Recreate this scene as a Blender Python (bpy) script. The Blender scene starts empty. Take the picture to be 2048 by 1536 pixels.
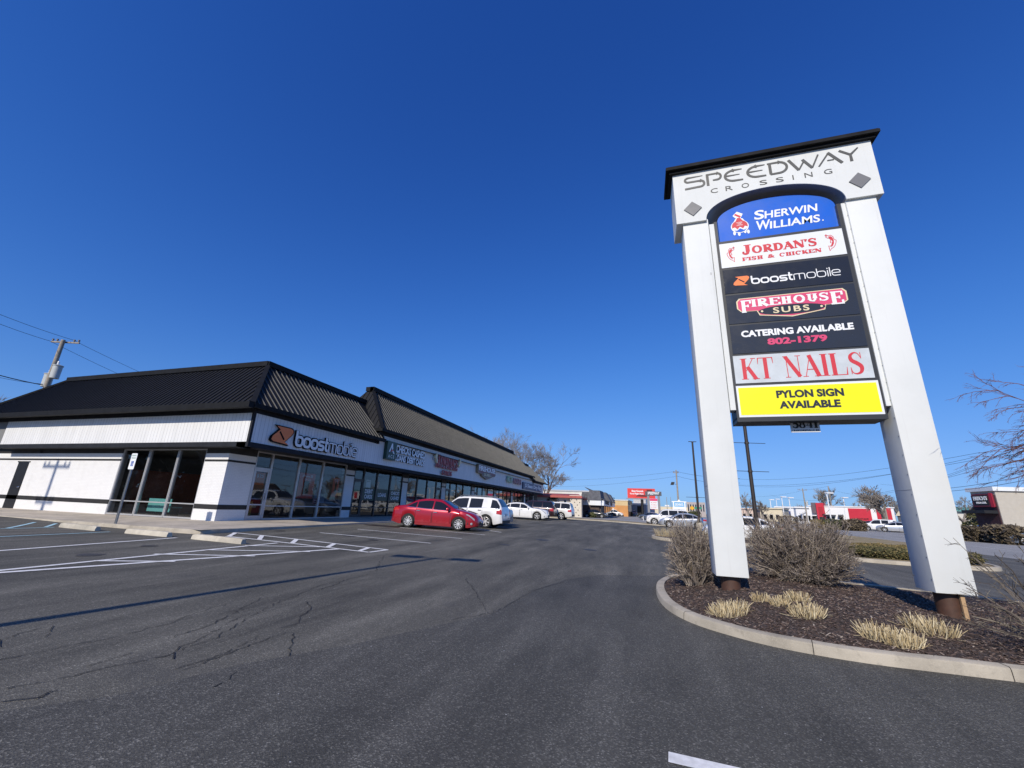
import bpy, bmesh, math, random
from mathutils import Vector, Matrix, noise
import numpy as np

# ----------------------------------------------------------------- camera, world, sun, exposure
SC = bpy.context.scene
COL = SC.collection
random.seed(7)
YAW, PITCH, ROLL, FPX, CAMH = math.radians(17.546), math.radians(16.482), math.radians(2.1935), 826.29, 1.6
_f0 = Vector((-math.sin(YAW), math.cos(YAW), 0)); _r0 = Vector((math.cos(YAW), math.sin(YAW), 0)); _u0 = Vector((0, 0, 1))
FWD = _f0 * math.cos(PITCH) + _u0 * math.sin(PITCH)
_u1 = -_f0 * math.sin(PITCH) + _u0 * math.cos(PITCH)
RGT = _r0 * math.cos(ROLL) + _u1 * math.sin(ROLL)
UPV = -_r0 * math.sin(ROLL) + _u1 * math.cos(ROLL)
cam_d = bpy.data.cameras.new('camera'); cam = bpy.data.objects.new('camera', cam_d); COL.objects.link(cam)
cam_d.sensor_fit = 'HORIZONTAL'; cam_d.sensor_width = 36.0; cam_d.lens = FPX / 2048 * 36.0
cam_d.clip_start = 0.05; cam_d.clip_end = 6000
_m = Matrix((RGT, UPV, -FWD)).transposed().to_4x4(); _m.translation = Vector((0, 0, CAMH)); cam.matrix_world = _m
SC.camera = cam

SUN_EL, SUN_AZ = math.radians(34), math.radians(190.0)     # azimuth clockwise from +Y
w = bpy.data.worlds.new('World'); SC.world = w; w.use_nodes = True
nt = w.node_tree; bg = nt.nodes['Background']
sky = nt.nodes.new('ShaderNodeTexSky'); sky.sky_type = 'NISHITA'; sky.sun_disc = False
sky.sun_elevation = SUN_EL; sky.sun_rotation = SUN_AZ; sky.altitude = 250; sky.air_density = 1.0; sky.dust_density = 0.25; sky.ozone_density = 3.0
hs = nt.nodes.new('ShaderNodeHueSaturation'); hs.inputs['Saturation'].default_value = 1.22; hs.inputs['Value'].default_value = 1.0
nt.links.new(sky.outputs[0], hs.inputs['Color'])
_sp = nt.nodes.new('ShaderNodeSeparateColor'); _cb = nt.nodes.new('ShaderNodeCombineColor'); nt.links.new(hs.outputs[0], _sp.inputs[0])
def _wm(op, a, b):
    nd = nt.nodes.new('ShaderNodeMath'); nd.operation = op
    for i, v in enumerate((a, b)):
        if hasattr(v, 'is_linked'): nt.links.new(v, nd.inputs[i])
        else: nd.inputs[i].default_value = v
    return nd.outputs[0]
for _i, (_a, _k, _g_) in enumerate(((1.66, 4.5, 1.3), (1.98, 2.65, 1.3), (2.75, 1.75, 1.2))):     # grade of the deep clear winter blue
    _y = _wm('POWER', _wm('MULTIPLY', _sp.outputs[_i], .11), _g_)
    nt.links.new(_wm('DIVIDE', _wm('MULTIPLY', _y, _a / .11), _wm('ADD', _wm('MULTIPLY', _y, _k), 1.0)), _cb.inputs[_i])
nt.links.new(_cb.outputs[0], bg.inputs['Color']); bg.inputs['Strength'].default_value = 0.105
sd = bpy.data.lights.new('sun', 'SUN'); so = bpy.data.objects.new('sun', sd); COL.objects.link(so)
sd.energy = 4.2; sd.angle = math.radians(0.53); sd.color = (1.0, 0.92, 0.80)
_sv = Vector((math.sin(SUN_AZ) * math.cos(SUN_EL), math.cos(SUN_AZ) * math.cos(SUN_EL), math.sin(SUN_EL)))
so.rotation_euler = _sv.to_track_quat('Z', 'Y').to_euler(); so.location = (-20, -60, 60)
SC.view_settings.view_transform = 'Standard'; SC.view_settings.look = 'None'
SC.view_settings.exposure = 0.0; SC.view_settings.gamma = 1.0
SC.render.engine = 'CYCLES'
SC.cycles.max_bounces = 8; SC.cycles.transparent_max_bounces = 16

# ----------------------------------------------------------------- terrain height and a surveyor's helper
def lerp_t(x, xs, ys):
    if x <= xs[0]: return ys[0]
    for i in range(len(xs) - 1):
        if x <= xs[i + 1]:
            t = (x - xs[i]) / (xs[i + 1] - xs[i]); return ys[i] + (ys[i + 1] - ys[i]) * t
    return ys[-1]
def sstep(t):
    t = min(1, max(0, t)); return t * t * (3 - 2 * t)
def G0(x, y):
    """height of the ground: the lot rises gently towards the shops"""
    fx = 1 - sstep((x + 4) / 10)
    zy = lerp_t(y, [0, 40, 60, 90], [0, .29, .22, 0.0])
    zx = -.0194 * (min(18.5, -min(x, 0)) * -1) * lerp_t(y, [60, 100], [1, .1])
    dip = -.11 * math.exp(-((x + 18.5) ** 2 + (y - 11) ** 2) / 18.0)
    return zx + zy * (.35 + .65 * fx) + dip
_GC = {}
def _g(i, j):
    k = (i, j)
    if k not in _GC: _GC[k] = G0(i, j)
    return _GC[k]
def G(x, y):
    """the same height as the one metre grid of the paving mesh"""
    i, j = math.floor(x), math.floor(y); u, v = x - i, y - j
    return _g(i, j) * (1 - u) * (1 - v) + _g(i + 1, j) * u * (1 - v) + _g(i, j + 1) * (1 - u) * v + _g(i + 1, j + 1) * u * v
def ray(px, py):
    return FWD * FPX + RGT * (px - 1024) - UPV * (py - 768)
def gp(px, py, dz=0.0):
    """point of the ground seen along a sight line (survey of the markings)"""
    d = ray(px, py); lo, hi = 0.0, 400.0 / max(1e-6, Vector((d.x, d.y)).length)
    t = 0; step = hi / 4000
    while t < hi:
        t2 = t + step * (1 + 20 * t / hi)
        p = d * t2
        if CAMH + p.z < G(p.x, p.y) + dz:
            for _ in range(30):
                m = (t + t2) / 2; p = d * m
                if CAMH + p.z < G(p.x, p.y) + dz: t2 = m
                else: t = m
            p = d * t2
            return Vector((p.x, p.y, CAMH + p.z))
        t = t2
    p = d * hi; return Vector((p.x, p.y, G(p.x, p.y)))
def at(px, py, D):
    """point on a sight line at horizontal distance D"""
    d = ray(px, py); t = D / math.hypot(d.x, d.y); return Vector((d.x * t, d.y * t, CAMH + d.z * t))

# ----------------------------------------------------------------- mesh helper
class MB:
    def __init__(s): s.v = []; s.f = []; s.m = []
    def quad(s, a, b, c, d, m=0):
        n = len(s.v); s.v += [tuple(a), tuple(b), tuple(c), tuple(d)]; s.f.append((n, n + 1, n + 2, n + 3)); s.m.append(m); return s
    def poly(s, pts, m=0):
        n = len(s.v); s.v += [tuple(p) for p in pts]; s.f.append(tuple(range(n, n + len(pts)))); s.m.append(m); return s
    def box(s, x0, x1, y0, y1, z0, z1, m=0):
        if x0 > x1: x0, x1 = x1, x0
        if y0 > y1: y0, y1 = y1, y0
        n = len(s.v)
        s.v += [(x0, y0, z0), (x1, y0, z0), (x1, y1, z0), (x0, y1, z0), (x0, y0, z1), (x1, y0, z1), (x1, y1, z1), (x0, y1, z1)]
        for f in ((0, 3, 2, 1), (4, 5, 6, 7), (0, 1, 5, 4), (1, 2, 6, 5), (2, 3, 7, 6), (3, 0, 4, 7)):
            s.f.append(tuple(n + i for i in f)); s.m.append(m)
        return s
    def obox(s, c, ax, ay, az, m=0):
        """oriented box: centre, half axes"""
        c, ax, ay, az = Vector(c), Vector(ax), Vector(ay), Vector(az); n = len(s.v)
        for k in (-1, 1):
            for (i, j) in ((-1, -1), (1, -1), (1, 1), (-1, 1)): s.v.append(tuple(c + ax * i + ay * j + az * k))
        for f in ((0, 3, 2, 1), (4, 5, 6, 7), (0, 1, 5, 4), (1, 2, 6, 5), (2, 3, 7, 6), (3, 0, 4, 7)):
            s.f.append(tuple(n + i for i in f)); s.m.append(m)
        return s
    def prism(s, pts, ext, m=0, caps=True):
        """polygon pts (3d) extruded along ext"""
        n = len(s.v); k = len(pts); e = Vector(ext)
        s.v += [tuple(p) for p in pts] + [tuple(Vector(p) + e) for p in pts]
        if caps:
            s.f.append(tuple(range(n + k - 1, n - 1, -1))); s.m.append(m)
            s.f.append(tuple(range(n + k, n + 2 * k))); s.m.append(m)
        for i in range(k):
            j = (i + 1) % k; s.f.append((n + i, n + j, n + k + j, n + k + i)); s.m.append(m)
        return s
    def tube(s, pts, rad, sides=6, m=0, cap=True):
        pts = [Vector(p) for p in pts]
        if not isinstance(rad, (list, tuple)): rad = [rad] * len(pts)
        n0 = len(s.v); prev = None
        for i, p in enumerate(pts):
            t = (pts[min(i + 1, len(pts) - 1)] - pts[max(i - 1, 0)])
            if t.length < 1e-9: t = Vector((0, 0, 1))
            t.normalize()
            if prev is None:
                a = t.cross(Vector((0, 0, 1)))
                if a.length < 1e-3: a = t.cross(Vector((1, 0, 0)))
            else: a = prev - t * prev.dot(t)
            if a.length < 1e-6: a = t.orthogonal()
            a.normalize(); prev = a; b = t.cross(a)
            for k in range(sides):
                an = 2 * math.pi * k / sides
                s.v.append(tuple(p + (a * math.cos(an) + b * math.sin(an)) * rad[i]))
        for i in range(len(pts) - 1):
            for k in range(sides):
                k2 = (k + 1) % sides; o = n0 + i * sides
                s.f.append((o + k, o + k2, o + sides + k2, o + sides + k)); s.m.append(m)
        if cap and sides > 2:
            s.f.append(tuple(n0 + k for k in range(sides - 1, -1, -1))); s.m.append(m)
            o = n0 + (len(pts) - 1) * sides; s.f.append(tuple(o + k for k in range(sides))); s.m.append(m)
        return s
    def lathe(s, c, axis, prof, sides=20, m=0, closed=False):
        """prof: (distance along axis, radius)"""
        c = Vector(c); ax = Vector(axis).normalized(); a = ax.orthogonal().normalized(); b = ax.cross(a); n0 = len(s.v)
        for (h, r) in prof:
            for k in range(sides):
                an = 2 * math.pi * k / sides; s.v.append(tuple(c + ax * h + (a * math.cos(an) + b * math.sin(an)) * r))
        for i in range(len(prof) - 1):
            for k in range(sides):
                k2 = (k + 1) % sides; o = n0 + i * sides
                s.f.append((o + k, o + k2, o + sides + k2, o + sides + k)); s.m.append(m)
        if not closed:
            s.f.append(tuple(n0 + k for k in range(sides - 1, -1, -1))); s.m.append(m)
            o = n0 + (len(prof) - 1) * sides; s.f.append(tuple(o + k for k in range(sides))); s.m.append(m)
        return s
    def grid(s, fn, nu, nv, m=0):
        n = len(s.v)
        for i in range(nu + 1):
            for j in range(nv + 1): s.v.append(tuple(fn(i / nu, j / nv)))
        for i in range(nu):
            for j in range(nv):
                a = n + i * (nv + 1) + j; s.f.append((a, a + nv + 1, a + nv + 2, a + 1)); s.m.append(m)
        return s
    def ribbon(s, pts, w, O, U, V, Nn, lift=0.0, ext=0.0, closed=False, m=0):
        """flat band along 2d pts (u,v) in a plane; w number or list"""
        n = len(pts); P = [Vector((p[0], p[1], 0)) for p in pts]
        if not isinstance(w, (list, tuple)): w = [w] * n
        elif len(w) != n: w = [w[min(len(w) - 1, round(i * (len(w) - 1) / max(1, n - 1)))] for i in range(n)]
        L = []; R_ = []
        for i in range(n):
            if closed: a, b = P[(i - 1) % n], P[(i + 1) % n]
            else: a, b = P[max(i - 1, 0)], P[min(i + 1, n - 1)]
            t = (b - a)
            if t.length < 1e-9: t = Vector((1, 0, 0))
            t.normalize(); nn = Vector((-t.y, t.x, 0)); k = 1.0
            if 0 < i < n - 1 or closed:
                t1 = (P[i] - a).normalized(); k = 1 / max(.5, abs(nn.dot(Vector((-t1.y, t1.x, 0)))))
            L.append(P[i] + nn * w[i] * .5 * k); R_.append(P[i] - nn * w[i] * .5 * k)
        mp = lambda q, h: tuple(O + U * q.x + V * q.y + Nn * h)
        rng = range(n if closed else n - 1)
        for i in rng:
            j = (i + 1) % n
            s.quad(mp(R_[i], lift + ext), mp(R_[j], lift + ext), mp(L[j], lift + ext), mp(L[i], lift + ext), m)
            if ext > 0:
                s.quad(mp(R_[i], lift), mp(R_[j], lift), mp(R_[j], lift + ext), mp(R_[i], lift + ext), m)
                s.quad(mp(L[j], lift), mp(L[i], lift), mp(L[i], lift + ext), mp(L[j], lift + ext), m)
        if ext > 0 and not closed:
            for i, q in ((0, -1), (n - 1, 1)):
                a, b = (L[i], R_[i]) if q < 0 else (R_[i], L[i])
                s.quad(mp(a, lift), mp(b, lift), mp(b, lift + ext), mp(a, lift + ext), m)
        return s

def root_offset(o):
    v = Vector((0, 0, 0))
    while o is not None: v += o.location; o = o.parent
    return v
def obj(name, mb, mat, parent=None, world=True, smooth=None, label=None):
    me = bpy.data.meshes.new(name)
    off = root_offset(parent) if (parent and world) else Vector((0, 0, 0))
    vs = [(a - off.x, b - off.y, c - off.z) for a, b, c in mb.v] if off.length > 0 else mb.v
    me.from_pydata(vs, [], mb.f)
    mats = mat if isinstance(mat, (list, tuple)) else [mat]
    for mm in mats: me.materials.append(mm)
    if len(mats) > 1: me.polygons.foreach_set('material_index', mb.m)
    if smooth is not None:
        me.polygons.foreach_set('use_smooth', [True] * len(me.polygons))
        if smooth < 180:
            me.set_sharp_from_angle(angle=math.radians(smooth))
    me.validate(); me.update()
    o = bpy.data.objects.new(name, me); COL.objects.link(o)
    if parent: o.parent = parent
    if label: o['label'] = label
    return o
def recalc(o):
    bm = bmesh.new(); bm.from_mesh(o.data); bmesh.ops.recalc_face_normals(bm, faces=bm.faces); bm.to_mesh(o.data); bm.free(); return o
def tag(o, label, cat, group=None):
    o['label'] = label; o['category'] = cat
    if group: o['group'] = group
    return o
def thing(name, label, cat, loc=(0, 0, 0), rotz=0.0, group=None):
    o = bpy.data.objects.new(name, None); COL.objects.link(o); o.location = loc; o.rotation_euler = (0, 0, rotz)
    o.empty_display_size = .3
    return tag(o, label, cat, group)
def struct(name, mb, mat, kind='structure', smooth=None):
    o = obj(name, mb, mat, smooth=smooth); o['kind'] = kind; return o
def dup(root, loc, rotz, label, group=None):
    r = root.copy(); COL.objects.link(r); r.location = loc; r.rotation_euler = (0, 0, rotz); r['label'] = label
    if group: r['group'] = group
    for ch in list(root.children):
        c = ch.copy(); COL.objects.link(c); c.parent = r
        for g in ch.children:
            d = g.copy(); COL.objects.link(d); d.parent = c
    return r

# ----------------------------------------------------------------- materials
MATS = {}
class NT:
    """tiny node builder"""
    def __init__(s, name):
        s.mat = bpy.data.materials.new(name); s.mat.use_nodes = True; s.t = s.mat.node_tree; s.b = s.t.nodes['Principled BSDF']; s.o = s.t.nodes['Material Output']
    def n(s, typ, **kw):
        nd = s.t.nodes.new(typ)
        for k, v in kw.items():
            if k.startswith('_'): setattr(nd, k[1:], v)
            else: nd.inputs[k.replace('__', ' ')].default_value = v
        return nd
    def l(s, a, b): s.t.links.new(a, b)
    def coord(s, scale=(1, 1, 1), obj=True, rot=(0, 0, 0)):
        if obj: src = s.n('ShaderNodeTexCoord').outputs['Object']
        else: src = s.n('ShaderNodeNewGeometry').outputs['Position']
        mp = s.n('ShaderNodeMapping'); mp.inputs['Scale'].default_value = scale; mp.inputs['Rotation'].default_value = rot
        s.l(src, mp.inputs[0]); return mp.outputs[0]
    def noise(s, vec, scale, detail=4, rough=.55):
        nd = s.n('ShaderNodeTexNoise'); nd.inputs['Scale'].default_value = scale; nd.inputs['Detail'].default_value = detail; nd.inputs['Roughness'].default_value = rough
        s.l(vec, nd.inputs['Vector']); return nd.outputs[0]
    def ramp(s, fac, stops, interp='LINEAR'):
        nd = s.n('ShaderNodeValToRGB'); cr = nd.color_ramp; cr.interpolation = interp
        while len(cr.elements) < len(stops): cr.elements.new(.5)
        for e, (p, c) in zip(cr.elements, stops):
            e.position = p; e.color = (c[0], c[1], c[2], 1) if isinstance(c, (tuple, list)) else (c, c, c, 1)
        s.l(fac, nd.inputs[0]); return nd.outputs[0]
    def mix(s, a, b, fac, mode='MIX'):
        nd = s.n('ShaderNodeMix', _data_type='RGBA', _blend_type=mode)
        for sock, v in ((nd.inputs[6], a), (nd.inputs[7], b), (nd.inputs[0], fac)):
            if hasattr(v, 'is_linked'): s.l(v, sock)
            elif isinstance(v, (tuple, list)): sock.default_value = (v[0], v[1], v[2], 1)
            else: sock.default_value = v
        return nd.outputs[2]
    def math(s, op, a, b=None):
        nd = s.n('ShaderNodeMath', _operation=op)
        for i, v in enumerate((a, b)):
            if v is None: continue
            if hasattr(v, 'is_linked'): s.l(v, nd.inputs[i])
            else: nd.inputs[i].default_value = v
        return nd.outputs[0]
    def bump(s, h, strength=.3, dist=.01):
        nd = s.n('ShaderNodeBump'); nd.inputs['Strength'].default_value = strength; nd.inputs['Distance'].default_value = dist
        s.l(h, nd.inputs['Height']); s.l(nd.outputs[0], s.b.inputs['Normal']); return nd
    def col(s, c):
        if hasattr(c, 'is_linked'): s.l(c, s.b.inputs['Base Color'])
        else: s.b.inputs['Base Color'].default_value = (c[0], c[1], c[2], 1)
    def set(s, **kw):
        for k, v in kw.items():
            sock = s.b.inputs[k.replace('__', ' ')]
            if hasattr(v, 'is_linked'): s.l(v, sock)
            else: sock.default_value = v
        return s
def plain(name, c, rough=.5, metal=0.0, var=.12, scale=3.0, coat=0.0, spec=None, bump=0.0, bscale=60):
    """paint-like surface with slight dirt variation"""
    if name in MATS: return MATS[name]
    t = NT(name); v = t.coord(obj=False)
    if var > 0:
        nz = t.noise(v, scale, 6, .6)
        lo = tuple(x * (1 - var) for x in c); hi = tuple(min(1, x * (1 + var * .5)) for x in c)
        t.col(t.ramp(nz, [(.3, lo), (.7, hi)]))
        t.set(Roughness=t.ramp(nz, [(.3, min(1, rough + .08)), (.7, max(0, rough - .05))]))
    else: t.col(c); t.set(Roughness=rough)
    t.set(Metallic=metal, Coat__Weight=coat, Coat__Roughness=.05)
    if spec is not None: t.set(Specular__IOR__Level=spec)
    if bump > 0: t.bump(t.noise(v, bscale, 3), bump, .004)
    MATS[name] = t.mat; return t.mat
def paint(name, c, metal=.0, rough=.28):
    if name in MATS: return MATS[name]
    t = NT(name); v = t.coord(obj=True)
    nz = t.noise(v, 1.3, 5, .6); fl = t.noise(v, 260, 2)
    base = t.mix(tuple(x * .86 for x in c), c, t.ramp(nz, [(.35, 0.0), (.65, 1.0)]))
    base = t.mix(base, tuple(min(1, x * 1.25 + .01) for x in c), t.math('MULTIPLY', fl, .35 if metal else .08))
    # road dust low on the sides
    sep = t.n('ShaderNodeSeparateXYZ'); t.l(t.n('ShaderNodeTexCoord').outputs['Object'], sep.inputs[0])
    dn = t.math('ADD', sep.outputs[2], t.math('MULTIPLY', t.noise(v, 5, 5), .5))
    dust = t.ramp(dn, [(.42, .55), (.75, 0.0)])
    base = t.mix(base, (.20, .18, .16), t.math('MULTIPLY', dust, .28))
    t.col(base); t.set(Metallic=metal, Roughness=t.ramp(dust, [(0, rough), (1, .6)]), Coat__Weight=.9, Coat__Roughness=.04)
    MATS[name] = t.mat; return t.mat
def glass_mat(name, tint=(.02, .025, .03), trans=.0, rough=.02, refl=1.0):
    """window glass: fresnel mirror over a see-through (trans) or dark body"""
    if name in MATS: return MATS[name]
    t = NT(name); t.t.nodes.remove(t.b)
    fr = t.n('ShaderNodeFresnel'); fr.inputs['IOR'].default_value = 1.52
    wv = t.noise(t.coord(obj=False), .7, 2); bp_ = t.n('ShaderNodeBump'); bp_.inputs['Strength'].default_value = .05; bp_.inputs['Distance'].default_value = .05; t.l(wv, bp_.inputs['Height'])
    gl = t.n('ShaderNodeBsdfGlossy'); gl.inputs['Roughness'].default_value = rough; gl.inputs['Color'].default_value = (.95, .98, 1, 1); t.l(bp_.outputs[0], gl.inputs['Normal'])
    tr = t.n('ShaderNodeBsdfTransparent'); tr.inputs['Color'].default_value = (*[.25 + .6 * trans] * 3, 1)
    df = t.n('ShaderNodeBsdfDiffuse'); df.inputs['Color'].default_value = (*tint, 1)
    m1 = t.n('ShaderNodeMixShader'); m1.inputs[0].default_value = trans; t.l(df.outputs[0], m1.inputs[1]); t.l(tr.outputs[0], m1.inputs[2])
    m2 = t.n('ShaderNodeMixShader'); t.l(t.math('MINIMUM', t.math('MULTIPLY', fr.outputs[0], refl), .92), m2.inputs[0]); t.l(m1.outputs[0], m2.inputs[1]); t.l(gl.outputs[0], m2.inputs[2])
    t.l(m2.outputs[0], t.o.inputs['Surface']); MATS[name] = t.mat; return t.mat

def asphalt_mat(name, c0, c1, spec_amt=.6, wear=.5, tint_band=True):
    t = NT(name); v = t.coord(obj=False)
    big = t.noise(v, .22, 6, .6); mid = t.noise(t.coord((1.7, .28, 1), obj=False, rot=(0, 0, .5)), .8, 7, .65)
    agg = t.n('ShaderNodeTexVoronoi'); agg.inputs['Scale'].default_value = 95; t.l(v, agg.inputs['Vector'])
    fine = t.noise(v, 130, 4, .7)
    c = t.mix(c0, c1, t.ramp(big, [(.34, 0.0), (.66, 1.0)]))
    c = t.mix(c, tuple(x * 1.55 for x in c1), t.math('MULTIPLY', t.ramp(mid, [(.5, 0.0), (.72, 1.0)]), wear))
    c = t.mix(c, tuple(x * .45 for x in c0), t.math('MULTIPLY', t.ramp(mid, [(.28, 1.0), (.46, 0.0)]), wear))
    sp = t.n('ShaderNodeSeparateColor'); t.l(agg.outputs['Color'], sp.inputs[0])
    stone = t.ramp(sp.outputs[0], [(.0, .55), (.75, 1.05), (.93, 1.9), (1.0, 2.9)])
    c = t.mix(c, stone, spec_amt, 'MULTIPLY')
    white = t.n('ShaderNodeTexVoronoi'); white.inputs['Scale'].default_value = 9.0; t.l(v, white.inputs['Vector'])
    sp2 = t.n('ShaderNodeSeparateColor'); t.l(white.outputs['Color'], sp2.inputs[0])
    dot = t.math('MULTIPLY', t.math('LESS_THAN', white.outputs['Distance'], .055), t.math('GREATER_THAN', sp2.outputs[1], .80))
    c = t.mix(c, (.55, .55, .55), t.math('MULTIPLY', dot, .8))
    st = t.noise(v, .55, 3, .5); st2 = t.ramp(st, [(.66, 0.0), (.73, 1.0)])
    c = t.mix(c, (.05, .05, .05), t.math('MULTIPLY', st2, .4))
    t.col(c); t.set(Roughness=t.ramp(fine, [(.3, .95), (.7, .72)]), Specular__IOR__Level=.35)
    h = t.math('ADD', t.math('MULTIPLY', agg.outputs['Distance'], .9), t.math('MULTIPLY', fine, .7))
    t.bump(h, .55, .006)
    return t.mat
M_ASPH = asphalt_mat('weathered_asphalt', (.083, .0785, .065), (.122, .115, .095), .6, .8)
M_SEAL = asphalt_mat('fresh_asphalt', (.060, .058, .0505), (.096, .092, .080), .75, .6)
M_ROAD = asphalt_mat('road_asphalt', (.25, .245, .23), (.33, .32, .30), .35, .25)
def concrete_mat(name, c, stain=.5, joint=None):
    t = NT(name); v = t.coord(obj=False); a = t.noise(v, 1.1, 7, .65); b = t.noise(v, 9, 5, .7); f = t.noise(v, 70, 3)
    cc = t.mix(tuple(x * .62 for x in c), c, t.ramp(a, [(.32, 0.0), (.58, 1.0)]))
    cc = t.mix(cc, tuple(x * .5 for x in c), t.math('MULTIPLY', t.ramp(b, [(.55, 0.0), (.75, 1.0)]), stain))
    cc = t.mix(cc, tuple(min(1, x * 1.2) for x in c), t.math('MULTIPLY', t.ramp(f, [(.55, 0.0), (.8, 1.0)]), .5))
    if joint:
        sp = t.n('ShaderNodeSeparateXYZ'); t.l(t.n('ShaderNodeNewGeometry').outputs['Position'], sp.inputs[0])
        for ax, per in joint:
            fr = t.math('FRACT', t.math('DIVIDE', sp.outputs[ax], per)); ln = t.math('LESS_THAN', fr, .012)
            cc = t.mix(cc, tuple(x * .3 for x in c), ln)
    t.col(cc); t.set(Roughness=.9); t.bump(t.math('ADD', b, f), .35, .006)
    return t.mat
M_CURB = concrete_mat('curb_concrete', (.46, .41, .325), .75)
M_WALK = concrete_mat('walk_concrete', (.50, .435, .345), .5, [(1, 1.8), (0, 1.8)])
M_STOP = concrete_mat('stop_concrete', (.58, .53, .43), .35)
def brick_mat():
    t = NT('painted_brick'); sp = t.n('ShaderNodeSeparateXYZ'); t.l(t.n('ShaderNodeNewGeometry').outputs['Position'], sp.inputs[0])
    xy = t.math('ADD', sp.outputs[0], sp.outputs[1]); cb = t.n('ShaderNodeCombineXYZ'); t.l(xy, cb.inputs[0]); t.l(sp.outputs[2], cb.inputs[1])
    br = t.n('ShaderNodeTexBrick'); br.inputs['Scale'].default_value = 1.0; br.inputs['Brick Width'].default_value = .203; br.inputs['Row Height'].default_value = .0677; br.inputs['Mortar Size'].default_value = .007
    br.inputs['Color1'].default_value = (.79, .785, .765, 1); br.inputs['Color2'].default_value = (.76, .755, .74, 1); br.inputs['Mortar'].default_value = (.68, .675, .66, 1)
    t.l(cb.outputs[0], br.inputs['Vector']); nz = t.noise(t.coord(obj=False), 2.2, 6)
    t.col(t.mix(br.outputs[0], (.55, .54, .52), t.math('MULTIPLY', t.ramp(nz, [(.5, 0.0), (.8, 1.0)]), .35))); t.set(Roughness=.75)
    t.bump(t.math('SUBTRACT', 1.0, br.outputs['Fac']), .3, .006); return t.mat
M_BRICK = brick_mat()
def siding_mat():
    t = NT('grooved_siding'); sp = t.n('ShaderNodeSeparateXYZ'); t.l(t.n('ShaderNodeNewGeometry').outputs['Position'], sp.inputs[0])
    xy = t.math('ADD', sp.outputs[0], sp.outputs[1]); fr = t.math('FRACT', t.math('DIVIDE', xy, .203)); g = t.math('LESS_THAN', fr, .07)
    nz = t.noise(t.coord((3, 3, .3), obj=False), 1.2, 5)
    c = t.ramp(nz, [(.3, (.70, .70, .69)), (.7, (.80, .80, .79))])
    t.col(t.mix(c, (.42, .42, .42), g)); t.set(Roughness=.6); t.bump(t.math('SUBTRACT', 1.0, g), .6, .008); return t.mat
M_SIDING = siding_mat()
M_BLACK = plain('black_trim', (.009, .0095, .011), .7, var=.35, spec=.22)
M_BAND = plain('black_band', (.017, .016, .016), .65, var=.35, bump=.2)
M_ROOFP = plain('dark_roof_panel', (.012, .012, .013), .6, var=.35, scale=1.2, spec=.25)
M_RIB = plain('sheen_lightened_rib', (.118, .117, .111), .5, var=.25, scale=2.0)  # front ribs' colour lightened to carry the sunlit sheen of their sides
M_RIBD = plain('dark_roof_rib', (.022, .022, .025), .45, var=.3)
M_ALU = plain('window_aluminium', (.52, .52, .52), .4, metal=.4, var=.12)
M_ALUD = plain('dark_mullion', (.05, .052, .058), .4, metal=.3, var=.2)
def stucco_mat():
    t = NT('streaked_white_stucco'); v = t.coord(obj=False); st = t.noise(t.coord((9, 9, .25), obj=False), 1.6, 6, .65); bl = t.noise(v, 1.1, 6, .6); fn = t.noise(v, 160, 3)
    c = t.mix((.73, .745, .725), (.685, .70, .68), t.ramp(bl, [(.35, 1.0), (.62, 0.0)])); c = t.mix(c, (.45, .45, .43), t.math('MULTIPLY', t.ramp(st, [(.56, 0.0), (.78, 1.0)]), .25))
    sc_ = t.n('ShaderNodeTexVoronoi'); sc_.inputs['Scale'].default_value = 2.3; t.l(t.coord((1, 1, .5), obj=False, rot=(.3, .7, .2)), sc_.inputs['Vector']); sp = t.n('ShaderNodeSeparateColor'); t.l(sc_.outputs['Color'], sp.inputs[0])
    dd = t.math('MULTIPLY', t.math('LESS_THAN', sc_.outputs['Distance'], .045), t.math('GREATER_THAN', sp.outputs[0], .55)); c = t.mix(c, (.40, .40, .38), t.math('MULTIPLY', dd, .6))
    t.col(c); t.set(Roughness=.75); t.bump(t.math('ADD', fn, t.math('MULTIPLY', bl, 2.0)), .35, .004); return t.mat
M_WHITE = stucco_mat(); _unused = plain('white_stucco', (.70, .72, .705), .7, var=.07, scale=1.5, bump=.25, bscale=90)
M_GREYP = plain('grey_paint', (.17, .17, .175), .5, var=.12)
M_GREYL = plain('lettering_grey', (.085, .085, .08), .5, var=.12)
M_PIPE = plain('rusty_pipe', (.085, .042, .028), .55, var=.4, scale=8)
M_BLACKP = plain('black_panel', (.018, .02, .028), .25, var=.25, scale=4)
M_SLATE = plain('slate_panel', (.03, .034, .045), .25, var=.2, scale=4)
M_WPANEL = plain('white_panel', (.78, .80, .80), .35, var=.05)
M_PPANEL = plain('pale_panel', (.58, .62, .64), .4, var=.12, scale=5)
M_YELLOW = plain('yellow_panel', (.90, .86, .0), .45, var=.03)
M_BLUE = plain('blue_panel', (.008, .12, .62), .35, var=.08)
M_RED = plain('sign_red', (.62, .035, .05), .45, var=.1)
M_PINK = plain('faded_pink', (.68, .055, .16), .45, var=.08)
M_CREAM = plain('cream_paint', (.78, .66, .42), .5, var=.08)
M_WLET = plain('white_letter', (.85, .86, .86), .4, var=.05)
M_NAVY = plain('navy_letter', (.01, .016, .03), .5, var=.1)
M_ORANGE = plain('orange_face', (.92, .22, .05), .4, var=.08)
M_GREEN = plain('deep_green_panel', (.012, .05, .035), .4, var=.15)
M_STEEL = plain('galvanised_steel', (.30, .31, .32), .4, metal=.7, var=.25, scale=12)
M_BRONZE = plain('bronze_pole', (.05, .04, .035), .45, metal=.3, var=.25)
M_WOOD = plain('weathered_pole_wood', (.34, .30, .245), .9, var=.35, scale=7, bump=.5, bscale=30)
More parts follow.
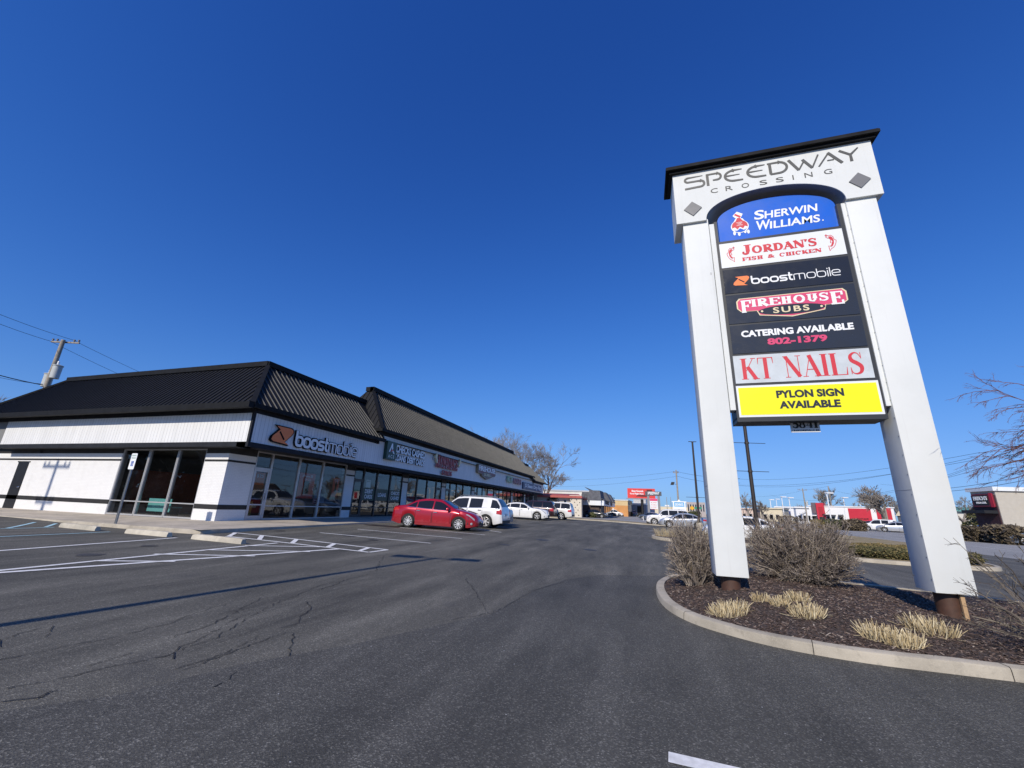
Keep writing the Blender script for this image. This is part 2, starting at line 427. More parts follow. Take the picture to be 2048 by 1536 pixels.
M_GLASS = glass_mat('shop_glass', (.010, .012, .013), .88, .015, 1.6)
M_DGLASS = glass_mat('dark_glass', (.008, .009, .01), .0, .02, 1.0)
M_CGLASS = glass_mat('car_glass', (.012, .014, .016), .25, .01, 1.1)
M_TYRE = plain('tyre_rubber', (.018, .018, .018), .85, var=.3)
M_RIM = plain('alloy_rim', (.66, .66, .67), .3, metal=.25, var=.1, coat=.5)
M_DARK = plain('dark_plastic', (.012, .012, .013), .6, var=.3)
M_CHROME = plain('chrome', (.75, .75, .77), .12, metal=1.0, var=.03)
M_HEAD = plain('headlamp_lens', (.34, .36, .38), .08, var=.15, scale=20, coat=1)
M_TAIL = plain('tail_lamp_lens', (.48, .02, .015), .12, var=.2, scale=20, coat=1)
M_BARK = plain('grey_bark', (.27, .235, .20), .95, var=.4, scale=6, bump=.5, bscale=25)
M_TWIG = plain('pale_twig', (.20, .165, .135), .9, var=.4, scale=9)
M_REDTWIG = plain('reddish_twig', (.16, .075, .07), .8, var=.4, scale=9)
M_PAINTW = plain('road_paint_white', (.80, .79, .76), .7, var=.22, scale=14)
M_PAINTB = plain('road_paint_blue', (.42, .66, .74), .7, var=.25, scale=14)
# ----------------------------------------------------------------- setting: ground, lot, road, walk, islands
def sheet(mb, x0, x1, y0, y1, dx, dy, dz, fn=None):
    nx = max(1, round((x1 - x0) / dx)); ny = max(1, round((y1 - y0) / dy)); f = fn or G
    mb.grid(lambda u, v: (x0 + (x1 - x0) * u, y0 + (y1 - y0) * v, f(x0 + (x1 - x0) * u, y0 + (y1 - y0) * v) + dz), nx, ny)
def poly_sheet(mb, pts, dz, cell=1.0, fn=None):
    """flat polygon cut along a grid so it follows the ground"""
    f = fn or G
    bm = bmesh.new(); vs = [bm.verts.new((p[0], p[1], 0)) for p in pts]; bm.faces.new(vs)
    xs = [p[0] for p in pts]; ys = [p[1] for p in pts]
    for ax, lo, hi in ((0, min(xs), max(xs)), (1, min(ys), max(ys))):
        k = math.ceil(lo / cell) * cell
        while k < hi:
            co = (k, 0, 0) if ax == 0 else (0, k, 0); no = (1, 0, 0) if ax == 0 else (0, 1, 0)
            bmesh.ops.bisect_plane(bm, geom=bm.verts[:] + bm.edges[:] + bm.faces[:], plane_co=co, plane_no=no, dist=1e-5); k += cell
    bmesh.ops.recalc_face_normals(bm, faces=bm.faces)
    bm.verts.index_update(); n = len(mb.v)
    for v in bm.verts: mb.v.append((v.co.x, v.co.y, f(v.co.x, v.co.y) + dz))
    for fc in bm.faces:
        idx = [n + v.index for v in fc.verts]
        if fc.normal.z < 0: idx.reverse()
        mb.f.append(tuple(idx)); mb.m.append(0)
    bm.free()

def grass_mat(name, cols):
    t = NT(name); v = t.coord(obj=False); a = t.noise(v, .35, 6, .65); b = t.noise(v, 14, 4, .7)
    c = t.ramp(a, [(.3, cols[0]), (.5, cols[1]), (.72, cols[2])]); c = t.mix(c, tuple(x * .45 for x in cols[0]), t.math('MULTIPLY', t.ramp(b, [(.35, 1.0), (.55, 0.0)]), .6))
    t.col(c); t.set(Roughness=.95); t.bump(b, .8, .03); return t.mat
M_FIELD = grass_mat('winter_field', ((.10, .095, .055), (.17, .14, .085), (.21, .17, .11)))
M_VERGE = grass_mat('dry_grass', ((.25, .19, .09), (.36, .28, .15), (.22, .19, .08)))
def mulch_mat():
    t = NT('bark_mulch'); v = t.coord(obj=False); vo = t.n('ShaderNodeTexVoronoi'); vo.inputs['Scale'].default_value = 42; vo.inputs['Randomness'].default_value = 1
    mp = t.noise(t.coord((1, 2.3, 1), obj=False, rot=(0, 0, .6)), 30, 5, .7); t.l(v, vo.inputs['Vector'])
    sp = t.n('ShaderNodeSeparateColor'); t.l(vo.outputs['Color'], sp.inputs[0])
    c = t.ramp(sp.outputs[0], [(0, (.032, .021, .017)), (.5, (.090, .060, .049)), (.9, (.145, .105, .088)), (1, (.26, .21, .175))])
    c = t.mix(c, (.012, .009, .008), t.ramp(mp, [(.38, .85), (.55, 0.0)])); t.col(c); t.set(Roughness=.95); t.bump(t.math('ADD', vo.outputs['Distance'], mp), 1.0, .03); return t.mat
M_MULCH = mulch_mat()

mb = MB(); sheet(mb, -2400, 2400, -2400, 2400, 240, 240, -.30, lambda x, y: 0)
struct('ground', mb, M_FIELD)
mb = MB(); sheet(mb, -64, 17, -30, 51, 1, 1, 0); struct('parking_lot', mb, M_ASPH)
mb = MB(); sheet(mb, -64, 140, 51, 300, 6, 8, -.15); sheet(mb, 37, 140, -60, 51, 6, 6, -.15); struct('grass_field', mb, M_FIELD)
mb = MB(); sheet(mb, 17, 37, -120, 600, 2, 8, -.01, lambda x, y: G(x, min(y, 90))); struct('road', mb, M_ROAD)
mb = MB()
for yy in range(-60, 300, 12):
    for xx in (22.0, 31.5): mb.grid(lambda u, v, xx=xx, yy=yy: (xx + .12 * u, yy + 3 * v, G(xx, yy + 3 * v) + .0), 1, 2)
for xx in (26.6, 26.9):
    mb.grid(lambda u, v, xx=xx: (xx + .1 * u, -60 + 360 * v, G(xx, -60 + 360 * v) - .002), 1, 60)
struct('road_marking', mb, M_PAINTW)
# newer black seal coat in the near lane
bd = [gp(*p) for p in ((-60, 1432), (230, 1392), (480, 1330), (700, 1290), (860, 1255), (985, 1228), (1040, 1200), (1075, 1178), (1130, 1160), (1200, 1150), (1330, 1152))]
pts = [(p.x, p.y) for p in bd] + [(2.0, 13.2), (16.9, 13.2), (16.9, -24), (-9.0, -24), (-7.5, 0)]
mb = MB(); poly_sheet(mb, pts, .004); struct('driveway', mb, M_SEAL)
# cross streets and forecourts far away
mb = MB(); sheet(mb, -60, 10, 56.5, 66, 2, 2, .0); struct('side_street', mb, M_ROAD)
mb = MB(); sheet(mb, -70, 16.9, 66, 170, 4, 6, -.012); struct('neighbouring_lot', mb, M_ROAD)
mb = MB(); sheet(mb, 40, 120, 88, 180, 5, 5, -.015); struct('restaurant_lot', mb, M_ASPH)

# sidewalk slab in front of the shops
WZ0, WZ1 = .455, .53
def walk_z(x, y): # rises from kerb to wall
    a = min(1, max(0, (-14.25 - x) / 3.3)); b = min(1, max(0, (y - 11.0) / 3.1))
    base = WZ0 + (WZ1 - WZ0) * (b if x < -17.7 else min(a, b))
    return base + max(0, y - 15) * .0052
def kerb_top(x, y): return max(walk_z(x, y), G(x, y) + .06)
mb = MB()
xs = [-60 + i * 1.0 for i in range(43)] + [-17.6]
fr = [(-14.25, y) for y in [11.0 + i * 1.5 for i in range(0, 41)]]
# front strip x -17.75..-14.25 ; side strip y 11..14.2
mb.grid(lambda u, v: (-17.75 + 3.5 * u, 11.0 + 60 * v, walk_z(-17.75 + 3.5 * u, 11.0 + 60 * v)), 6, 60)
mb.grid(lambda u, v: (-60 + 42.25 * u, 11.0 + 3.3 * v, walk_z(-60 + 42.25 * u, 11.0 + 3.3 * v)), 40, 5)
struct('sidewalk', mb, M_WALK)
# kerb: face plus top strip, with worn cuts where the ramps are
mb = MB()
def kerb_run(path, wd, mbk, side, topf, botf=None, bev=.025):
    """path of (x,y); side = +1 kerb body on the left of travel"""
    rows = []
    for i, p in enumerate(path):
        a = Vector(path[max(i - 1, 0)]); b = Vector(path[min(i + 1, len(path) - 1)]); t = (b - a).normalized(); nn = Vector((-t.y, t.x)) * side
        q = Vector(p); z1 = topf(q.x, q.y); z0 = (G(q.x, q.y) if botf is None else botf(q.x, q.y)) - .06
        inn = q + nn * wd
        bb = q + nn * bev; b2 = q + nn * (bev * .3)
        rows.append([(q.x - nn.x * .012, q.y - nn.y * .012, z0), (q.x, q.y, z1 - bev), (b2.x, b2.y, z1 - bev * .3), (bb.x, bb.y, z1), (inn.x, inn.y, z1), (inn.x, inn.y, z0)])
    n = len(mbk.v); k = 6
    for r in rows: mbk.v += r
    for i in range(len(rows) - 1):
        for j in range(k - 1):
            a = n + i * k + j; f = (a, a + 1, a + k + 1, a + k)
            mbk.f.append(f if side < 0 else f[::-1]); mbk.m.append(0)
    for i, rev in ((0, side < 0), (len(rows) - 1, side > 0)):
        f = tuple(n + i * k + j for j in range(k)); mbk.f.append(f[::-1] if rev else f); mbk.m.append(0)
rng = random.Random(3)
topw = lambda x, y: walk_z(x, y) + .006 - .03 * max(0, noise.noise(Vector((x * 1.3, y * 1.3, 3)))) 
kerb_run([(-60 + .8 * i, 10.98) for i in range(57)] + [(-14.6, 10.99), (-14.32, 11.1), (-14.24, 11.4)] + [(-14.24, 11.4 + .9 * i) for i in range(1, 66)], .16, mb, 1, topw)
struct('kerb', mb, M_CURB, smooth=40)

# pylon island
ISL = [(8.9, 7.6), (7.2, 6.95), (5.4, 6.55), (3.9, 6.42), (3.1, 6.40), (2.37, 6.40), (1.72, 6.53), (1.24, 6.76), (.70, 7.24), (.38, 7.85), (.22, 8.6), (.17, 9.6), (.25, 10.6), (.55, 11.6), (1.15, 12.5), (2.1, 12.95), (4.0, 12.9), (6.2, 12.3), (8.2, 11.2), (9.2, 9.6), (8.9, 7.6)]
def smooth_path(P, n=4):
    out = []
    for i in range(len(P) - 1):
        p0, p1, p2, p3 = P[max(i - 1, 0)], P[i], P[i + 1], P[min(i + 2, len(P) - 1)]
        for k in range(n):
            t = k / n; out.append(tuple(.5 * ((2 * b) + (-a + c) * t + (2 * a - 5 * b + 4 * c - d) * t * t + (-a + 3 * b - 3 * c + d) * t ** 3) for a, b, c, d in zip(p0, p1, p2, p3)))
    out.append(P[-1]); return out
ISLs = smooth_path(ISL, 4)
mb = MB(); kerb_run(ISLs, .155, mb, -1, lambda x, y: .152 + .008 * noise.noise(Vector((x * 2, y * 2, 0)))); struct('island_kerb', mb, M_CURB, smooth=40)
mb = MB(); acc = 0     # cracked joints between the kerb castings
for i in range(1, len(ISLs) - 1):
    acc += (Vector(ISLs[i]) - Vector(ISLs[i - 1])).length
    if acc > 1.75:
        acc = 0; q = Vector(ISLs[i]); t = (Vector(ISLs[i + 1]) - Vector(ISLs[i - 1])).normalized(); nn = Vector((t.y, -t.x)); g = rng.uniform(.003, .006); h = .154 + .008 * noise.noise(Vector((q.x * 2, q.y * 2, 0)))
        a = q - nn * .014; b_ = q + nn * .155; z0 = G(q.x, q.y) - .02
        prof = [(a, z0), (q - nn * .003, h - .027), (q + nn * .006, h - .007), (q + nn * .025, h + .002), (b_, h + .002)]
        for (p0, za), (p1, zb2) in zip(prof[:-1], prof[1:]): mb.quad((p0.x - t.x * g, p0.y - t.y * g, za), (p0.x + t.x * g, p0.y + t.y * g, za), (p1.x + t.x * g, p1.y + t.y * g, zb2), (p1.x - t.x * g, p1.y - t.y * g, zb2))
struct('kerb_joint', mb, plain('joint_dirt', (.05, .045, .04), .9, var=.3))
def mound(x, y):
    # distance inside the island
    d = min((Vector((x, y)) - Vector(p)).length for p in ISLs)
    s = sstep((d - .12) / 1.3); hx = 1 - sstep((x - 2.6) / 2.4)
    return .128 + s * (.065 + .16 * hx) + .022 * noise.noise(Vector((x * 3.1, y * 3.1, 1))) * min(1, d * 3) + .010 * noise.noise(Vector((x * 11, y * 11, 5)))
cx = sum(p[0] for p in ISLs) / len(ISLs); cy = sum(p[1] for p in ISLs) / len(ISLs)
inner = []
for i, p in enumerate(ISLs[:-1]):
    a = Vector(ISLs[(i - 1) % (len(ISLs) - 1)]); b = Vector(ISLs[i + 1]); t = (b - a).normalized(); inner.append((p[0] + t.y * .12, p[1] - t.x * .12))
mb = MB(); poly_sheet(mb, inner, 0, .14, mound); o = struct('mulch_bed', mb, M_MULCH, smooth=180)
# loose bark chips, nobody could count them
def chip_mat():
    t = NT('loose_bark'); r = t.n('ShaderNodeNewGeometry').outputs['Random Per Island']
    t.col(t.ramp(r, [(0, (.037, .023, .018)), (.45, (.096, .062, .049)), (.8, (.165, .115, .092)), (.95, (.27, .21, .17)), (1, (.42, .36, .30))])); t.set(Roughness=.9); return t.mat
def inside(p, poly):
    x, y = p; c = False; j = len(poly) - 1
    for i in range(len(poly)):
        xi, yi = poly[i]; xj, yj = poly[j]
        if (yi > y) != (yj > y) and x < (xj - xi) * (y - yi) / (yj - yi) + xi: c = not c
        j = i
    return c
mb = MB(); rng = random.Random(11); n = 0
while n < 15000:
    x = rng.uniform(.2, 7.5); y = 6.4 + (rng.random() ** 1.35) * 5.2
    if not inside((x, y), inner): continue
    L = rng.uniform(.008, .032); W_ = rng.uniform(.003, .009); z = mound(x, y) + rng.uniform(.0, .012); a = rng.uniform(0, math.pi); tl = rng.uniform(-.5, .5)
    ax = Vector((math.cos(a) * math.cos(tl), math.sin(a) * math.cos(tl), math.sin(tl))); ay = Vector((-math.sin(a), math.cos(a), rng.uniform(-.4, .4))).normalized(); az = ax.cross(ay)
    mb.obox((x, y, z), ax * L, ay * W_, az * .0025); n += 1
struct('bark_chips', mb, chip_mat(), 'stuff')

# second island behind and hedge island beside the road
def island(name, path, kb, h=.15, mat=None):
    mb = MB(); kerb_run(path, .15, mb, kb, lambda x, y: G(x, y) + h); struct(name + '_kerb', mb, M_CURB, smooth=40)
    c = []
    P = path[:-1]
    for i, p in enumerate(P):
        a = Vector(P[(i - 1) % len(P)]); b = Vector(P[(i + 1) % len(P)]); t = (b - a).normalized(); c.append((p[0] - t.y * .12 * kb, p[1] + t.x * .12 * kb))
    mb = MB(); poly_sheet(mb, c, h - .02, .8, lambda x, y: G(x, y) + .03 * noise.noise(Vector((x, y, 0)))); struct(name + '_bed', mb, mat or M_MULCH)
i2 = smooth_path([(7.4, 26.2), (4.5, 25.2), (2.6, 24.6), (1.2, 25.0), (.45, 26.3), (.55, 27.8), (1.6, 28.9), (3.4, 29.4), (7.4, 29.6), (7.4, 26.2)], 3)
island('parking_island', i2, -1)
i3 = smooth_path([(16.9, 31), (13.6, 25.5), (12.6, 22), (12.0, 20.2), (11.0, 19.7), (9.2, 19.9), (8.0, 20.3), (7.55, 21.3), (7.6, 24), (7.7, 48), (16.9, 48), (16.9, 31)], 3)
island('verge', i3, -1, .13, M_VERGE)
# grass verge across the road, fescue tufts
i4 = [(37.0, -60), (37.0, 300)]
mb = MB(); kerb_run([(37.0, -60 + 6 * i) for i in range(60)], .2, mb, -1, lambda x, y: G(x, y) + .12, lambda x, y: G(x, y) - .05); struct('far_kerb', mb, M_CURB)
mb = MB(); kerb_run([(-60 + 2 * i, 50.3) for i in range(36)], .2, mb, 1, lambda x, y: G(x, y) + .10); struct('lot_end_kerb', mb, M_CURB)
mb = MB(); sheet(mb, -60, 11.8, 50.5, 56.3, 1.5, 1.5, .09, lambda x, y: G(x, y)); struct('grass_strip', mb, M_VERGE)

# painted stall lines -----------------------------------------------------
def g_line(mb, a, b, wd, dz=.008, wear=0.0, rng=random.Random(5)):
    A, B = Vector((a[0], a[1], 0)), Vector((b[0], b[1], 0)); L = (B - A).length; n = max(1, int(L / .25)); t = (B - A) / L; nn = Vector((-t.y, t.x, 0)) * wd * .5
    for i in range(n):
        if rng.random() < wear: continue
        p, q = A + t * L * i / n, A + t * L * (i + 1) / n
        c = [p + nn, p - nn, q - nn, q + nn]
        mb.quad(*[(v.x, v.y, G(v.x, v.y) + dz) for v in (c[1], c[2], c[3], c[0])])
def px_line(mb, p, q, wd, **k): a, b = gp(*p), gp(*q); g_line(mb, a, b, wd, **k)
mb = MB()
for p, q, wd in [((640, 1065.7), (861.5, 1086.8), .10), ((715, 1058.7), (923.6, 1077.4), .10), ((799.4, 1055), (970.4, 1070), .10), ((955, 1058), (1003, 1065), .10),
                 ((-60, 1106.5), (353.8, 1075.9), .125), ((-80, 1149.5), (555, 1086.3), .125), ((-80, 1151.5), (678, 1098.3), .14)]:
    px_line(mb, p, q, wd, wear=.0)
a, b = gp(466, 1065.5), gp(775, 1100); c, d = gp(452, 1073), gp(738, 1105)
g_line(mb, a, b, .11); g_line(mb, c, d, .11); g_line(mb, d, b, .11)
for t in (.02, .22, .46, .70, .90):
    p, q = a.lerp(b, t), c.lerp(d, t + .04 if t > .1 else t); g_line(mb, p, q, .14, dz=.012)
for p, q in [((185, 1122.5), (350, 1124)), ((308, 1109), (510, 1113)), ((410, 1100.5), (620, 1104)), ((490, 1092), (640, 1094.5))]: px_line(mb, p, q, .11, dz=.012)
for p, q in [((1332, 1072), (1390, 1076)), ((1300, 1061.5), (1360, 1063))]: px_line(mb, p, q, .1)
struct('stall_lines', mb, M_PAINTW)
mb = MB(); px_line(mb, (1337, 1516), (1560, 1568), .13); struct('lane_marking', mb, M_PAINTW)
mb = MB(); px_line(mb, (-60, 1076.6), (219.4, 1064), .1, wear=.03); px_line(mb, (0, 1058), (108, 1055), .1); px_line(mb, (14, 1057), (70, 1045), .1, dz=.012); px_line(mb, (91, 1054.5), (112, 1047.5), .1, dz=.012)
struct('accessible_stall_lines', mb, M_PAINTB)

# cracks and tar in the old asphalt
M_CRACK = plain('crack_tar', (.018, .018, .018), .9, var=.2)
mb = MB(); rng = random.Random(21)
def crack(pts, w0, w1=None, jit=.05, dz=.0075):
    P = [gp(*p) for p in pts]; w1 = w1 if w1 is not None else w0 * .5; out = []
    for i in range(len(P) - 1):
        L = (P[i + 1] - P[i]).length; n = max(2, int(L / .07))
        for k in range(n):
            q = P[i].lerp(P[i + 1], k / n); j = jit
            out.append((q.x + rng.gauss(0, j * .5) + .05 * noise.noise(Vector((q.x * 2.3, q.y * 2.3, 7))), q.y + rng.gauss(0, j * .5) + .05 * noise.noise(Vector((q.x * 2.3, q.y * 2.3, 17)))))
    for i in range(len(out) - 1):
        if rng.random() < .07: continue
        t = i / len(out); wd = (w0 + (w1 - w0) * t) * rng.uniform(.45, 1.25); a, b = Vector(out[i]), Vector(out[i + 1]); d = (b - a)
        if d.length < 1e-4: continue
        nn = Vector((-d.y, d.x)).normalized() * wd * .5; d2 = d * .06
        c = [a - nn - d2, b - nn + d2, b + nn + d2, a + nn - d2]
        mb.quad(*[(v.x, v.y, G(v.x, v.y) + dz) for v in c])
for pts in [[(0, 1383), (150, 1352), (225, 1335), (330, 1312), (420, 1280), (500, 1235), (560, 1205), (640, 1170), (700, 1160)],
            [(340, 1320), (360, 1295), (420, 1265), (500, 1225)], [(345, 1275), (430, 1245), (490, 1215), (530, 1190)], [(350, 1338), (440, 1312), (500, 1285), (530, 1268)],
            [(577, 1313), (580, 1285), (586, 1264)], [(612, 1204), (620, 1218), (600, 1245), (545, 1260)], [(0, 1295), (8, 1280), (40, 1268), (105, 1252)], [(82, 1276), (100, 1262), (108, 1250)],
            [(0, 1405), (75, 1395), (115, 1375)], [(752, 1142), (765, 1115), (775, 1108)], [(640, 1180), (690, 1160), (740, 1148), (800, 1142)],
            [(370, 1340), (480, 1300), (585, 1262)], [(0, 1320), (120, 1298), (240, 1270), (330, 1250), (400, 1225), (470, 1205)],
            [(930, 1155), (950, 1185), (968, 1215), (976, 1230)], [(405, 1385), (455, 1358), (480, 1338)], [(60, 1398), (140, 1372)], [(180, 1333), (280, 1300)],
            [(1115, 1118), (1140, 1130), (1122, 1142)]]:
    crack(pts, .0115, .007, .03)
struct('pavement_cracks', mb, M_CRACK)
# oily tar patch at the kerb by the red car
mb = MB(); c0 = gp(768, 1052)
pts = [(c0.x + (.95 + .25 * noise.noise(Vector((math.cos(a) * 2, math.sin(a) * 2, 4)))) * 1.3 * math.cos(a), c0.y + (.5 + .2 * noise.noise(Vector((math.cos(a) * 2, math.sin(a) * 2, 9)))) * math.sin(a)) for a in [i * math.pi / 12 for i in range(24)]]
poly_sheet(mb, pts, .0042, .5); struct('oil_stain', mb, plain('oil_stain_brown', (.035, .027, .02), .6, var=.5, scale=3))
mb = MB()
crack([(905, 1240), (985, 1226), (1040, 1197), (1075, 1179), (1130, 1163)], .010, .016, .03, .0085)
struct('tar_seam', mb, plain('tar_seam_black', (.045, .043, .04), .8, var=.4, scale=5))

# drips in the bays and along the lane
mb = MB(); rng = random.Random(77)
for px, py, r in ((700, 1072, .28), (745, 1080, .2), (560, 1062, .22), (300, 1092, .2), (180, 1110, .24), (1085, 1080, .3), (1010, 1090, .2), (1180, 1100, .25)):
    c0 = gp(px, py); pts = [(c0.x + r * (1 + .45 * noise.noise(Vector((math.cos(a) * 1.5, math.sin(a) * 1.5, px)))) * math.cos(a), c0.y + r * .8 * (1 + .45 * noise.noise(Vector((math.cos(a) * 1.5, math.sin(a) * 1.5, px + 9)))) * math.sin(a)) for a in [i * math.pi / 9 for i in range(18)]]
    poly_sheet(mb, pts, .0066, 1.0)
struct('oil_drips', mb, plain('oil_drip_film', (.05, .046, .04), .55, var=.5, scale=9))
# ----------------------------------------------------------------- lettering
def text_polys(s, bold=0.0, spacing=1.0):
    """default font outline as triangles/ngons in 2d"""
    cu = bpy.data.curves.new('lettering_curve', 'FONT'); cu.body = s; cu.offset = bold; cu.space_character = spacing; cu.fill_mode = 'FRONT'; cu.resolution_u = 4
    o = bpy.data.objects.new('lettering_curve', cu); COL.objects.link(o); dg = bpy.context.evaluated_depsgraph_get(); dg.update()
    me = bpy.data.meshes.new_from_object(o.evaluated_get(dg)); V = [(v.co.x, v.co.y) for v in me.vertices]; F = [tuple(p.vertices) for p in me.polygons]
    bpy.data.objects.remove(o); bpy.data.curves.remove(cu); bpy.data.meshes.remove(me); return V, F
def put_text(mb, s, O, U, V, Nn, w, h, bold=0.0, ext=0.004, shear=0.0, spacing=1.0, m=0, squash=None):
    """text filling the box of width w, height h whose lower left is O"""
    O, U, V, Nn = Vector(O), Vector(U).normalized(), Vector(V).normalized(), Vector(Nn).normalized()
    vs, fs = text_polys(s, bold, spacing)
    x0 = min(v[0] for v in vs); x1 = max(v[0] for v in vs); y0 = min(v[1] for v in vs); y1 = max(v[1] for v in vs)
    P = []
    for (x, y) in vs:
        a = (x - x0) / (x1 - x0) * w; b = (y - y0) / (y1 - y0) * h; P.append((a + shear * b, b))
    n = len(mb.v); k = len(P)
    mb.v += [tuple(O + U * a + V * b + Nn * ext) for a, b in P]
    cnt = {}
    for f in fs:
        a2 = sum(P[f[i]][0] * P[f[(i + 1) % len(f)]][1] - P[f[(i + 1) % len(f)]][0] * P[f[i]][1] for i in range(len(f)))
        if a2 < 0: f = f[::-1]
        mb.f.append(tuple(n + i for i in f)); mb.m.append(m)
        for i in range(len(f)): cnt[(f[i], f[(i + 1) % len(f)])] = 1
    if ext > .006:
        mb.v += [tuple(O + U * a + V * b) for a, b in P]
        for (i, j) in cnt:
            if (j, i) not in cnt: mb.f.append((n + j, n + i, n + k + i, n + k + j)); mb.m.append(m)
def ell(cx, cy, rx, ry, a0, a1, n=14): return [(cx + rx * math.cos(math.radians(a0 + (a1 - a0) * i / n)), cy + ry * math.sin(math.radians(a0 + (a1 - a0) * i / n))) for i in range(n + 1)]
def bez(p, n=16):
    """Catmull-Rom through points"""
    return [q for q in smooth_path(p, max(2, n // max(1, len(p) - 1)))]
def serif_glyph(ch, T=.2, t=.06, s=.09, sh=.05, w=None):
    """strokes of a slab-serif capital, cap height 1: (points, width or widths)"""
    st = []; W = dict(I=.34, J=.62, O=.86, S=.66, C=.8, G=.86).get(ch, .8)
    def V(x, y0=0, y1=1, th=T): st.append(([(x, y0), (x, y1)], th))
    def Hs(x, y, l=None, th=T): # serif bar at stroke end
        l = (th * .5 + s) if l is None else l; yy = y + (sh * .5 if y < .5 else -sh * .5); st.append(([(x - l, yy), (x + l, yy)], sh))
    def D(p, q, th): st.append(([p, q], th))
    if ch == 'I': V(W / 2); Hs(W / 2, 0); Hs(W / 2, 1)
    elif ch in 'EF':
        x = .1 + T / 2; V(x); Hs(x, 1); st.append(([(x, 1 - t / 2), (W - .04, 1 - t / 2)], t)); st.append(([(x, .52), (W * .72, .52)], t)); st.append(([(W - .07, 1), (W - .07, .70)], t * 1.3)); st.append(([(W * .7, .63), (W * .7, .41)], t))
        if ch == 'E': st.append(([(.02, t / 2), (W - .04, t / 2)], t)); st.append(([(W - .06, 0), (W - .06, .32)], t * 1.4))
        else: Hs(x, 0)
    elif ch == 'L': x = .1 + T / 2; V(x); Hs(x, 1); st.append(([(.02, t / 2), (W - .06, t / 2)], t)); st.append(([(W - .09, 0), (W - .05, .36)], [t * 1.8, t * .6]))
    elif ch == 'T': V(W / 2); Hs(W / 2, 0); st.append(([(.04, 1 - t / 2), (W - .04, 1 - t / 2)], t)); st.append(([(.06, 1), (.04, .7)], [t * 1.6, t * .6])); st.append(([(W - .06, 1), (W - .04, .7)], [t * 1.6, t * .6]))
    elif ch == 'H': V(.1 + T / 2); V(W - .1 - T / 2); [Hs(x, y) for x in (.1 + T / 2, W - .1 - T / 2) for y in (0, 1)]; st.append(([(.1, .5), (W - .1, .5)], t))
    elif ch == 'U': st.append(([(.1 + T / 2, 1), (.1 + T / 2, .36)] + ell(W / 2, .36, W / 2 - .1 - T / 2, .36 - t / 2, 180, 360) + [(W - .1 - T / 2, .36), (W - .1 - T / 2, 1)], [T] * 4 + [T * .8, t * 2, t * 1.5, t, t, t, t * 1.5, t * 2, T * .6, T * .7, T * .8, T * .8, T * .8, T * .8, T * .8])); Hs(.1 + T / 2, 1); Hs(W - .1 - T / 2, 1, th=T * .8)
    elif ch == 'N': V(.13, 0, 1, t); V(W - .13, 0, 1, t); D((.10, .98), (W - .13, .02), T); Hs(.13, 0, .12); Hs(W - .13, 1, .13); Hs(.08, 1, .1)
    elif ch == 'A': D((W * .12, 0), (W * .5, .99), t); D((W * .5 - T * .25, .99), (W * .86, 0), T); st.append(([(W * .27, .33), (W * .72, .33)], t)); Hs(W * .12, 0, .12); Hs(W * .86, 0, .19)
    elif ch == 'V': D((W * .14, 1), (W * .5, .02), T); D((W * .88, 1), (W * .52, .02), t); Hs(W * .14, 1, .18); Hs(W * .88, 1, .12)
    elif ch == 'W':
        W = 1.2; D((.14, 1), (.38, .02), T * .9); D((.60, .95), (.38, .02), t); D((.58, .98), (.84, .02), T * .9); D((1.08, 1), (.85, .02), t); Hs(.14, 1, .16); Hs(.60, 1, .15); Hs(1.08, 1, .11)
    elif ch == 'K': V(.1 + T / 2); Hs(.1 + T / 2, 0); Hs(.1 + T / 2, 1); D((.1 + T, .40), (W - .14, 1), t); D((.36, .60), (W - .08, 0), T); Hs(W - .14, 1, .12); Hs(W - .08, 0, .16)
    elif ch in 'RPDB':
        x = .1 + T / 2; V(x); Hs(x, 0); Hs(x, 1)
        if ch == 'D': st.append(([(x, 1 - t / 2), (W * .45, 1 - t / 2)] + ell(W * .45, .5, W * .55 - T / 2, .5 - t / 2, 90, -90, 16) + [(x, t / 2)], [t, t] + [t + (T - t) * math.cos(math.radians(90 - 180 * i / 16)) for i in range(17)] + [t]))
        else:
            st.append(([(x, 1 - t / 2), (W * .5, 1 - t / 2)] + ell(W * .5, .74, W * .36 - T * .3, .26 - t / 2, 90, -90, 12) + [(x, .48 + t / 2)], [t, t] + [t + (T * .9 - t) * math.cos(math.radians(90 - 180 * i / 12)) for i in range(13)] + [t]))
            if ch == 'R': D((W * .44, .5), (W - .06, 0), T * .95); Hs(W - .08, 0, .12)
            if ch == 'B': st.append(([(x, .5), (W * .52, .5)] + ell(W * .52, .26, W * .42 - T * .3, .26 - t / 2, 90, -90, 12) + [(x, t / 2)], [t, t] + [t + (T * .9 - t) * math.cos(math.radians(90 - 180 * i / 12)) for i in range(13)] + [t]))
    elif ch == 'O':
        p = ell(W / 2, .5, W / 2 - T / 2 - .02, .5 - t / 2, 0, 360, 28); st.append((p, [t + (T - t) * abs(math.cos(2 * math.pi * i / 28)) for i in range(29)]))
    elif ch in 'CG':
        p = ell(W / 2 + .02, .5, W / 2 - T / 2 - .02, .5 - t / 2, 50, 312, 22); st.append((p, [t + (T - t) * abs(math.cos(math.radians(50 + 262 * i / 22))) * (1 if 90 < 50 + 262 * i / 22 < 270 else .5) for i in range(23)]))
        st.append(([(W - .13, .99), (W - .13, .66)], t * 1.3))
        if ch == 'G': V(W - .14, 0.02, .42, T * .8); Hs(W - .14, .42 + sh, .14)
    elif ch == 'S':
        p = bez([(W - .10, .74), (W - .2, .93), (W * .45, .97), (W * .2, .84), (W * .24, .64), (W * .55, .50), (W * .80, .34), (W * .74, .12), (W * .46, .03), (W * .2, .09), (.08, .30)], 40)
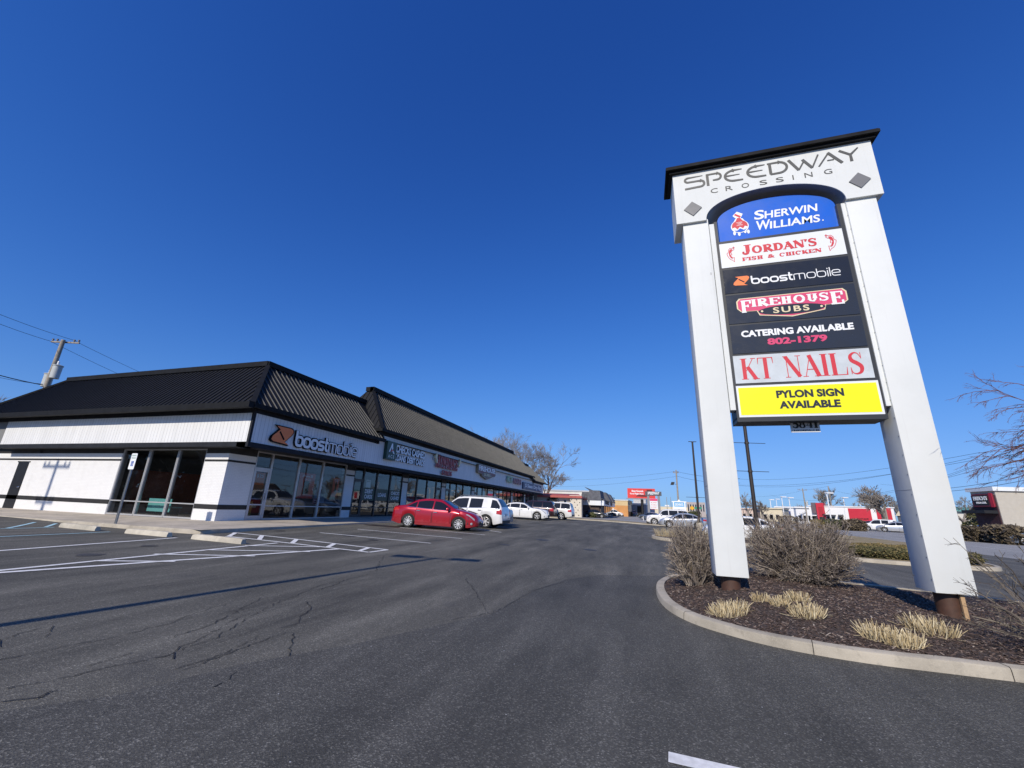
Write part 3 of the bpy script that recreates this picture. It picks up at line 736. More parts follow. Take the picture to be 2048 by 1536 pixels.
        n = len(p); st.append((p, [t * .7 + (T * 1.05 - t) * math.sin(math.pi * i / (n - 1)) ** 2.2 for i in range(n)]))
        st.append(([(W - .09, .98), (W - .09, .70)], t * .9)); st.append(([(.08, .02), (.08, .32)], t * .9))
    elif ch == 'J': V(W * .62, .25, 1); Hs(W * .62, 1, .22); p = bez([(W * .62, .28), (W * .55, .08), (W * .33, .03), (W * .15, .12), (W * .16, .26)], 16); st.append((p, [T * (1 - .6 * i / (len(p) - 1)) for i in range(len(p))])); st.append((ell(W * .17, .22, .04, .04, 0, 360, 8), .08))
    elif ch == "'": W = .28; st.append(([(.15, 1), (.10, .68)], [T * .9, t]))
    elif ch == '.': W = .25; st.append(([(.06, .07), (.19, .07)], .14))
    elif ch == '1': W = .5; V(.27, 0, 1, T); Hs(.27, 0, .2); st.append(([(.27, .97), (.1, .82)], t))
    elif ch == '4': W = .75; V(.52, 0, 1, T * .9); st.append(([(.05, .30), (.72, .30)], t * 1.3)); D((.50, .98), (.06, .30), t); Hs(.52, 0, .17)
    elif ch == '5': W = .7; st.append(([(.14, .95), (.6, .95)], .1)); V(.15, .5, .95, t); p = bez([(.14, .52), (.35, .62), (.58, .48), (.58, .2), (.36, .04), (.14, .1)], 20); st.append((p, [t + (T - t) * math.sin(math.pi * i / (len(p) - 1)) for i in range(len(p))])); st.append((ell(.15, .16, .05, .05, 0, 360, 8), .1))
    elif ch == '8': W = .72; st.append((ell(.36, .74, .2, .22, 0, 360, 18), [t + (T * .7 - t) * abs(math.cos(2 * math.pi * i / 18)) for i in range(19)])); st.append((ell(.36, .28, .25, .25, 0, 360, 18), [t + (T * .85 - t) * abs(math.cos(2 * math.pi * i / 18)) for i in range(19)]))
    elif ch == ' ': W = .4
    return st, W
def put_serif(mb, s, O, U, V, Nn, w, h, T=.2, t=.06, ser=.09, sh=.05, gap=.02, ext=0.0, m=0, sizes=None):
    O, U, V, Nn = Vector(O), Vector(U).normalized(), Vector(V).normalized(), Vector(Nn).normalized()
    gl = [serif_glyph(c, T, t, ser, sh) for c in s]; sz = sizes or [1] * len(s)
    tot = sum(g[1] * k for g, k in zip(gl, sz)) + gap * (len(s) - 1); sx = w / tot; x = 0; q = 0
    for (st, W), k in zip(gl, sz):
        for pts, wd in st:
            # widths scale with the mean of the two scales
            P = [((x + a * k) * sx, b * h * k) for a, b in pts]
            dx = abs(P[-1][0] - P[0][0]); dy = abs(P[-1][1] - P[0][1])
            f = (h if dy < dx * .35 else sx) * k if len(pts) == 2 else (h + sx) * .5 * k
            ww = [v * f for v in wd] if isinstance(wd, (list, tuple)) else wd * f
            if isinstance(ww, list) and len(ww) != len(P): ww = [ww[min(len(ww) - 1, int(i * len(ww) / len(P)))] for i in range(len(P))]
            mb.ribbon(P, ww, O, U, V, Nn, lift=.0015 + (q % 7) * .0005, ext=ext, m=m); q += 1
        x += W * k + gap
    return mb
def flat_shape(mb, pts, O, U, V, Nn, lift, m=0, ext=0.0):
    O, U, V, Nn = Vector(O), Vector(U), Vector(V), Vector(Nn)
    P = [O + U * a + V * b + Nn * lift for a, b in pts]
    a2 = sum(pts[i][0] * pts[(i + 1) % len(pts)][1] - pts[(i + 1) % len(pts)][0] * pts[i][1] for i in range(len(pts)))
    if a2 < 0: P.reverse()
    if ext > 0: mb.prism([p - Nn * ext for p in P], Nn * ext, m)
    else: mb.poly(P, m)
EMBLEM = [(.16, .98), (.85, .98), (.96, .91), (.98, .76), (.91, .58), (.64, .17), (.85, .02), (.12, .09), (.02, .18), (.06, .38), (.36, .82)]
def boost_word(mb, O, U, V, Nn, w, h, ext, m=0, tk=1.0):
    """'boost' in heavy and 'mobile' in light rounded strokes; h = ascender height, x-height .70 of it"""
    O, U, V, Nn = Vector(O), Vector(U), Vector(V), Vector(Nn)
    X = .70; T = .155; t = .082; st = []
    def rr(x0, x1, th, y0=0, y1=X, r=.22):
        a = th / 2; x0 += a; x1 -= a; y0 += a; y1 -= a; p = []
        for cx_, cy_, a0 in ((x1 - r, y1 - r, 0), (x0 + r, y1 - r, 90), (x0 + r, y0 + r, 180), (x1 - r, y0 + r, 270)): p += ell(cx_, cy_, r, r, a0, a0 + 90, 5)
        st.append((p, th, True))
    x = 0; W1 = .80
    st.append(([(x + T / 2, .35), (x + T / 2, 1)], T, False)); rr(x, x + W1, T); x += W1 + .03
    rr(x, x + W1, T); x += W1 + .03
    rr(x, x + W1, T); x += W1 + .04
    ws = .70; p = [(x + ws - .02, X - T / 2)] + [(x + .18, X - T / 2)] + ell(x + .18 + .02, X * .5 + .135, .12, .135, 90, 270, 6)[1:-1] + [(x + .2, X / 2), (x + ws - .2, X / 2)] + ell(x + ws - .2, X * .5 - .135, .12, .135, 90, -90, 6)[1:-1] + [(x + ws - .2, T / 2), (x + .02, T / 2)]
    st.append((p, T, False)); x += ws + .05
    st.append(([(x + T, .95), (x + T, .25)] + ell(x + T + .16, .25, .16, .25 - T / 2, 180, 270, 5)[1:] + [(x + .42, T / 2)], T, False)); st.append(([(x, X - T / 2), (x + .42, X - T / 2)], T, False)); x += .48
    wm = 1.0; st.append(([(x + t / 2, 0), (x + t / 2, X - .1)] + ell(x + t / 2 + .14, X - .14 - t / 2, .14, .14, 180, 90, 4)[1:] + [(x + wm - .2, X - t / 2)] + ell(x + wm - .14 - t / 2, X - .14 - t / 2, .14, .14, 90, 0, 4)[1:] + [(x + wm - t / 2, 0)], t, False)); st.append(([(x + wm / 2, 0), (x + wm / 2, X - t)], t, False)); x += wm + .1
    rr(x, x + .78, t); x += .86
    st.append(([(x + t / 2, .35), (x + t / 2, 1)], t, False)); rr(x, x + .78, t); x += .88
    st.append(([(x + t / 2, 0), (x + t / 2, X)], t, False)); st.append(([(x + t / 2, .84), (x + t / 2, .95)], t, False)); x += t + .1
    st.append(([(x + t / 2, 0), (x + t / 2, 1)], t, False)); x += t + .09
    we = .74; p = [(x + .04, X / 2)] + [(x + we - t / 2, X / 2)] + ell(x + we - t / 2 - .2, X - t / 2 - .2, .2, .2, 0, 90, 4) + ell(x + t / 2 + .2, X - t / 2 - .2, .2, .2, 90, 180, 4) + ell(x + t / 2 + .2, t / 2 + .2, .2, .2, 180, 270, 4) + [(x + we - .05, t / 2)]
    st.append((p, t, False)); x += we
    sx = w / x; sy = h
    for i, (p, th, cl) in enumerate(st): mb.ribbon([(a * sx, b * sy) for a, b in p], th * tk * (sx + sy) * .5, O, U, V, Nn, lift=.002 + (i % 5) * .0006, ext=ext, closed=cl, m=m)
# ----------------------------------------------------------------- the strip of shops
XW, YW = -17.6, 14.12          # front wall plane, side wall plane
XF, YF = -16.0, 13.56          # fascia planes
FB, FB2, FT, FT2 = 3.63, 3.84, 5.10, 5.72   # fascia: bottom, top of black board, top of white (low / tall part)
YEND = 70.3
FLOOR = .52
shop = thing('strip_mall', 'long white brick strip mall with black ribbed mansard roof beside the parking lot', 'building', (-17.6, 14.12, 0))
def part(name, mb, mat, **k): return obj(name, mb, mat, shop, **k)
# solid shell: back and top so no light leaks; rooms behind the glass
mb = MB()
mb.box(-37.0, -24.6, YW, YW + .3, -.3, 3.0); mb.box(-37.0, -24.6, YW, YW + .3, 3.0, 3.415)
part('wall', mb, M_BRICK)
PIERS = [(22.15, 22.94), (28.75, 29.5), (35.5, 36.3), (42.7, 43.5), (50.0, 50.8), (57.2, 58.0), (64.0, 64.8), (69.6, 70.2)]
BANDS = ((1.0, 1.2, .012), (3.05, 3.14, .012), (3.415, 3.75, .008))
for z0, z1, e in BANDS: mb = MB(); mb.box(-37.01, -24.59, YW - e, YW + .05, z0, z1); part('painted_band', mb, M_BAND)
for i, (y0, y1) in enumerate([(YW, 15.55)] + PIERS):
    xb = -18.98 if i == 0 else XW - .35
    mb = MB(); mb.box(xb, XW, y0, y1, -.3, 3.415); pr = part('pier', mb, M_BRICK)
    for z0, z1, e in BANDS: mb = MB(); mb.box(xb + .002, XW + e, y0 - (e if i == 0 else .006), y1 + .006, z0, z1); obj('painted_band', mb, M_BAND, pr)
# inner shell (party walls, floor, ceiling, back wall) seen through the glass
M_ROOM = plain('room_wall', (.22, .21, .20), .8, var=.1); M_FLOOR = plain('room_floor', (.10, .095, .09), .5, var=.2); M_CEIL = plain('room_ceiling', (.32, .32, .31), .9, var=.08)
mb = MB(); mb.box(-37, -17.75, YW + .31, YEND, .2, FLOOR, 1); mb.box(-37, -17.75, YW + .31, YEND, 3.72, 3.80, 2)
mb.box(-27.6, -27.4, YW + .31, YEND, FLOOR, 3.72, 0)
for y in (22.5, 29.1, 35.9, 43.1, 50.4, 57.6, 64.4): mb.box(-27.4, XW - .36, y - .06, y + .06, FLOOR, 3.72, 0)
mb.box(-37, -17.0, YEND - .1, YEND, -.3, 3.72, 0); mb.box(-37.0, -36.8, YW + .3, YEND, -.3, 3.8, 0)
part('interior', mb, [M_ROOM, M_FLOOR, M_CEIL])
# upper shell behind the fascias
mb = MB(); mb.box(-37.0, XF - .06, YF + .06, YEND, 3.86, 5.4); part('soffit', mb, plain('soffit_paint', (.20, .20, .20), .7, var=.1))
# fascia
mb = MB(); mb.box(-33.75, XF - .004, YF, YF + .055, FB2, FT); mb.box(XF - .055, XF, YF + .1, 22.6, FB2, FT); mb.box(XF - .055, XF, 22.6, 62.6, FB2, FT2); mb.box(XF - .055, XF, 62.6, YEND, FB2, FT + .1)
part('fascia', mb, M_SIDING)
mb = MB()
mb.box(-33.8, XF - .1, YF - .03, YF + .6, FB, FB2 - .003); mb.box(XF - .6, XF + .03, YF - .03, YEND + .05, FB, FB2 - .003)      # lower boards with their soffit
mb.box(XF - .09, XF + .025, YF - .025, YF + .09, FB2, FT + .2)                                                              # corner board
mb.box(-36.9, XF + .0, YF - .02, YF + .3, FT + .003, FT + .27); mb.box(XF - .3, XF + .02, YF + .1, 22.55, FT + .003, FT + .27)
mb.box(XF - .3, XF + .02, 22.62, 62.6, FT2 + .003, FT2 + .3); mb.box(XF - .3, XF + .02, 62.65, YEND, FT + .103, FT + .4)
mb.box(XF - .5, XF + .1, 22.6, 22.7, FT, FT2 + .3)
part('trim_board', mb, plain('charcoal_board', (.022, .024, .030), .7, var=.25, spec=.2))
# mansard roofs with standing ribs
def mansard(name, e, r, ribmat, step=.31, rw=.017, rh=.05, ends=(0, 0)):
    """e: two eave points, r: two ridge points (same order)"""
    e0, e1, r0, r1 = (Vector(p) for p in (*e, *r)); mb = MB(); mb.quad(e0, e1, r1, r0)
    U = (e1 - e0).normalized(); S = ((r0 - e0) - U * (r0 - e0).dot(U)); H = S.length; S.normalize(); N = U.cross(S).normalized()
    if N.z < 0: N = -N
    L = (e1 - e0).length; n = int(L / step); o0 = (r0 - e0).dot(U); o1 = L - (r1 - e0).dot(U)
    for i in range(1, n):
        u = L * i / n; t1 = 1.0
        if u < o0: t1 = u / o0
        if L - u < o1: t1 = min(t1, (L - u) / o1)
        if t1 < .04: continue
        a = e0 + U * u; b = a + S * H * min(1, t1) * .985
        mb.obox((a + b) / 2 + N * rh * .5, U * rw * .5, (b - a) * .5, N * rh * .5, 1)
    return obj(name, mb, [M_ROOFP, ribmat], shop)
EZ = 5.425
mansard('roof', ((-36.86, 13.12, EZ), (-15.7, 13.12, EZ)), ((-34.35, 15.63, 8.11), (-18.22, 15.63, 8.11)), M_RIBD, .30)
mansard('roof', ((-15.7, 13.12, EZ), (-15.7, 23.0, EZ)), ((-18.22, 15.63, 8.11), (-18.22, 24.5, 8.11)), M_RIB, .31)
mansard('roof', ((-15.69, 22.54, 6.07), (-15.69, 62.9, 6.07)), ((-18.1, 24.34, 9.18), (-18.1, 60.3, 9.18)), M_RIB, .31)
mansard('roof', ((-20.6, 22.54, 6.07), (-15.69, 22.54, 6.07)), ((-18.6, 24.34, 9.18), (-18.1, 24.34, 9.18)), M_RIBD, .31)
mansard('roof', ((-15.7, 61.2, 5.5), (-15.7, 72.0, 5.5)), ((-18.22, 61.2, 8.2), (-18.22, 69.3, 8.2)), M_RIB, .31)
mb = MB()   # back slopes and decks so the roof is closed
mb.quad((-36.86, 13.12, EZ), (-34.35, 15.63, 8.11), (-34.35, 60, 8.11), (-36.86, 60, EZ)); mb.quad((-34.35, 15.63, 8.1), (-18.22, 15.63, 8.1), (-18.22, 24.5, 8.1), (-34.35, 24.5, 8.1))
mb.quad((-18.6, 24.34, 9.17), (-18.1, 24.34, 9.17), (-18.1, 60.3, 9.17), (-18.6, 60.3, 9.17)); mb.quad((-20.6, 22.54, 6.07), (-18.6, 24.34, 9.18), (-18.6, 60.3, 9.18), (-20.6, 62.9, 6.07))
mb.quad((-15.69, 62.9, 6.07), (-18.1, 60.3, 9.18), (-18.6, 60.3, 9.18), (-20.6, 62.9, 6.07)); mb.quad((-15.7, 72.0, 5.5), (-18.22, 69.3, 8.2), (-22, 69.3, 8.2), (-22, 72, 5.5))
mb.quad((-18.22, 61.2, 8.19), (-18.22, 69.3, 8.19), (-22, 69.3, 8.19), (-22, 61.2, 8.19)); mb.quad((-34.35, 24.5, 6.1), (-20.6, 24.5, 6.1), (-20.6, 70, 6.1), (-34.35, 70, 6.1))
mb.quad((-37, 13.2, EZ - .01), (-15.75, 13.2, EZ - .01), (-15.75, 70, EZ - .01), (-37, 70, EZ - .01))
part('roof_deck', mb, M_ROOFP)
mb = MB()   # ridge caps, hip caps, gutters
def cap(a, b, w=.13, h=.09, dz=.03):
    a, b = Vector(a), Vector(b); t = (b - a).normalized(); s = t.cross(Vector((0, 0, 1))).normalized(); u = s.cross(t); mb.obox((a + b) / 2 + Vector((0, 0, dz)), t * ((b - a).length / 2 + .04), s * w, u * h)
cap((-34.2, 15.66, 8.11), (-18.2, 15.66, 8.11), .16, .13, .10); cap((-18.25, 15.6, 8.11), (-18.25, 24.45, 8.11), .16, .13, .104); cap((-15.72, 13.14, EZ), (-18.22, 15.63, 8.11), .1, .05, .04); cap((-36.86, 13.12, EZ), (-34.35, 15.63, 8.11), .1, .05, .04)
cap((-18.13, 24.25, 9.18), (-18.13, 58.9, 9.18), .16, .15, .12); cap((-18.6, 24.37, 9.18), (-18.05, 24.37, 9.18), .16, .15, .116); cap((-15.71, 22.56, 6.07), (-18.1, 24.34, 9.18), .1, .05, .04); cap((-18.25, 61.2, 8.2), (-18.25, 68.3, 8.2), .15, .12, .1)
part('ridge_cap', mb, M_BLACK)
mb = MB()
mb.box(-36.9, -15.62, 12.89, 13.14, EZ - .22, EZ + .015); mb.box(-15.72, -15.6, 13.15, 23.0, EZ - .17, EZ + .02); mb.box(-15.71, -15.59, 22.5, 62.9, 5.9, 6.085); mb.box(-20.6, -15.6, 22.42, 22.55, 5.9, 6.085); mb.box(-15.72, -15.6, 62.95, 72.0, 5.33, 5.52)
mb.box(-36.9, -15.8, 13.14, 13.6, EZ - .06, EZ - .03); mb.box(-16.2, -15.73, 13.2, 22.5, EZ - .055, EZ - .03); mb.box(-16.2, -15.72, 22.6, 62.8, 6.0, 6.03); mb.box(-16.2, -15.73, 63, 72.0, 5.42, 5.45)
part('gutter', mb, M_BLACK)
mb = MB(); mb.tube([(-15.95, 62.75, 5.95), (-15.95, 62.95, 5.7), (-15.95, 63.2, 4.6), (-15.95, 63.2, 4.3)], .06, 8); part('downspout', mb, M_BLACK)
# ---- glazing
fm_w, fm_d = M_ALU, M_ALUD
def window(x0, x1, zt, plane, fixed, transom=None, dark=False, door=False):
    """one pane bay: plane 'x' means it lies in plane x=fixed and runs along y"""
    zb = FLOOR + .02; fw = .05
    def bx(mb, a0, a1, z0, z1, d0, d1):
        if plane == 'x': mb.box(fixed + d0, fixed + d1, a0, a1, z0, z1)
        else: mb.box(a0, a1, fixed - d1, fixed - d0, z0, z1)
    mbf = MB(); side = M_ALUD if dark else M_ALU
    bx(mbf, x0, x0 + fw, zb, zt, -.1, .03); bx(mbf, x1 - fw, x1, zb, zt, -.1, .03); bx(mbf, x0 + fw, x1 - fw, zb, zb + .07, -.1, .028); bx(mbf, x0 + fw, x1 - fw, zt - .05, zt, -.1, .028)
    if transom: bx(mbf, x0 + fw, x1 - fw, transom - .025, transom + .025, -.08, .026)
    w_ = obj('window', mbf, side, shop)
    mbg = MB()
    if plane == 'x': mbg.quad((fixed - .03, x0 + .02, zb + .02), (fixed - .03, x1 - .02, zb + .02), (fixed - .03, x1 - .02, zt - .02), (fixed - .03, x0 + .02, zt - .02))
    else: mbg.quad((x0 + .02, fixed + .03, zb + .02), (x1 - .02, fixed + .03, zb + .02), (x1 - .02, fixed + .03, zt - .02), (x0 + .02, fixed + .03, zt - .02))
    obj('pane', mbg, M_GLASS, w_); return w_
def shop_door(y0, y1, fixed=XW - .02, zt=3.7, zd=2.86, dark=False):
    fw = .085; mbf = MB(); a, b = fixed - .1, fixed + .03; z0 = FLOOR + .01
    mbf.box(a, b, y0, y0 + .05, z0, zt); mbf.box(a, b, y1 - .05, y1, z0, zt); mbf.box(a, b - .004, y0 + .05, y1 - .05, zd, zd + .09); mbf.box(a, b - .004, y0 + .05, y1 - .05, zt - .05, zt)
    mbf.box(a + .03, b - .012, y0 + .052, y0 + .052 + fw, z0, zd); mbf.box(a + .03, b - .012, y1 - .052 - fw, y1 - .052, z0, zd)
    mbf.box(a + .03, b - .014, y0 + .14, y1 - .14, z0, z0 + .2); mbf.box(a + .03, b - .014, y0 + .14, y1 - .14, zd - .1, zd); mbf.box(a + .03, b - .016, y0 + .14, y1 - .14, 1.2, 1.26)
    d = obj('door', mbf, M_ALUD if dark else M_ALU, shop)
    mbg = MB(); mbg.quad((fixed - .03, y0 + .02, z0 + .05), (fixed - .03, y1 - .02, z0 + .05), (fixed - .03, y1 - .02, zt - .02), (fixed - .03, y0 + .02, zt - .02)); obj('pane', mbg, M_GLASS, d)
    mbh = MB(); yh = y1 - .13; mbh.tube([(b + .0, yh, 1.45), (b + .06, yh, 1.45), (b + .06, yh, 1.75), (b, yh, 1.75)], .013, 6); obj('handle', mbh, M_DARK, d); return d
# side wall: three tall panes
for x0, x1 in ((-24.6, -22.72), (-22.70, -20.78), (-20.76, -18.99)): window(x0, x1, 3.62, 'y', YW + .05, 1.18)
mb = MB(); mb.box(-32.74, -31.8, YW - .012, YW + .1, FLOOR, 2.93); mb.box(-32.82, -31.72, YW - .022, YW + .05, 2.935, 2.99)
sd_ = obj('door', mb, plain('black_door', (.012, .011, .012), .45, var=.3), shop, label='plain black service door')
mb = MB(); mb.lathe((-31.93, YW - .012, 1.62), (0, -1, 0), [(0, .04), (.02, .04), (.03, .03), (.06, .035), (.08, .02)], 10); obj('handle', mb, M_CHROME, sd_, smooth=40)
mb = MB(); mb.box(-31.2, -31.0, YW - .1, YW + .01, 3.42, 3.56); 
part('wall_light', mb, M_DARK)
# front bays
bays = [(15.55, 22.15, [16.5, 18.3, 20.1, 22.14]), (22.94, 28.75, [23.95, 25.45, 27.1, 28.74]), (29.5, 35.5, [31.0, 32.7, 34.4]), (36.3, 42.7, [37.3, 38.8, 40.4, 42.69]), (43.5, 50.0, [44.4, 46.0, 47.7, 49.99]),
        (50.8, 57.2, [52.0, 53.7, 55.4, 57.19]), (58.0, 64.0, [59.0, 60.7, 62.2, 63.99]), (64.8, 69.6, [66.0, 67.8, 69.59])]
for bi, (y0, y1, ms) in enumerate(bays):
    dk = bi > 0
    if bi == 2:   # door at the far end of this bay
        e = [y0] + ms + [y1]
        for a, b in zip(e[:-2], e[1:-1]): window(a + .005, b - .005, 3.7, 'x', XW - .02, 1.18, True)
        shop_door(34.4, y1 - .01, dark=True)
    else:
        shop_door(y0 + .01, ms[0], dark=dk)
        for a, b in zip(ms[:-1], ms[1:]): window(a + .005, b - .005, 3.7, 'x', XW - .02, 1.18, dk)

# ----------------------------------------------------------------- shop signs on the fascia
NX, UY, UZ = Vector((1, 0, 0)), Vector((0, 1, 0)), Vector((0, 0, 1))
def F(y, z, d=.0): return Vector((XF + d, y, z))
M_CANB = plain('sign_can_black', (.006, .006, .007), .8, var=.3, spec=.15)
s = thing('store_sign', 'orange emblem and lower case white letters on the fascia nearest the street corner', 'sign', (XF, 14.5, 4.0), group='shop signs on the white fascia')
mb = MB(); O = F(14.50, 3.94); flat_shape(mb, [(a * 1.34 - .02, b * .90 - .02) for a, b in EMBLEM], O, UY, UZ, NX, .12, ext=.11); obj('emblem_case', mb, M_CANB, s)
mb = MB()
flat_shape(mb, [(a * 1.22 + .04, b * .80 + .03) for a, b in EMBLEM], O, UY, UZ, NX, .126)
obj('emblem', mb, M_ORANGE, s)
mb = MB(); flat_shape(mb, [(.42, .56), (.50, .60), (.80, .26), (.72, .22)], O, UY, UZ, NX, .131); obj('emblem_slash', mb, M_CANB, s)
mb = MB(); boost_word(mb, F(15.98, 4.0, .02), UY, UZ, NX, 4.72, .76, .06, tk=2.1); obj('letter_case', mb, M_CANB, s)
mb = MB(); boost_word(mb, F(15.99, 4.0, .081), UY, UZ, NX, 4.70, .75, .008, tk=1.25); obj('lettering', mb, M_WLET, s)

s = thing('store_sign', 'dark green logo box beside two rows of white capital letters on the fascia', 'sign', (XF, 23.4, 4.2), group='shop signs on the white fascia')
mb = MB(); mb.box(XF, XF + .25, 23.42, 24.52, 4.24, 5.44); obj('logo_box', mb, [M_GREEN], s)
mb = MB(); A = F(23.42, 4.24, .25); flat_shape(mb, [(.22, .48), (.50, 1.08), (.60, 1.08), (.68, .72), (.56, .66), (.52, .84), (.36, .52)], A, UY, UZ, NX, .004); flat_shape(mb, [(.60, .60), (.72, .66), (.92, .42), (.76, .42)], A, UY, UZ, NX, .004); put_text(mb, 'ACE', A + UY * .2 + UZ * .12, UY, UZ, NX, .7, .2, 0, .004, spacing=1.4); obj('logo_lettering', mb, M_WLET, s)
mb = MB(); flat_shape(mb, [(.44, .50), (.50, .64), (.66, .70), (.80, .56), (.64, .62)], A, UY, UZ, NX, .006); obj('logo_swoosh', mb, M_RED, s)
for txt, y0, z0, w_, h_ in (('CHECKS CASHED', 24.66, 4.82, 4.1, .56), ('LOANS  DEBIT CARDS', 24.66, 4.27, 4.1, .44)):
    mb = MB(); put_text(mb, txt, F(y0, z0, .02), UY, UZ, NX, w_, h_, .06, .09); obj('letter_case', mb, M_CANB, s)
    mb = MB(); put_text(mb, txt, F(y0, z0, .111), UY, UZ, NX, w_, h_, .045, .008); obj('lettering', mb, M_WLET, s)

s = thing('store_sign', 'three rows of red letters with cream fish on raceways on the fascia', 'sign', (XF, 30.3, 4.0), group='shop signs on the white fascia')
M_DRED = plain('dull_red_letter', (.42, .06, .065), .45, var=.15); M_RACE = plain('raceway_grey', (.45, .45, .44), .5, var=.1)
mb = MB(); mb.box(XF, XF + .1, 30.15, 35.3, 4.95, 5.2); mb.box(XF, XF + .1, 30.5, 34.9, 4.5, 4.65); mb.box(XF, XF + .1, 31.7, 33.8, 4.0, 4.14); obj('raceway', mb, M_RACE, s)
FISH = [(.0, .55), (.12, .78), (.35, .95), (.58, .98), (.72, .85), (.66, .62), (.74, .40), (.95, .30), (.80, .18), (.86, .0), (.66, .06), (.48, .22), (.40, .45), (.28, .50), (.14, .46)]
mb = MB(); flat_shape(mb, [(a * .55, b * .8) for a, b in FISH], F(30.2, 4.72), UY, UZ, NX, .24, ext=.14); flat_shape(mb, [(.5 - a * .5, b * .8) for a, b in FISH], F(34.85, 4.78), UY, UZ, NX, .24, ext=.14); obj('fish', mb, M_CREAM, s)
mb = MB(); put_serif(mb, "JORDAN'S", F(30.75, 4.72, .1), UY, UZ, NX, 4.05, .66, .24, .10, .05, .08, .0, .07, sizes=[1.15] + [1] * 7); put_text(mb, 'FISH & CHICKEN', F(30.6, 4.42, .1), UY, UZ, NX, 4.2, .28, .03, .06); put_text(mb, 'GYROS', F(31.8, 3.9, .1), UY, UZ, NX, 1.9, .40, .03, .06); obj('lettering', mb, M_DRED, s)

s = thing('store_sign', 'tan bordered shield sign with white letters on the fascia', 'sign', (XF, 39.5, 4.2), group='shop signs on the white fascia')
SHIELD = [(0, 1.16), (.12, 1.34), (5.3, 1.34), (5.45, 1.18), (5.45, .55), (5.2, .40), (4.3, .42), (4.2, .22), (2.75, -.06), (1.25, .22), (1.15, .42), (.12, .44), (0, .6)]
mb = MB(); flat_shape(mb, SHIELD, F(39.5, 4.28), UY, UZ, NX, .26, ext=.25); obj('shield_case', mb, plain('tan_return', (.30, .23, .14), .5, var=.15), s)
mb = MB(); flat_shape(mb, [(.12 + a * .956, .07 + b * .9) for a, b in SHIELD], F(39.5, 4.28), UY, UZ, NX, .266); obj('shield_face', mb, plain('faded_maroon', (.20, .06, .07), .45, var=.2), s)
mb = MB(); flat_shape(mb, ell(2.72, .40, 1.4, .26, 0, 360, 24)[:-1], F(39.5, 4.28), UY, UZ, NX, .27); obj('shield_oval', mb, plain('bronze_oval', (.14, .12, .10), .45, var=.2), s)
mb = MB(); put_text(mb, 'FIREHOUSE', F(39.72, 4.98, .27), UY, UZ, NX, 5.0, .52, .03, .03); obj('lettering', mb, M_WLET, s)
mb = MB(); put_text(mb, 'SUBS', F(41.3, 4.56, .272), UY, UZ, NX, 1.9, .26, .02, .01); obj('small_lettering', mb, M_CREAM, s)

s = thing('store_sign', 'green and dull purple channel letters on the fascia', 'sign', (XF, 49.6, 4.4), group='shop signs on the white fascia')
mb = MB(); mb.box(XF, XF + .12, 49.4, 56.0, 4.68, 4.85); obj('raceway', mb, M_RACE, s)
mb = MB(); put_text(mb, 'KT', F(49.7, 4.40, .12), UY, UZ, NX, 2.2, .80, .04, .08); obj('lettering', mb, plain('pale_green_letter', (.35, .50, .30), .45, var=.1), s)
mb = MB(); put_text(mb, 'NAILS', F(52.4, 4.40, .12), UY, UZ, NX, 3.6, .74, .04, .08); obj('lettering', mb, plain('dull_purple_letter', (.30, .13, .15), .45, var=.1), s)
s = thing('store_sign', 'navy box sign with white lettering at the far end of the fascia', 'sign', (XF, 57, 4.0), group='shop signs on the white fascia')
mb = MB(); mb.box(XF, XF + .2, 57.0, 68.2, 4.0, 4.92); obj('sign_box', mb, plain('navy_sign_face', (.02, .05, .13), .4, var=.15), s)
mb = MB(); put_text(mb, 'S Seen Dry Fig', F(58.0, 4.12, .2), UY, UZ, NX, 9.6, .66, .02, .02); obj('lettering', mb, M_WLET, s)

# ----------------------------------------------------------------- posters and furniture behind the glass
GX = XW - .07
M_PRED = plain('poster_red', (.72, .13, .09), .35, var=.15); M_POR = plain('poster_orange', (.75, .2, .06), .35, var=.15)
def poster(label, y0, y1, z0, z1, mat, texts=(), extra=None, x=GX, grp='posters in the shop windows'):
    p = thing('window_poster', label, 'poster', (x, y0, z0), group=grp); mb = MB(); mb.box(x - .006, x, y0, y1, z0, z1); obj('sheet', mb, mat, p)
    for txt, a, b, w_, h_, mt in texts:
        mb = MB(); put_text(mb, txt, Vector((x, y0 + a, z0 + b)), UY, UZ, NX, w_, h_, .02, .004); obj('lettering', mb, mt, p)
    if extra: extra(p, y0, z0)
def phone(p, y0, z0):
    mb = MB(); mb.box(GX, GX + .004, y0 + .38, y0 + .78, z0 + .22, z0 + .92); obj('phone_picture', mb, M_DARK, p)
def watch(p, y0, z0):
    mb = MB(); mb.box(GX, GX + .004, y0 + .2, y0 + .36, z0 + .28, z0 + .85); obj('watch_picture', mb, M_DARK, p)
poster('tall red poster with a dark phone and white words in the second pane', 18.5, 19.65, 1.6, 2.95, M_PRED, [('iPhone SE', .2, 1.12, .75, .13, M_WLET), ('On Us', .35, .95, .45, .12, M_WLET)], phone)
poster('narrow red poster reading FREE beside the white easel panel', 21.15, 21.68, 1.75, 2.85, M_PRED, [('FREE', .1, .9, .34, .13, M_WLET)], watch)
poster('small maroon card reading We Are Open', 19.75, 20.06, 1.32, 1.62, plain('maroon_card', (.20, .02, .05), .4, var=.1), [('We Are', .04, .17, .23, .08, M_WLET), ('Open', .06, .05, .2, .08, M_WLET)])
poster('red and orange header poster on the glass of the corner shop door', 15.72, 16.3, 2.15, 2.72, M_POR, [('$25', .1, .32, .4, .16, M_WLET)])
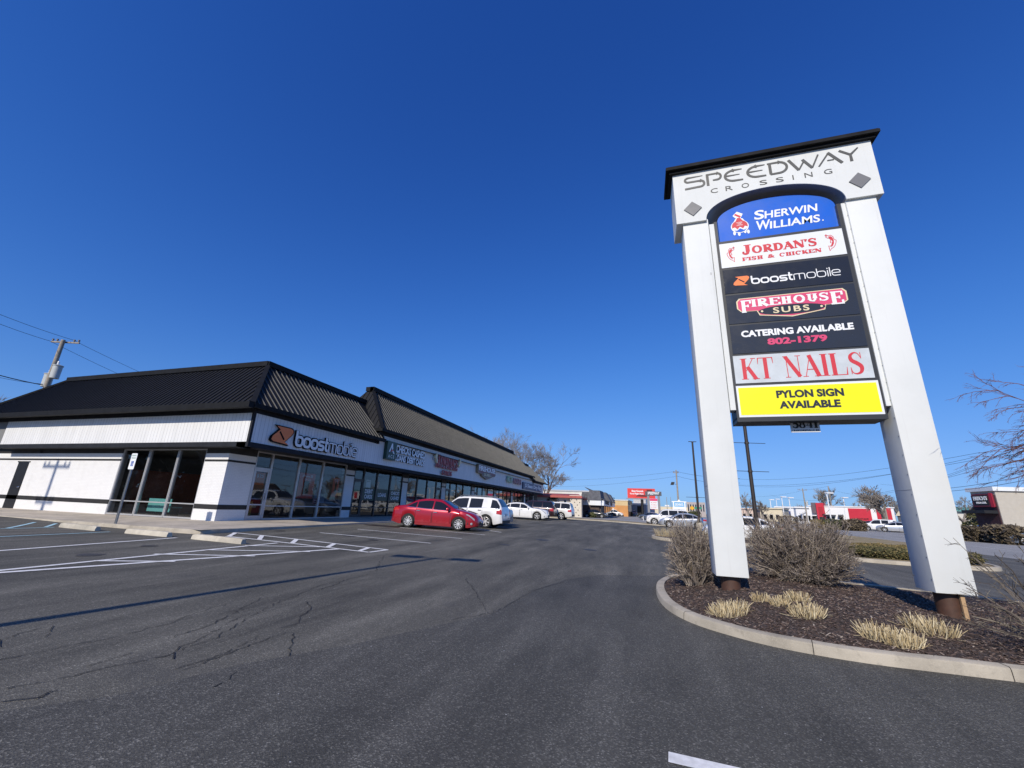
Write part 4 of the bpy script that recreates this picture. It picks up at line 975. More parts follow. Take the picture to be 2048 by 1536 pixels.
for txts, y0, y1 in (((('DEBIT', .3, .46, .85, .26), ('CARDS', .3, .12, .85, .26)), 23.99, 25.4), ((('LOANS', .3, .28, .95, .26),), 25.5, 27.05), ((('CHECKS', .25, .46, 1.1, .24), ('CASHED', .25, .12, 1.1, .24)), 27.15, 28.68)):
    poster('green window band reading ' + ' '.join(t[0] for t in txts), y0, y1, 1.62, 2.42, M_GREEN, [(*t, M_WLET) for t in txts], x=XW - .045, grp='green window bands')
poster('white paper notice taped above the debit cards band', 24.35, 24.85, 2.46, 2.95, M_WPANEL, [('NOTICE', .08, .36, .34, .06, M_NAVY)])
poster('red band low in the window past the second brick pier', 29.6, 30.95, .75, 2.1, plain('band_red', (.40, .05, .055), .4, var=.15))
poster('white half height banner in the window past the red band', 31.1, 32.6, .75, 1.9, M_WPANEL)
poster('white half height banner beside the far door of the fish shop', 32.8, 34.3, .75, 1.9, M_WPANEL)
def counter(name, label, cat, x0, x1, y0, y1, h, mat, top=None):
    t = thing(name, label, cat, ((x0 + x1) / 2, (y0 + y1) / 2, FLOOR)); mb = MB(); mb.box(x0, x1, y0, y1, FLOOR + .1, FLOOR + h); mb.box(x0 + .05, x1 - .05, y0 + .05, y1 - .05, FLOOR + .002, FLOOR + .1); obj('body', mb, mat, t)
    mb = MB(); mb.box(x0 - .04, x1 + .04, y0 - .04, y1 + .04, FLOOR + h + .001, FLOOR + h + .05); obj('counter_top', mb, top or mat, t)
counter('cabinet', 'yellow cabinet standing inside the corner shop door', 'cabinet', -18.6, -18.05, 15.72, 16.25, .85, plain('yellow_cabinet', (.85, .62, .2), .5, var=.1), plain('brown_top', (.25, .10, .04), .5))
counter('display_counter', 'brown display counter with pale top inside the corner shop', 'counter', -20.6, -19.6, 17.4, 20.6, .95, plain('brown_counter', (.16, .10, .075), .5), M_WPANEL)
counter('display_counter', 'long red wall unit at the back of the corner shop', 'counter', -26.9, -26.3, 16.0, 21.6, 2.2, plain('back_wall_red', (.6, .13, .05), .5, var=.2))
t = thing('easel_panel', 'tilted pale blue panel leaning in the corner shop window', 'panel', (-18.4, 20.9, FLOOR)); mb = MB(); mb.obox((-18.35, 21.0, 2.0), (.02, 0, 0), (0, .42, 0), (-.1, .14, .62)); obj('sheet', mb, plain('pale_blue_sheet', (.40, .50, .58), .5), t); mb = MB(); mb.tube([(-18.4, 20.7, FLOOR), (-18.37, 20.95, 2.0)], .02, 6); mb.tube([(-18.4, 21.3, FLOOR), (-18.37, 21.1, 2.0)], .02, 6); obj('leg', mb, M_DARK, t)
t = thing('bench', 'turquoise bench standing behind the side windows', 'bench', (-22.0, 14.9, FLOOR)); M_TURQ = plain('turquoise_paint', (.25, .72, .72), .5, var=.08)
mb = MB(); mb.box(-22.45, -20.95, 14.50, 14.55, FLOOR + .24, FLOOR + .82); obj('back_panel', mb, M_TURQ, t); mb = MB(); mb.box(-22.3, -20.95, 14.605, 15.05, FLOOR + .42, FLOOR + .47); obj('seat', mb, M_TURQ, t)
for x in (-22.2, -21.05): mb = MB(); mb.box(x - .03, x + .03, 14.65, 15.0, FLOOR + .001, FLOOR + .42); obj('leg', mb, M_DARK, t)
t = thing('stool', 'pale frame chair behind the side window next to the brick pier', 'chair', (-19.6, 15.1, FLOOR))
mb = MB(); mb.box(-19.85, -19.4, 14.9, 15.3, FLOOR + .44, FLOOR + .48); obj('seat', mb, M_RACE, t)
for dx in (-.2, .2):
    for dy in (-.18, .18): mb = MB(); mb.tube([(-19.62 + dx, 15.1 + dy, FLOOR), (-19.62 + dx * .8, 15.1 + dy * .8, FLOOR + .44)], .016, 6); obj('leg', mb, M_RACE, t)
mb = MB(); mb.box(-19.85, -19.81, 14.9, 15.3, FLOOR + .5, FLOOR + .95); obj('backrest', mb, M_RACE, t)

# ----------------------------------------------------------------- accessible parking sign and wheel stops
sx, sy = -18.93, 11.42
sg = gp(229, 1055); sy = sg.y if sg.y > 10.9 else 11.1; sp_ = Vector((0, 0, 0))
d = ray(229.5, 1054); k = sy / d.y; sp_ = Vector((d.x * k, sy, CAMH + d.z * k)); spz = min(sp_.z, G(sp_.x, sp_.y)) 
dt = ray(268, 907); kt = sy / dt.y; ztop = CAMH + dt.z * kt
t = thing('parking_sign', 'white accessible parking sign on a galvanised post between the wheel stops', 'sign', (sp_.x, sy, spz))
mb = MB(); mb.box(sp_.x - .03, sp_.x + .03, sy - .02, sy + .02, spz - .1, ztop - .02); mb.box(sp_.x - .045, sp_.x - .031, sy - .03, sy - .021, spz, ztop - .03); mb.box(sp_.x + .031, sp_.x + .045, sy - .03, sy - .021, spz, ztop - .03); obj('post', mb, M_STEEL, t)
mb = MB(); O = Vector((sp_.x - .155, sy - .034, ztop - .60)); U = Vector((1, 0, 0)); Ny = Vector((0, -1, 0)); r = .04
pl = [(a, b) for cx_, cy_, a0 in ((.31 - r, .6 - r, 0), (r, .6 - r, 90), (r, r, 180), (.31 - r, r, 270)) for a, b in ell(cx_, cy_, r, r, a0, a0 + 90, 4)]
flat_shape(mb, pl, O, U, UZ, Ny, .006, ext=.006); pan = obj('plate', mb, M_WLET, t)
mb = MB(); flat_shape(mb, [(.09, .12), (.22, .12), (.22, .31), (.09, .31)], O, U, UZ, Ny, .0075); obj('symbol_field', mb, plain('sign_blue', (.02, .08, .38), .4), pan)
mb = MB(); mb.ribbon(ell(.15, .185, .035, .035, 60, -230, 12), .012, O, U, UZ, Ny, .009); mb.ribbon([(.145, .275), (.15, .215), (.18, .21), (.195, .165)], .013, O, U, UZ, Ny, .0095); flat_shape(mb, ell(.145, .29, .012, .012, 0, 360, 10)[:-1], O, U, UZ, Ny, .009); obj('wheelchair_symbol', mb, M_WLET, pan)
mb = MB(); put_text(mb, 'RESERVED', O + U * .035 + UZ * .49, U, UZ, Ny, .24, .055, .01, .0078); put_text(mb, 'PARKING', O + U * .045 + UZ * .40, U, UZ, Ny, .22, .05, .01, .0078); obj('lettering', mb, plain('sign_green', (.05, .22, .12), .5), pan)
stop0 = None
for p, q, lab in (((100, 1052.5), (205, 1064), 'worn concrete wheel stop farthest along, left of the accessible sign post'), ((238, 1065.6), (342, 1075.5), 'worn concrete wheel stop right behind the accessible sign post'), ((373, 1077.5), (488, 1089.5), 'worn concrete wheel stop beside the striped walkway')):
    a, b = gp(*p), gp(*q); a.z = G(a.x, a.y); b.z = G(b.x, b.y); c = (a + b) / 2; dx = (b - a); L = min(1.95, max(1.75, dx.length)) / 2
    if stop0 is None:
        mb = MB(); prof = [(-.09, 0), (.09, 0), (.086, .06), (.058, .145), (-.058, .145), (-.086, .06)]; n = 16
        for i in range(n + 1):
            x = -1.0 + 2.0 * i / n; e = 1 - .12 * (abs(x) > .97)
            mb.v += [(x, y * e + .006 * noise.noise(Vector((x * 4, y * 9, 1))), z * e + (.008 * noise.noise(Vector((x * 5, y * 9, z * 9))) if z > 0 else -.02)) for y, z in prof]
        for i in range(n):
            for j in range(6): a_, b_ = i * 6 + j, i * 6 + (j + 1) % 6; mb.f.append((a_, b_, b_ + 6, a_ + 6)); mb.m.append(0)
        mb.f.append((5, 4, 3, 2, 1, 0)); mb.f.append(tuple(n * 6 + j for j in range(6))); mb.m += [0, 0]
        o = obj('wheel_stop', mb, M_STOP, None, smooth=30); recalc(o); stop0 = o
    else: o = stop0.copy(); COL.objects.link(o)
    o.location = c + Vector((0, .1, 0)); o.rotation_euler = (0, math.atan2(-(b.z - a.z), (b - a).length), math.atan2(dx.y, dx.x) * .6); tag(o, lab, 'wheel stop', 'wheel stops along the walk')
# ----------------------------------------------------------------- the pylon sign
py = thing('pylon_sign', 'tall white twin post pylon sign with arched header and stacked tenant panels', 'sign', (2.95, 8.86, .2))
UX, NYm = Vector((1, 0, 0)), Vector((0, -1, 0))
def pp(name, mb, mat, **k): return obj(name, mb, mat, py, **k)
def rbox(x0, x1, y0, y1, z0, z1, b=.012):
    bm = bmesh.new(); bmesh.ops.create_cube(bm, size=1); bmesh.ops.scale(bm, vec=(x1 - x0, y1 - y0, z1 - z0), verts=bm.verts); bmesh.ops.translate(bm, vec=((x0 + x1) / 2, (y0 + y1) / 2, (z0 + z1) / 2), verts=bm.verts)
    bmesh.ops.bevel(bm, geom=bm.edges[:], offset=b, segments=2, affect='EDGES', profile=.6); mb = MB(); bm.verts.index_update(); mb.v = [tuple(v.co) for v in bm.verts]; mb.f = [tuple(v.index for v in f.verts) for f in bm.faces]; mb.m = [0] * len(mb.f); bm.free(); return mb
for x0, x1 in ((1.165, 1.68), (4.235, 4.745)):
    ps = pp('post', rbox(x0, x1, 8.6, 9.12, .565, 7.86, .008), M_WHITE, smooth=35)
    mb = MB()
    for xx in (x0 - .001, x1 + .001):
        for k in range(22):
            z = .75 + k * .32
            for yy in (8.63, 9.09): mb.box(xx - .004, xx + .004, yy - .008, yy + .008, z - .008, z + .008)
    mb.box(x0 - .0015, x0 + .01, 8.62, 9.1, 2.1, 2.106); obj('rivet', mb, M_STEEL, ps)
    c = (x0 + x1) / 2; mb = MB(); mb.lathe((c, 8.86, -.2), (0, 0, 1), [(0, .158), (.78, .158)], 28); pi_ = obj('pipe', mb, M_PIPE, ps, smooth=40)
    if x0 > 3: mb = MB(); mb.box(4.555, 4.605, 8.66, 8.70, .10, .58); obj('batten', mb, plain('raw_batten', (.50, .33, .18), .8, var=.25, scale=10), ps)
# header with arched opening
x0, x1, zt, zb, y0, y1 = 1.03, 4.855, 9.125, 7.80, 8.54, 9.29
arch = [(1.64, zb), (1.65, 7.80), (1.75, 7.92), (1.86, 8.02), (2.06, 8.15), (2.29, 8.255), (2.52, 8.33), (2.76, 8.375), (2.93, 8.393), (3.1, 8.395), (3.25, 8.38), (3.45, 8.335), (3.71, 8.235), (3.87, 8.145), (4.0, 8.05), (4.12, 7.94), (4.22, 7.83), (4.225, zb)]
arch = [(1.64, zb)] + [(1.64 + 1.295 * (1 - math.cos(a)), 7.80 + .60 * math.sin(a) ** .92) for a in [math.pi * i / 36 for i in range(1, 36)]] + [(4.23, zb)]
ring = [(x0, zb)] + arch + [(x1, zb), (x1, zt), (x0, zt)]
mb = MB(); mb.prism([(a, y0, b) for a, b in ring], (0, y1 - y0, 0)); hd = pp('header', mb, M_WHITE); recalc(hd)
mb = MB(); n = len(arch)      # grey painted intrados of the arch
mb.v = [(a + (2.935 - a) * .004, y0 + .02, b - .004) for a, b in arch] + [(a + (2.935 - a) * .004, y1 - .02, b - .004) for a, b in arch]
for i in range(n - 1): mb.f.append((i, i + 1, n + i + 1, n + i)); mb.m.append(0)
obj('arch_soffit', mb, M_GREYP, hd)
mb = MB(); mb.box(.955, 4.92, y0 - .07, y1 + .03, zt + .001, zt + .06); mb.box(.885, 4.985, y0 - .14, y1 + .10, zt + .061, zt + .13); mb.box(.90, 4.97, y0 - .125, y1 + .085, zt + .131, zt + .155)
pp('cornice', mb, M_BLACK)
HO = Vector((0, y0, 0))
mb = MB()
for c in ((1.385, 8.135), (4.51, 8.185)):
    mb.prism([(c[0] - .18, y0, c[1]), (c[0], y0, c[1] - .185), (c[0] + .19, y0, c[1]), (c[0], y0, c[1] + .185)], (0, -.02, 0))
    d_ = obj('diamond', mb, M_GREYP, hd); recalc(d_); mb = MB()
mb = MB(); W_ = .05
def rb(p, w_=W_, lift=.002): mb.ribbon(p, w_, HO, UX, UZ, NYm, lift, .006)
zb_, zc = 8.685, 8.995
rb([(1.66, zc - .01), (1.36, zc - .012)] + ell(1.355, 8.922, .072, .06, 90, 270, 8) + [(1.60, 8.86)] + ell(1.60, 8.78, .08, .08, 90, -90, 8) + [(1.27, 8.688)], [.015, .04] + [.045] * 9 + [.048] * 10)
rb([(1.755, zb_), (1.755, zc)], .055); rb([(1.735, zc - .015), (1.95, zc - .015)] + ell(1.95, 8.895, .08, .085, 90, -90, 8) + [(1.86, 8.81)], [.04] * 2 + [.045] * 9 + [.03], .0026)
for ex in (2.075, 2.525):
    rb([(ex + .385, zc - .015), (ex + .22, zc - .015)] + ell(ex + .22, 8.84, .185, .14, 90, 270, 12) + [(ex + .385, zb_ + .012)], [.02, .045] + [.048] * 13 + [.035]); rb([(ex + .04, 8.85), (ex + .33, 8.85)], [.04, .015], .0026)
rb([(3.0, zb_ + .02), (3.0, zc)], .055); rb([(2.955, zc - .015), (3.16, zc - .015)] + ell(3.16, 8.84, .155, .14, 90, -90, 12) + [(2.99, zb_ + .012)], [.035, .045] + [.048] * 13 + [.04], .0026)
rb([(3.36, zc - .01), (3.52, zb_)], .055); rb([(3.52, zb_), (3.645, zc - .09)], .03, .0026); rb([(3.615, zc - .06), (3.765, zb_)], .055, .003); rb([(3.765, zb_), (3.91, zc)], .03, .0034)
rb([(3.885, zb_), (4.10, zc)], .03); rb([(4.085, zc), (4.30, zb_)], .058, .0026); rb([(4.05, 8.80), (4.17, 8.80)], .025, .003)
rb([(4.285, zc), (4.47, 8.845)], .05); rb([(4.615, zc), (4.465, 8.85), (4.465, zb_)], [.025, .045, .055], .0026)
for ch, xx in zip('CROSSING', (1.79, 2.09, 2.41, 2.76, 3.07, 3.38, 3.60, 3.95)): put_text(mb, ch, HO + UX * xx + UZ * 8.465, UX, UZ, NYm, .022 if ch == 'I' else .145, .12, 0, .006)
obj('lettering', mb, M_GREYL, hd)
# cabinet and its frame
mb = MB(); mb.box(1.86, 4.09, 8.70, 9.1, 3.40, 7.30); mb.box(1.80, 1.86, 8.66, 9.1, 3.36, 7.8); mb.box(4.095, 4.16, 8.66, 9.1, 3.36, 7.8); mb.box(1.80, 4.16, 8.65, 9.12, 3.30, 3.385)
for z in (7.235, 6.59, 5.985, 5.29, 4.645, 4.025): mb.box(1.86, 4.095, 8.655, 8.7, z - .022, z + .022)
cab = pp('cabinet', mb, plain('cabinet_frame', (.045, .047, .05), .45, metal=.3, var=.2))
mb = MB(); mb.box(1.70, 1.795, 8.64, 8.9, 3.53, 7.74); pp('side_strip', mb, M_WHITE); mb = MB(); mb.box(4.165, 4.232, 8.64, 8.9, 3.53, 7.78); pp('side_strip', mb, M_WHITE)
YP = 8.645
def panel(x0, x1, z0, z1, mat, label):
    mb = MB(); mb.box(x0, x1, YP, YP + .05, z0, z1); return obj('sign_panel', mb, mat, py, label=label)
PO = Vector((0, YP, 0))
# arched blue panel
ap = [(1.895, 7.27), (4.115, 7.27), (4.115, 7.80)] + [(3.0 + 1.115 * math.cos(a), 7.80 + .47 * math.sin(a) ** .9) for a in [math.pi * i / 28 for i in range(1, 28)]] + [(1.895, 7.80)]
YB = 8.74; mb = MB(); mb.prism([(a, YB, b) for a, b in ap], (0, .05, 0)); bp_ = obj('sign_panel', mb, M_BLUE, py, label='arched blue panel'); recalc(bp_)
BO = Vector((0, YB, 0)); sc = 8.74 / 8.8
def bq(x, z): return (x * sc, CAMH + (z - CAMH) * sc)
mb = MB()
for txt, xa, za, wa, ha in (('S', 2.63, 7.795, .19, .235), ('HERWIN', 2.83, 7.795, .98, .185), ('W', 2.63, 7.525, .27, .235), ('ILLIAMS', 2.90, 7.525, .92, .185)):
    a, b = bq(xa, za); put_text(mb, txt, BO + UX * a + UZ * b, UX, UZ, NYm, wa * sc, ha * sc, .022, .004, .12)
put_text(mb, '.', BO + UX * bq(3.86, 7.55)[0] + UZ * bq(3.86, 7.54)[1], UX, UZ, NYm, .03, .03, 0, .004); obj('lettering', mb, M_WLET, bp_)
mb = MB(); c = bq(2.335, 7.69)
flat_shape(mb, ell(c[0], c[1], .175, .165, 0, 360, 28)[:-1], BO, UX, UZ, NYm, .004); flat_shape(mb, [(c[0] - .16, c[1] + .03), (c[0] + .16, c[1] + .03), (c[0] + .07, c[1] + .2), (c[0] - .07, c[1] + .2)], BO, UX, UZ, NYm, .0045)
flat_shape(mb, [(c[0] - .115, c[1] + .29), (c[0] - .02, c[1] + .385), (c[0] + .09, c[1] + .31), (c[0] + .03, c[1] + .19), (c[0] - .05, c[1] + .2)], BO, UX, UZ, NYm, .0042)
for dx, dz in ((-.12, -.19), (-.03, -.22), (.15, -.19), (.09, -.17)): flat_shape(mb, ell(c[0] + dx, c[1] + dz + .03, .026, .05, 0, 360, 12)[:-1], BO, UX, UZ, NYm, .0047)
obj('emblem_outline', mb, M_WLET, bp_)
mb = MB(); pt = [(c[0] - .155, c[1] - .03)] + ell(c[0], c[1] + .01, .155, .145, 180, 0, 16)[1:-1] + [(c[0] + .155, c[1] - .03), (c[0] + .1, c[1] - .0), (c[0] + .06, c[1] - .06), (c[0] + .0, c[1] - .01), (c[0] - .05, c[1] - .07), (c[0] - .1, c[1] - .01)]
flat_shape(mb, pt, BO, UX, UZ, NYm, .006); flat_shape(mb, [(c[0] - .075, c[1] + .13), (c[0] + .075, c[1] + .13), (c[0] + .02, c[1] + .22), (c[0] - .03, c[1] + .22)], BO, UX, UZ, NYm, .0064)
flat_shape(mb, [(c[0] - .085, c[1] + .305), (c[0] - .055, c[1] + .335), (c[0] + .05, c[1] + .255), (c[0] + .02, c[1] + .22)], BO, UX, UZ, NYm, .0064); obj('emblem_paint', mb, M_RED, bp_)
mb = MB(); flat_shape(mb, [(c[0] - .12, c[1] - .09), (c[0] - .06, c[1] - .10), (c[0] - .0, c[1] - .05), (c[0] + .07, c[1] - .10), (c[0] + .13, c[1] - .07), (c[0] + .08, c[1] - .13), (c[0], c[1] - .15), (c[0] - .08, c[1] - .13)], BO, UX, UZ, NYm, .0066); obj('emblem_sea', mb, M_BLUE, bp_)
mb = MB(); put_text(mb, 'COVER', BO + UX * (c[0] - .06) + UZ * (c[1] + .085), UX, UZ, NYm, .12, .025, .01, .008); put_text(mb, 'THE', BO + UX * (c[0] - .035) + UZ * (c[1] + .052), UX, UZ, NYm, .07, .025, .01, .008); put_text(mb, 'EARTH', BO + UX * (c[0] - .055) + UZ * (c[1] + .018), UX, UZ, NYm, .11, .025, .01, .008); obj('emblem_lettering', mb, M_WLET, bp_)
# fish and chicken
p = panel(1.85, 4.09, 6.615, 7.205, M_WPANEL, 'white panel with red lettering and fish')
mb = MB(); put_serif(mb, "JORDAN'S", PO + UX * 2.26 + UZ * 6.885, UX, UZ, NYm, 1.37, .175, .25, .11, .05, .09, -.02, sizes=[1.28] + [1] * 7)
put_serif(mb, 'FISH', PO + UX * 2.245 + UZ * 6.728, UX, UZ, NYm, .40, .085, .25, .12, .06, .1, .02); put_text(mb, '&', PO + UX * 2.725 + UZ * 6.728, UX, UZ, NYm, .13, .085, .03, .003); put_serif(mb, 'CHICKEN', PO + UX * 2.93 + UZ * 6.728, UX, UZ, NYm, .75, .085, .25, .12, .06, .1, .02)
BASS = [(.10, .98), (.30, .90), (.55, .92), (.75, .82), (.80, .66), (.98, .58), (.92, .44), (.80, .30), (.62, .18), (.40, .12), (.22, .0), (.20, .16), (.18, .30), (.34, .26), (.50, .36), (.58, .50), (.42, .46), (.44, .58), (.52, .64), (.36, .74), (.22, .76), (.06, .84), (.16, .88), (.02, .94)]
def bass(ox, oz, w_, h_, flip):
    P = [((1 - a if flip else a) * w_ + ox, b * h_ + oz) for a, b in BASS]
    mb.ribbon(P, .011, PO, UX, UZ, NYm, .0024, closed=True)
    cx_ = sum(q[0] for q in P) / len(P); cz_ = sum(q[1] for q in P) / len(P)
    Q = [(.28, .84), (.50, .86), (.68, .78), (.76, .58), (.72, .42), (.58, .28), (.36, .20), (.50, .34), (.62, .50), (.56, .62), (.40, .72)]
    flat_shape(mb, [((1 - a if flip else a) * w_ + ox, b * h_ + oz) for a, b in Q], PO, UX, UZ, NYm, .003)
bass(3.78, 6.725, .18, .385, False); bass(1.975, 6.735, .165, .37, True)
obj('lettering', mb, M_RED, p)
# mobile phone shop
p = panel(1.855, 4.09, 6.005, 6.565, M_BLACKP, 'black panel with orange emblem')
mb = MB(); O = PO + UX * 2.02 + UZ * 6.155
flat_shape(mb, [(a * .32, b * .225) for a, b in EMBLEM], O, UX, UZ, NYm, .004); obj('emblem', mb, M_ORANGE, p)
mb = MB(); flat_shape(mb, [(.105, .150), (.125, .165), (.225, .085), (.205, .07)], O, UX, UZ, NYm, .0055); obj('emblem_slash', mb, M_BLACKP, p)
mb = MB(); boost_word(mb, PO + UX * 2.36 + UZ * 6.165, UX, UZ, NYm, 1.56, .195, 0); obj('lettering', mb, M_WLET, p)
# sandwich shop and its catering panel
p = panel(1.855, 4.09, 5.315, 5.955, M_SLATE, 'slate panel with pink bordered badge')
BADGE = [(2.035, 5.80), (2.09, 5.865), (3.89, 5.88), (3.945, 5.815), (3.945, 5.625), (3.87, 5.565), (3.575, 5.565), (3.545, 5.465), (2.985, 5.375), (2.425, 5.455), (2.385, 5.56), (2.095, 5.57), (2.035, 5.64)]
mb = MB(); flat_shape(mb, BADGE, PO, UX, UZ, NYm, .003); obj('badge_border', mb, M_CREAM, p)
cxm, czm = 2.99, 5.66
mb = MB(); flat_shape(mb, [(cxm + (a - cxm) * .975, czm + (b - czm) * .925) for a, b in BADGE], PO, UX, UZ, NYm, .0045); obj('badge_field', mb, M_PINK, p)
mb = MB(); flat_shape(mb, ell(2.985, 5.535, .575, .105, 0, 360, 28)[:-1], PO, UX, UZ, NYm, .006); obj('badge_oval', mb, M_SLATE, p)
mb = MB(); put_serif(mb, 'IREHOUS', PO + UX * 2.305 + UZ * 5.655, UX, UZ, NYm, 1.34, .165, .24, .11, .05, .09, .03); put_serif(mb, 'F', PO + UX * 2.10 + UZ * 5.54, UX, UZ, NYm, .20, .275, .26, .10, .05, .07); put_serif(mb, 'E', PO + UX * 3.655 + UZ * 5.55, UX, UZ, NYm, .22, .275, .26, .10, .05, .07)
for v in range(len(mb.v)): mb.v[v] = (mb.v[v][0], mb.v[v][1] - .006, mb.v[v][2])
obj('lettering', mb, M_WLET, p)
mb = MB(); put_text(mb, 'SUBS', PO + UX * 2.67 + UZ * 5.475, UX, UZ, NYm, .62, .125, .02, .0075, spacing=1.25); [flat_shape(mb, ell(xx, 5.54, .022, .022, 0, 360, 12)[:-1], PO, UX, UZ, NYm, .0075) for xx in (2.475, 3.495)]; obj('small_lettering', mb, M_CREAM, p)
p = panel(1.86, 4.09, 4.67, 5.275, M_SLATE, 'slate panel with white and pink lettering')
mb = MB(); put_text(mb, 'CATERING AVAILABLE', PO + UX * 2.05 + UZ * 5.01, UX, UZ, NYm, 1.89, .14, .045, .004); obj('lettering', mb, M_WLET, p)
mb = MB(); put_text(mb, '802-1379', PO + UX * 2.49 + UZ * 4.81, UX, UZ, NYm, 1.0, .14, .045, .004); obj('lettering', mb, M_PINK, p)
p = panel(1.85, 4.095, 4.055, 4.625, M_PPANEL, 'pale blue-grey panel with tall red serif lettering')
mb = MB(); put_serif(mb, 'KT NAILS', PO + UX * 1.955 + UZ * 4.13, UX, UZ, NYm, 2.02, .43, .19, .035, .07, .03, .03); obj('lettering', mb, M_RED, p)
p = panel(1.84, 4.125, 3.385, 4.005, M_WPANEL, 'yellow panel with white border and dark lettering')
mb = MB(); flat_shape(mb, [(1.875, 3.425), (4.09, 3.425), (4.09, 3.965), (1.875, 3.965)], PO, UX, UZ, NYm, .003); f_ = obj('yellow_face', mb, M_YELLOW, p)
mb = MB(); put_text(mb, 'PYLON SIGN', PO + UX * 2.505 + UZ * 3.735, UX, UZ, NYm, 1.075, .15, .05, .005); put_text(mb, 'AVAILABLE', PO + UX * 2.53 + UZ * 3.53, UX, UZ, NYm, .97, .145, .05, .005); obj('lettering', mb, M_NAVY, p)
# address plate
mb = MB(); mb.box(2.735, 3.205, 8.89, 8.91, 3.125, 3.36); ad = pp('address_plate', mb, plain('address_grey', (.6, .6, .6), .5, var=.1)); AO = Vector((0, 8.89, 0))
mb = MB(); flat_shape(mb, [(2.735, 3.125), (3.205, 3.125), (3.205, 3.195), (2.735, 3.195)], AO, UX, UZ, NYm, .003); obj('painted_sunlit_strip', mb, M_WLET, ad)  # white strip paints in the sunlit lower edge of the plate
mb = MB(); put_serif(mb, '5841', AO + UX * 2.76 + UZ * 3.205, UX, UZ, NYm, .42, .14, .26, .05, .06, .06, .04); put_serif(mb, 'CRAWFORDSVILLE RD.', AO + UX * 2.75 + UZ * 3.145, UX, UZ, NYm, .44, .032, .24, .09, .06, .08, .04)
for v in range(len(mb.v)): mb.v[v] = (mb.v[v][0], mb.v[v][1] - .004, mb.v[v][2])
obj('lettering', mb, M_DARK, ad)
# ----------------------------------------------------------------- cars
def interp(keys, x):
    if x <= keys[0][0]: return keys[0][1]
    for (a, va), (b, vb) in zip(keys[:-1], keys[1:]):
        if x <= b:
            t = (x - a) / (b - a); return va + (vb - va) * t
    return keys[-1][1]
def spl(keys, x):
    """monotone cubic through keys"""
    n = len(keys)
    if x <= keys[0][0]: return keys[0][1]
    if x >= keys[-1][0]: return keys[-1][1]
    d = [(keys[i + 1][1] - keys[i][1]) / (keys[i + 1][0] - keys[i][0]) for i in range(n - 1)]
    m = [d[0]] + [0 if d[i - 1] * d[i] <= 0 else 2 * d[i - 1] * d[i] / (d[i - 1] + d[i]) for i in range(1, n - 1)] + [d[-1]]
    for i in range(n - 1):
        if x <= keys[i + 1][0]:
            h = keys[i + 1][0] - keys[i][0]; t = (x - keys[i][0]) / h
            return (2 * t ** 3 - 3 * t ** 2 + 1) * keys[i][1] + (t ** 3 - 2 * t ** 2 + t) * h * m[i] + (-2 * t ** 3 + 3 * t ** 2) * keys[i + 1][1] + (t ** 3 - t ** 2) * h * m[i + 1]
SEDAN = dict(L=4.62, W=1.78, wb=2.70, fo=.95, r=.325, gc=.17,
    top=[(-2.31, .80), (-2.27, 1.00), (-1.80, 1.08), (-1.62, 1.10), (-.95, 1.40), (-.30, 1.475), (.25, 1.44), (.75, 1.22), (1.15, 1.03), (1.60, .95), (2.05, .82), (2.24, .66), (2.31, .52)],
    belt=[(-2.31, .80), (-2.2, .95), (-1.5, 1.00), (-.8, .96), (.6, .91), (1.2, .93), (1.8, .84), (2.31, .52)],
    wid=[(-2.31, .70), (-2.15, .82), (-1.4, .885), (0, .89), (1.3, .885), (1.9, .82), (2.2, .68), (2.31, .50)],
    cabin=(1.12, .32, -.75, -1.60), side=[(-.98, -1.50), (-.10, -.92), (.86, -.03)], curved=True)
SUVP = dict(L=4.77, W=1.85, wb=2.86, fo=.93, r=.365, gc=.22,
    top=[(-2.385, .62), (-2.37, 1.0), (-2.33, 1.10), (-2.05, 1.52), (-1.9, 1.66), (-1.4, 1.71), (-.2, 1.72), (.45, 1.67), (.80, 1.46), (1.20, 1.15), (1.75, 1.06), (2.15, .92), (2.33, .74), (2.385, .55)],
    belt=[(-2.385, .62), (-2.33, 1.06), (-1.6, 1.09), (-.6, 1.05), (.9, 1.0), (1.3, 1.03), (1.9, .94), (2.385, .55)],
    wid=[(-2.385, .78), (-2.25, .88), (-1.4, .92), (0, .925), (1.4, .92), (1.95, .86), (2.25, .70), (2.385, .55)],
    cabin=(1.16, .50, -1.93, -2.32), side=[(-1.66, -2.20), (-.32, -1.12), (.88, -.20)], curved=True)
MUSC = dict(SEDAN, L=5.05, W=1.90, wb=3.05, fo=.98, r=.36,
    top=[(-2.52, .78), (-2.48, 1.02), (-2.0, 1.10), (-1.7, 1.12), (-1.05, 1.40), (-.35, 1.47), (.2, 1.44), (.75, 1.18), (1.05, 1.05), (1.7, 1.0), (2.3, .90), (2.47, .78), (2.52, .55)],
    belt=[(-2.52, .78), (-2.4, 1.0), (-1.6, 1.03), (-.8, .98), (.8, .95), (1.4, .97), (2.0, .92), (2.52, .55)],
    wid=[(-2.52, .76), (-2.3, .88), (-1.5, .945), (0, .95), (1.4, .945), (2.1, .90), (2.4, .80), (2.52, .70)], cabin=(1.05, .28, -.85, -1.68), side=[(-1.05, -1.55), (-.10, -.98), (.80, -.03)])
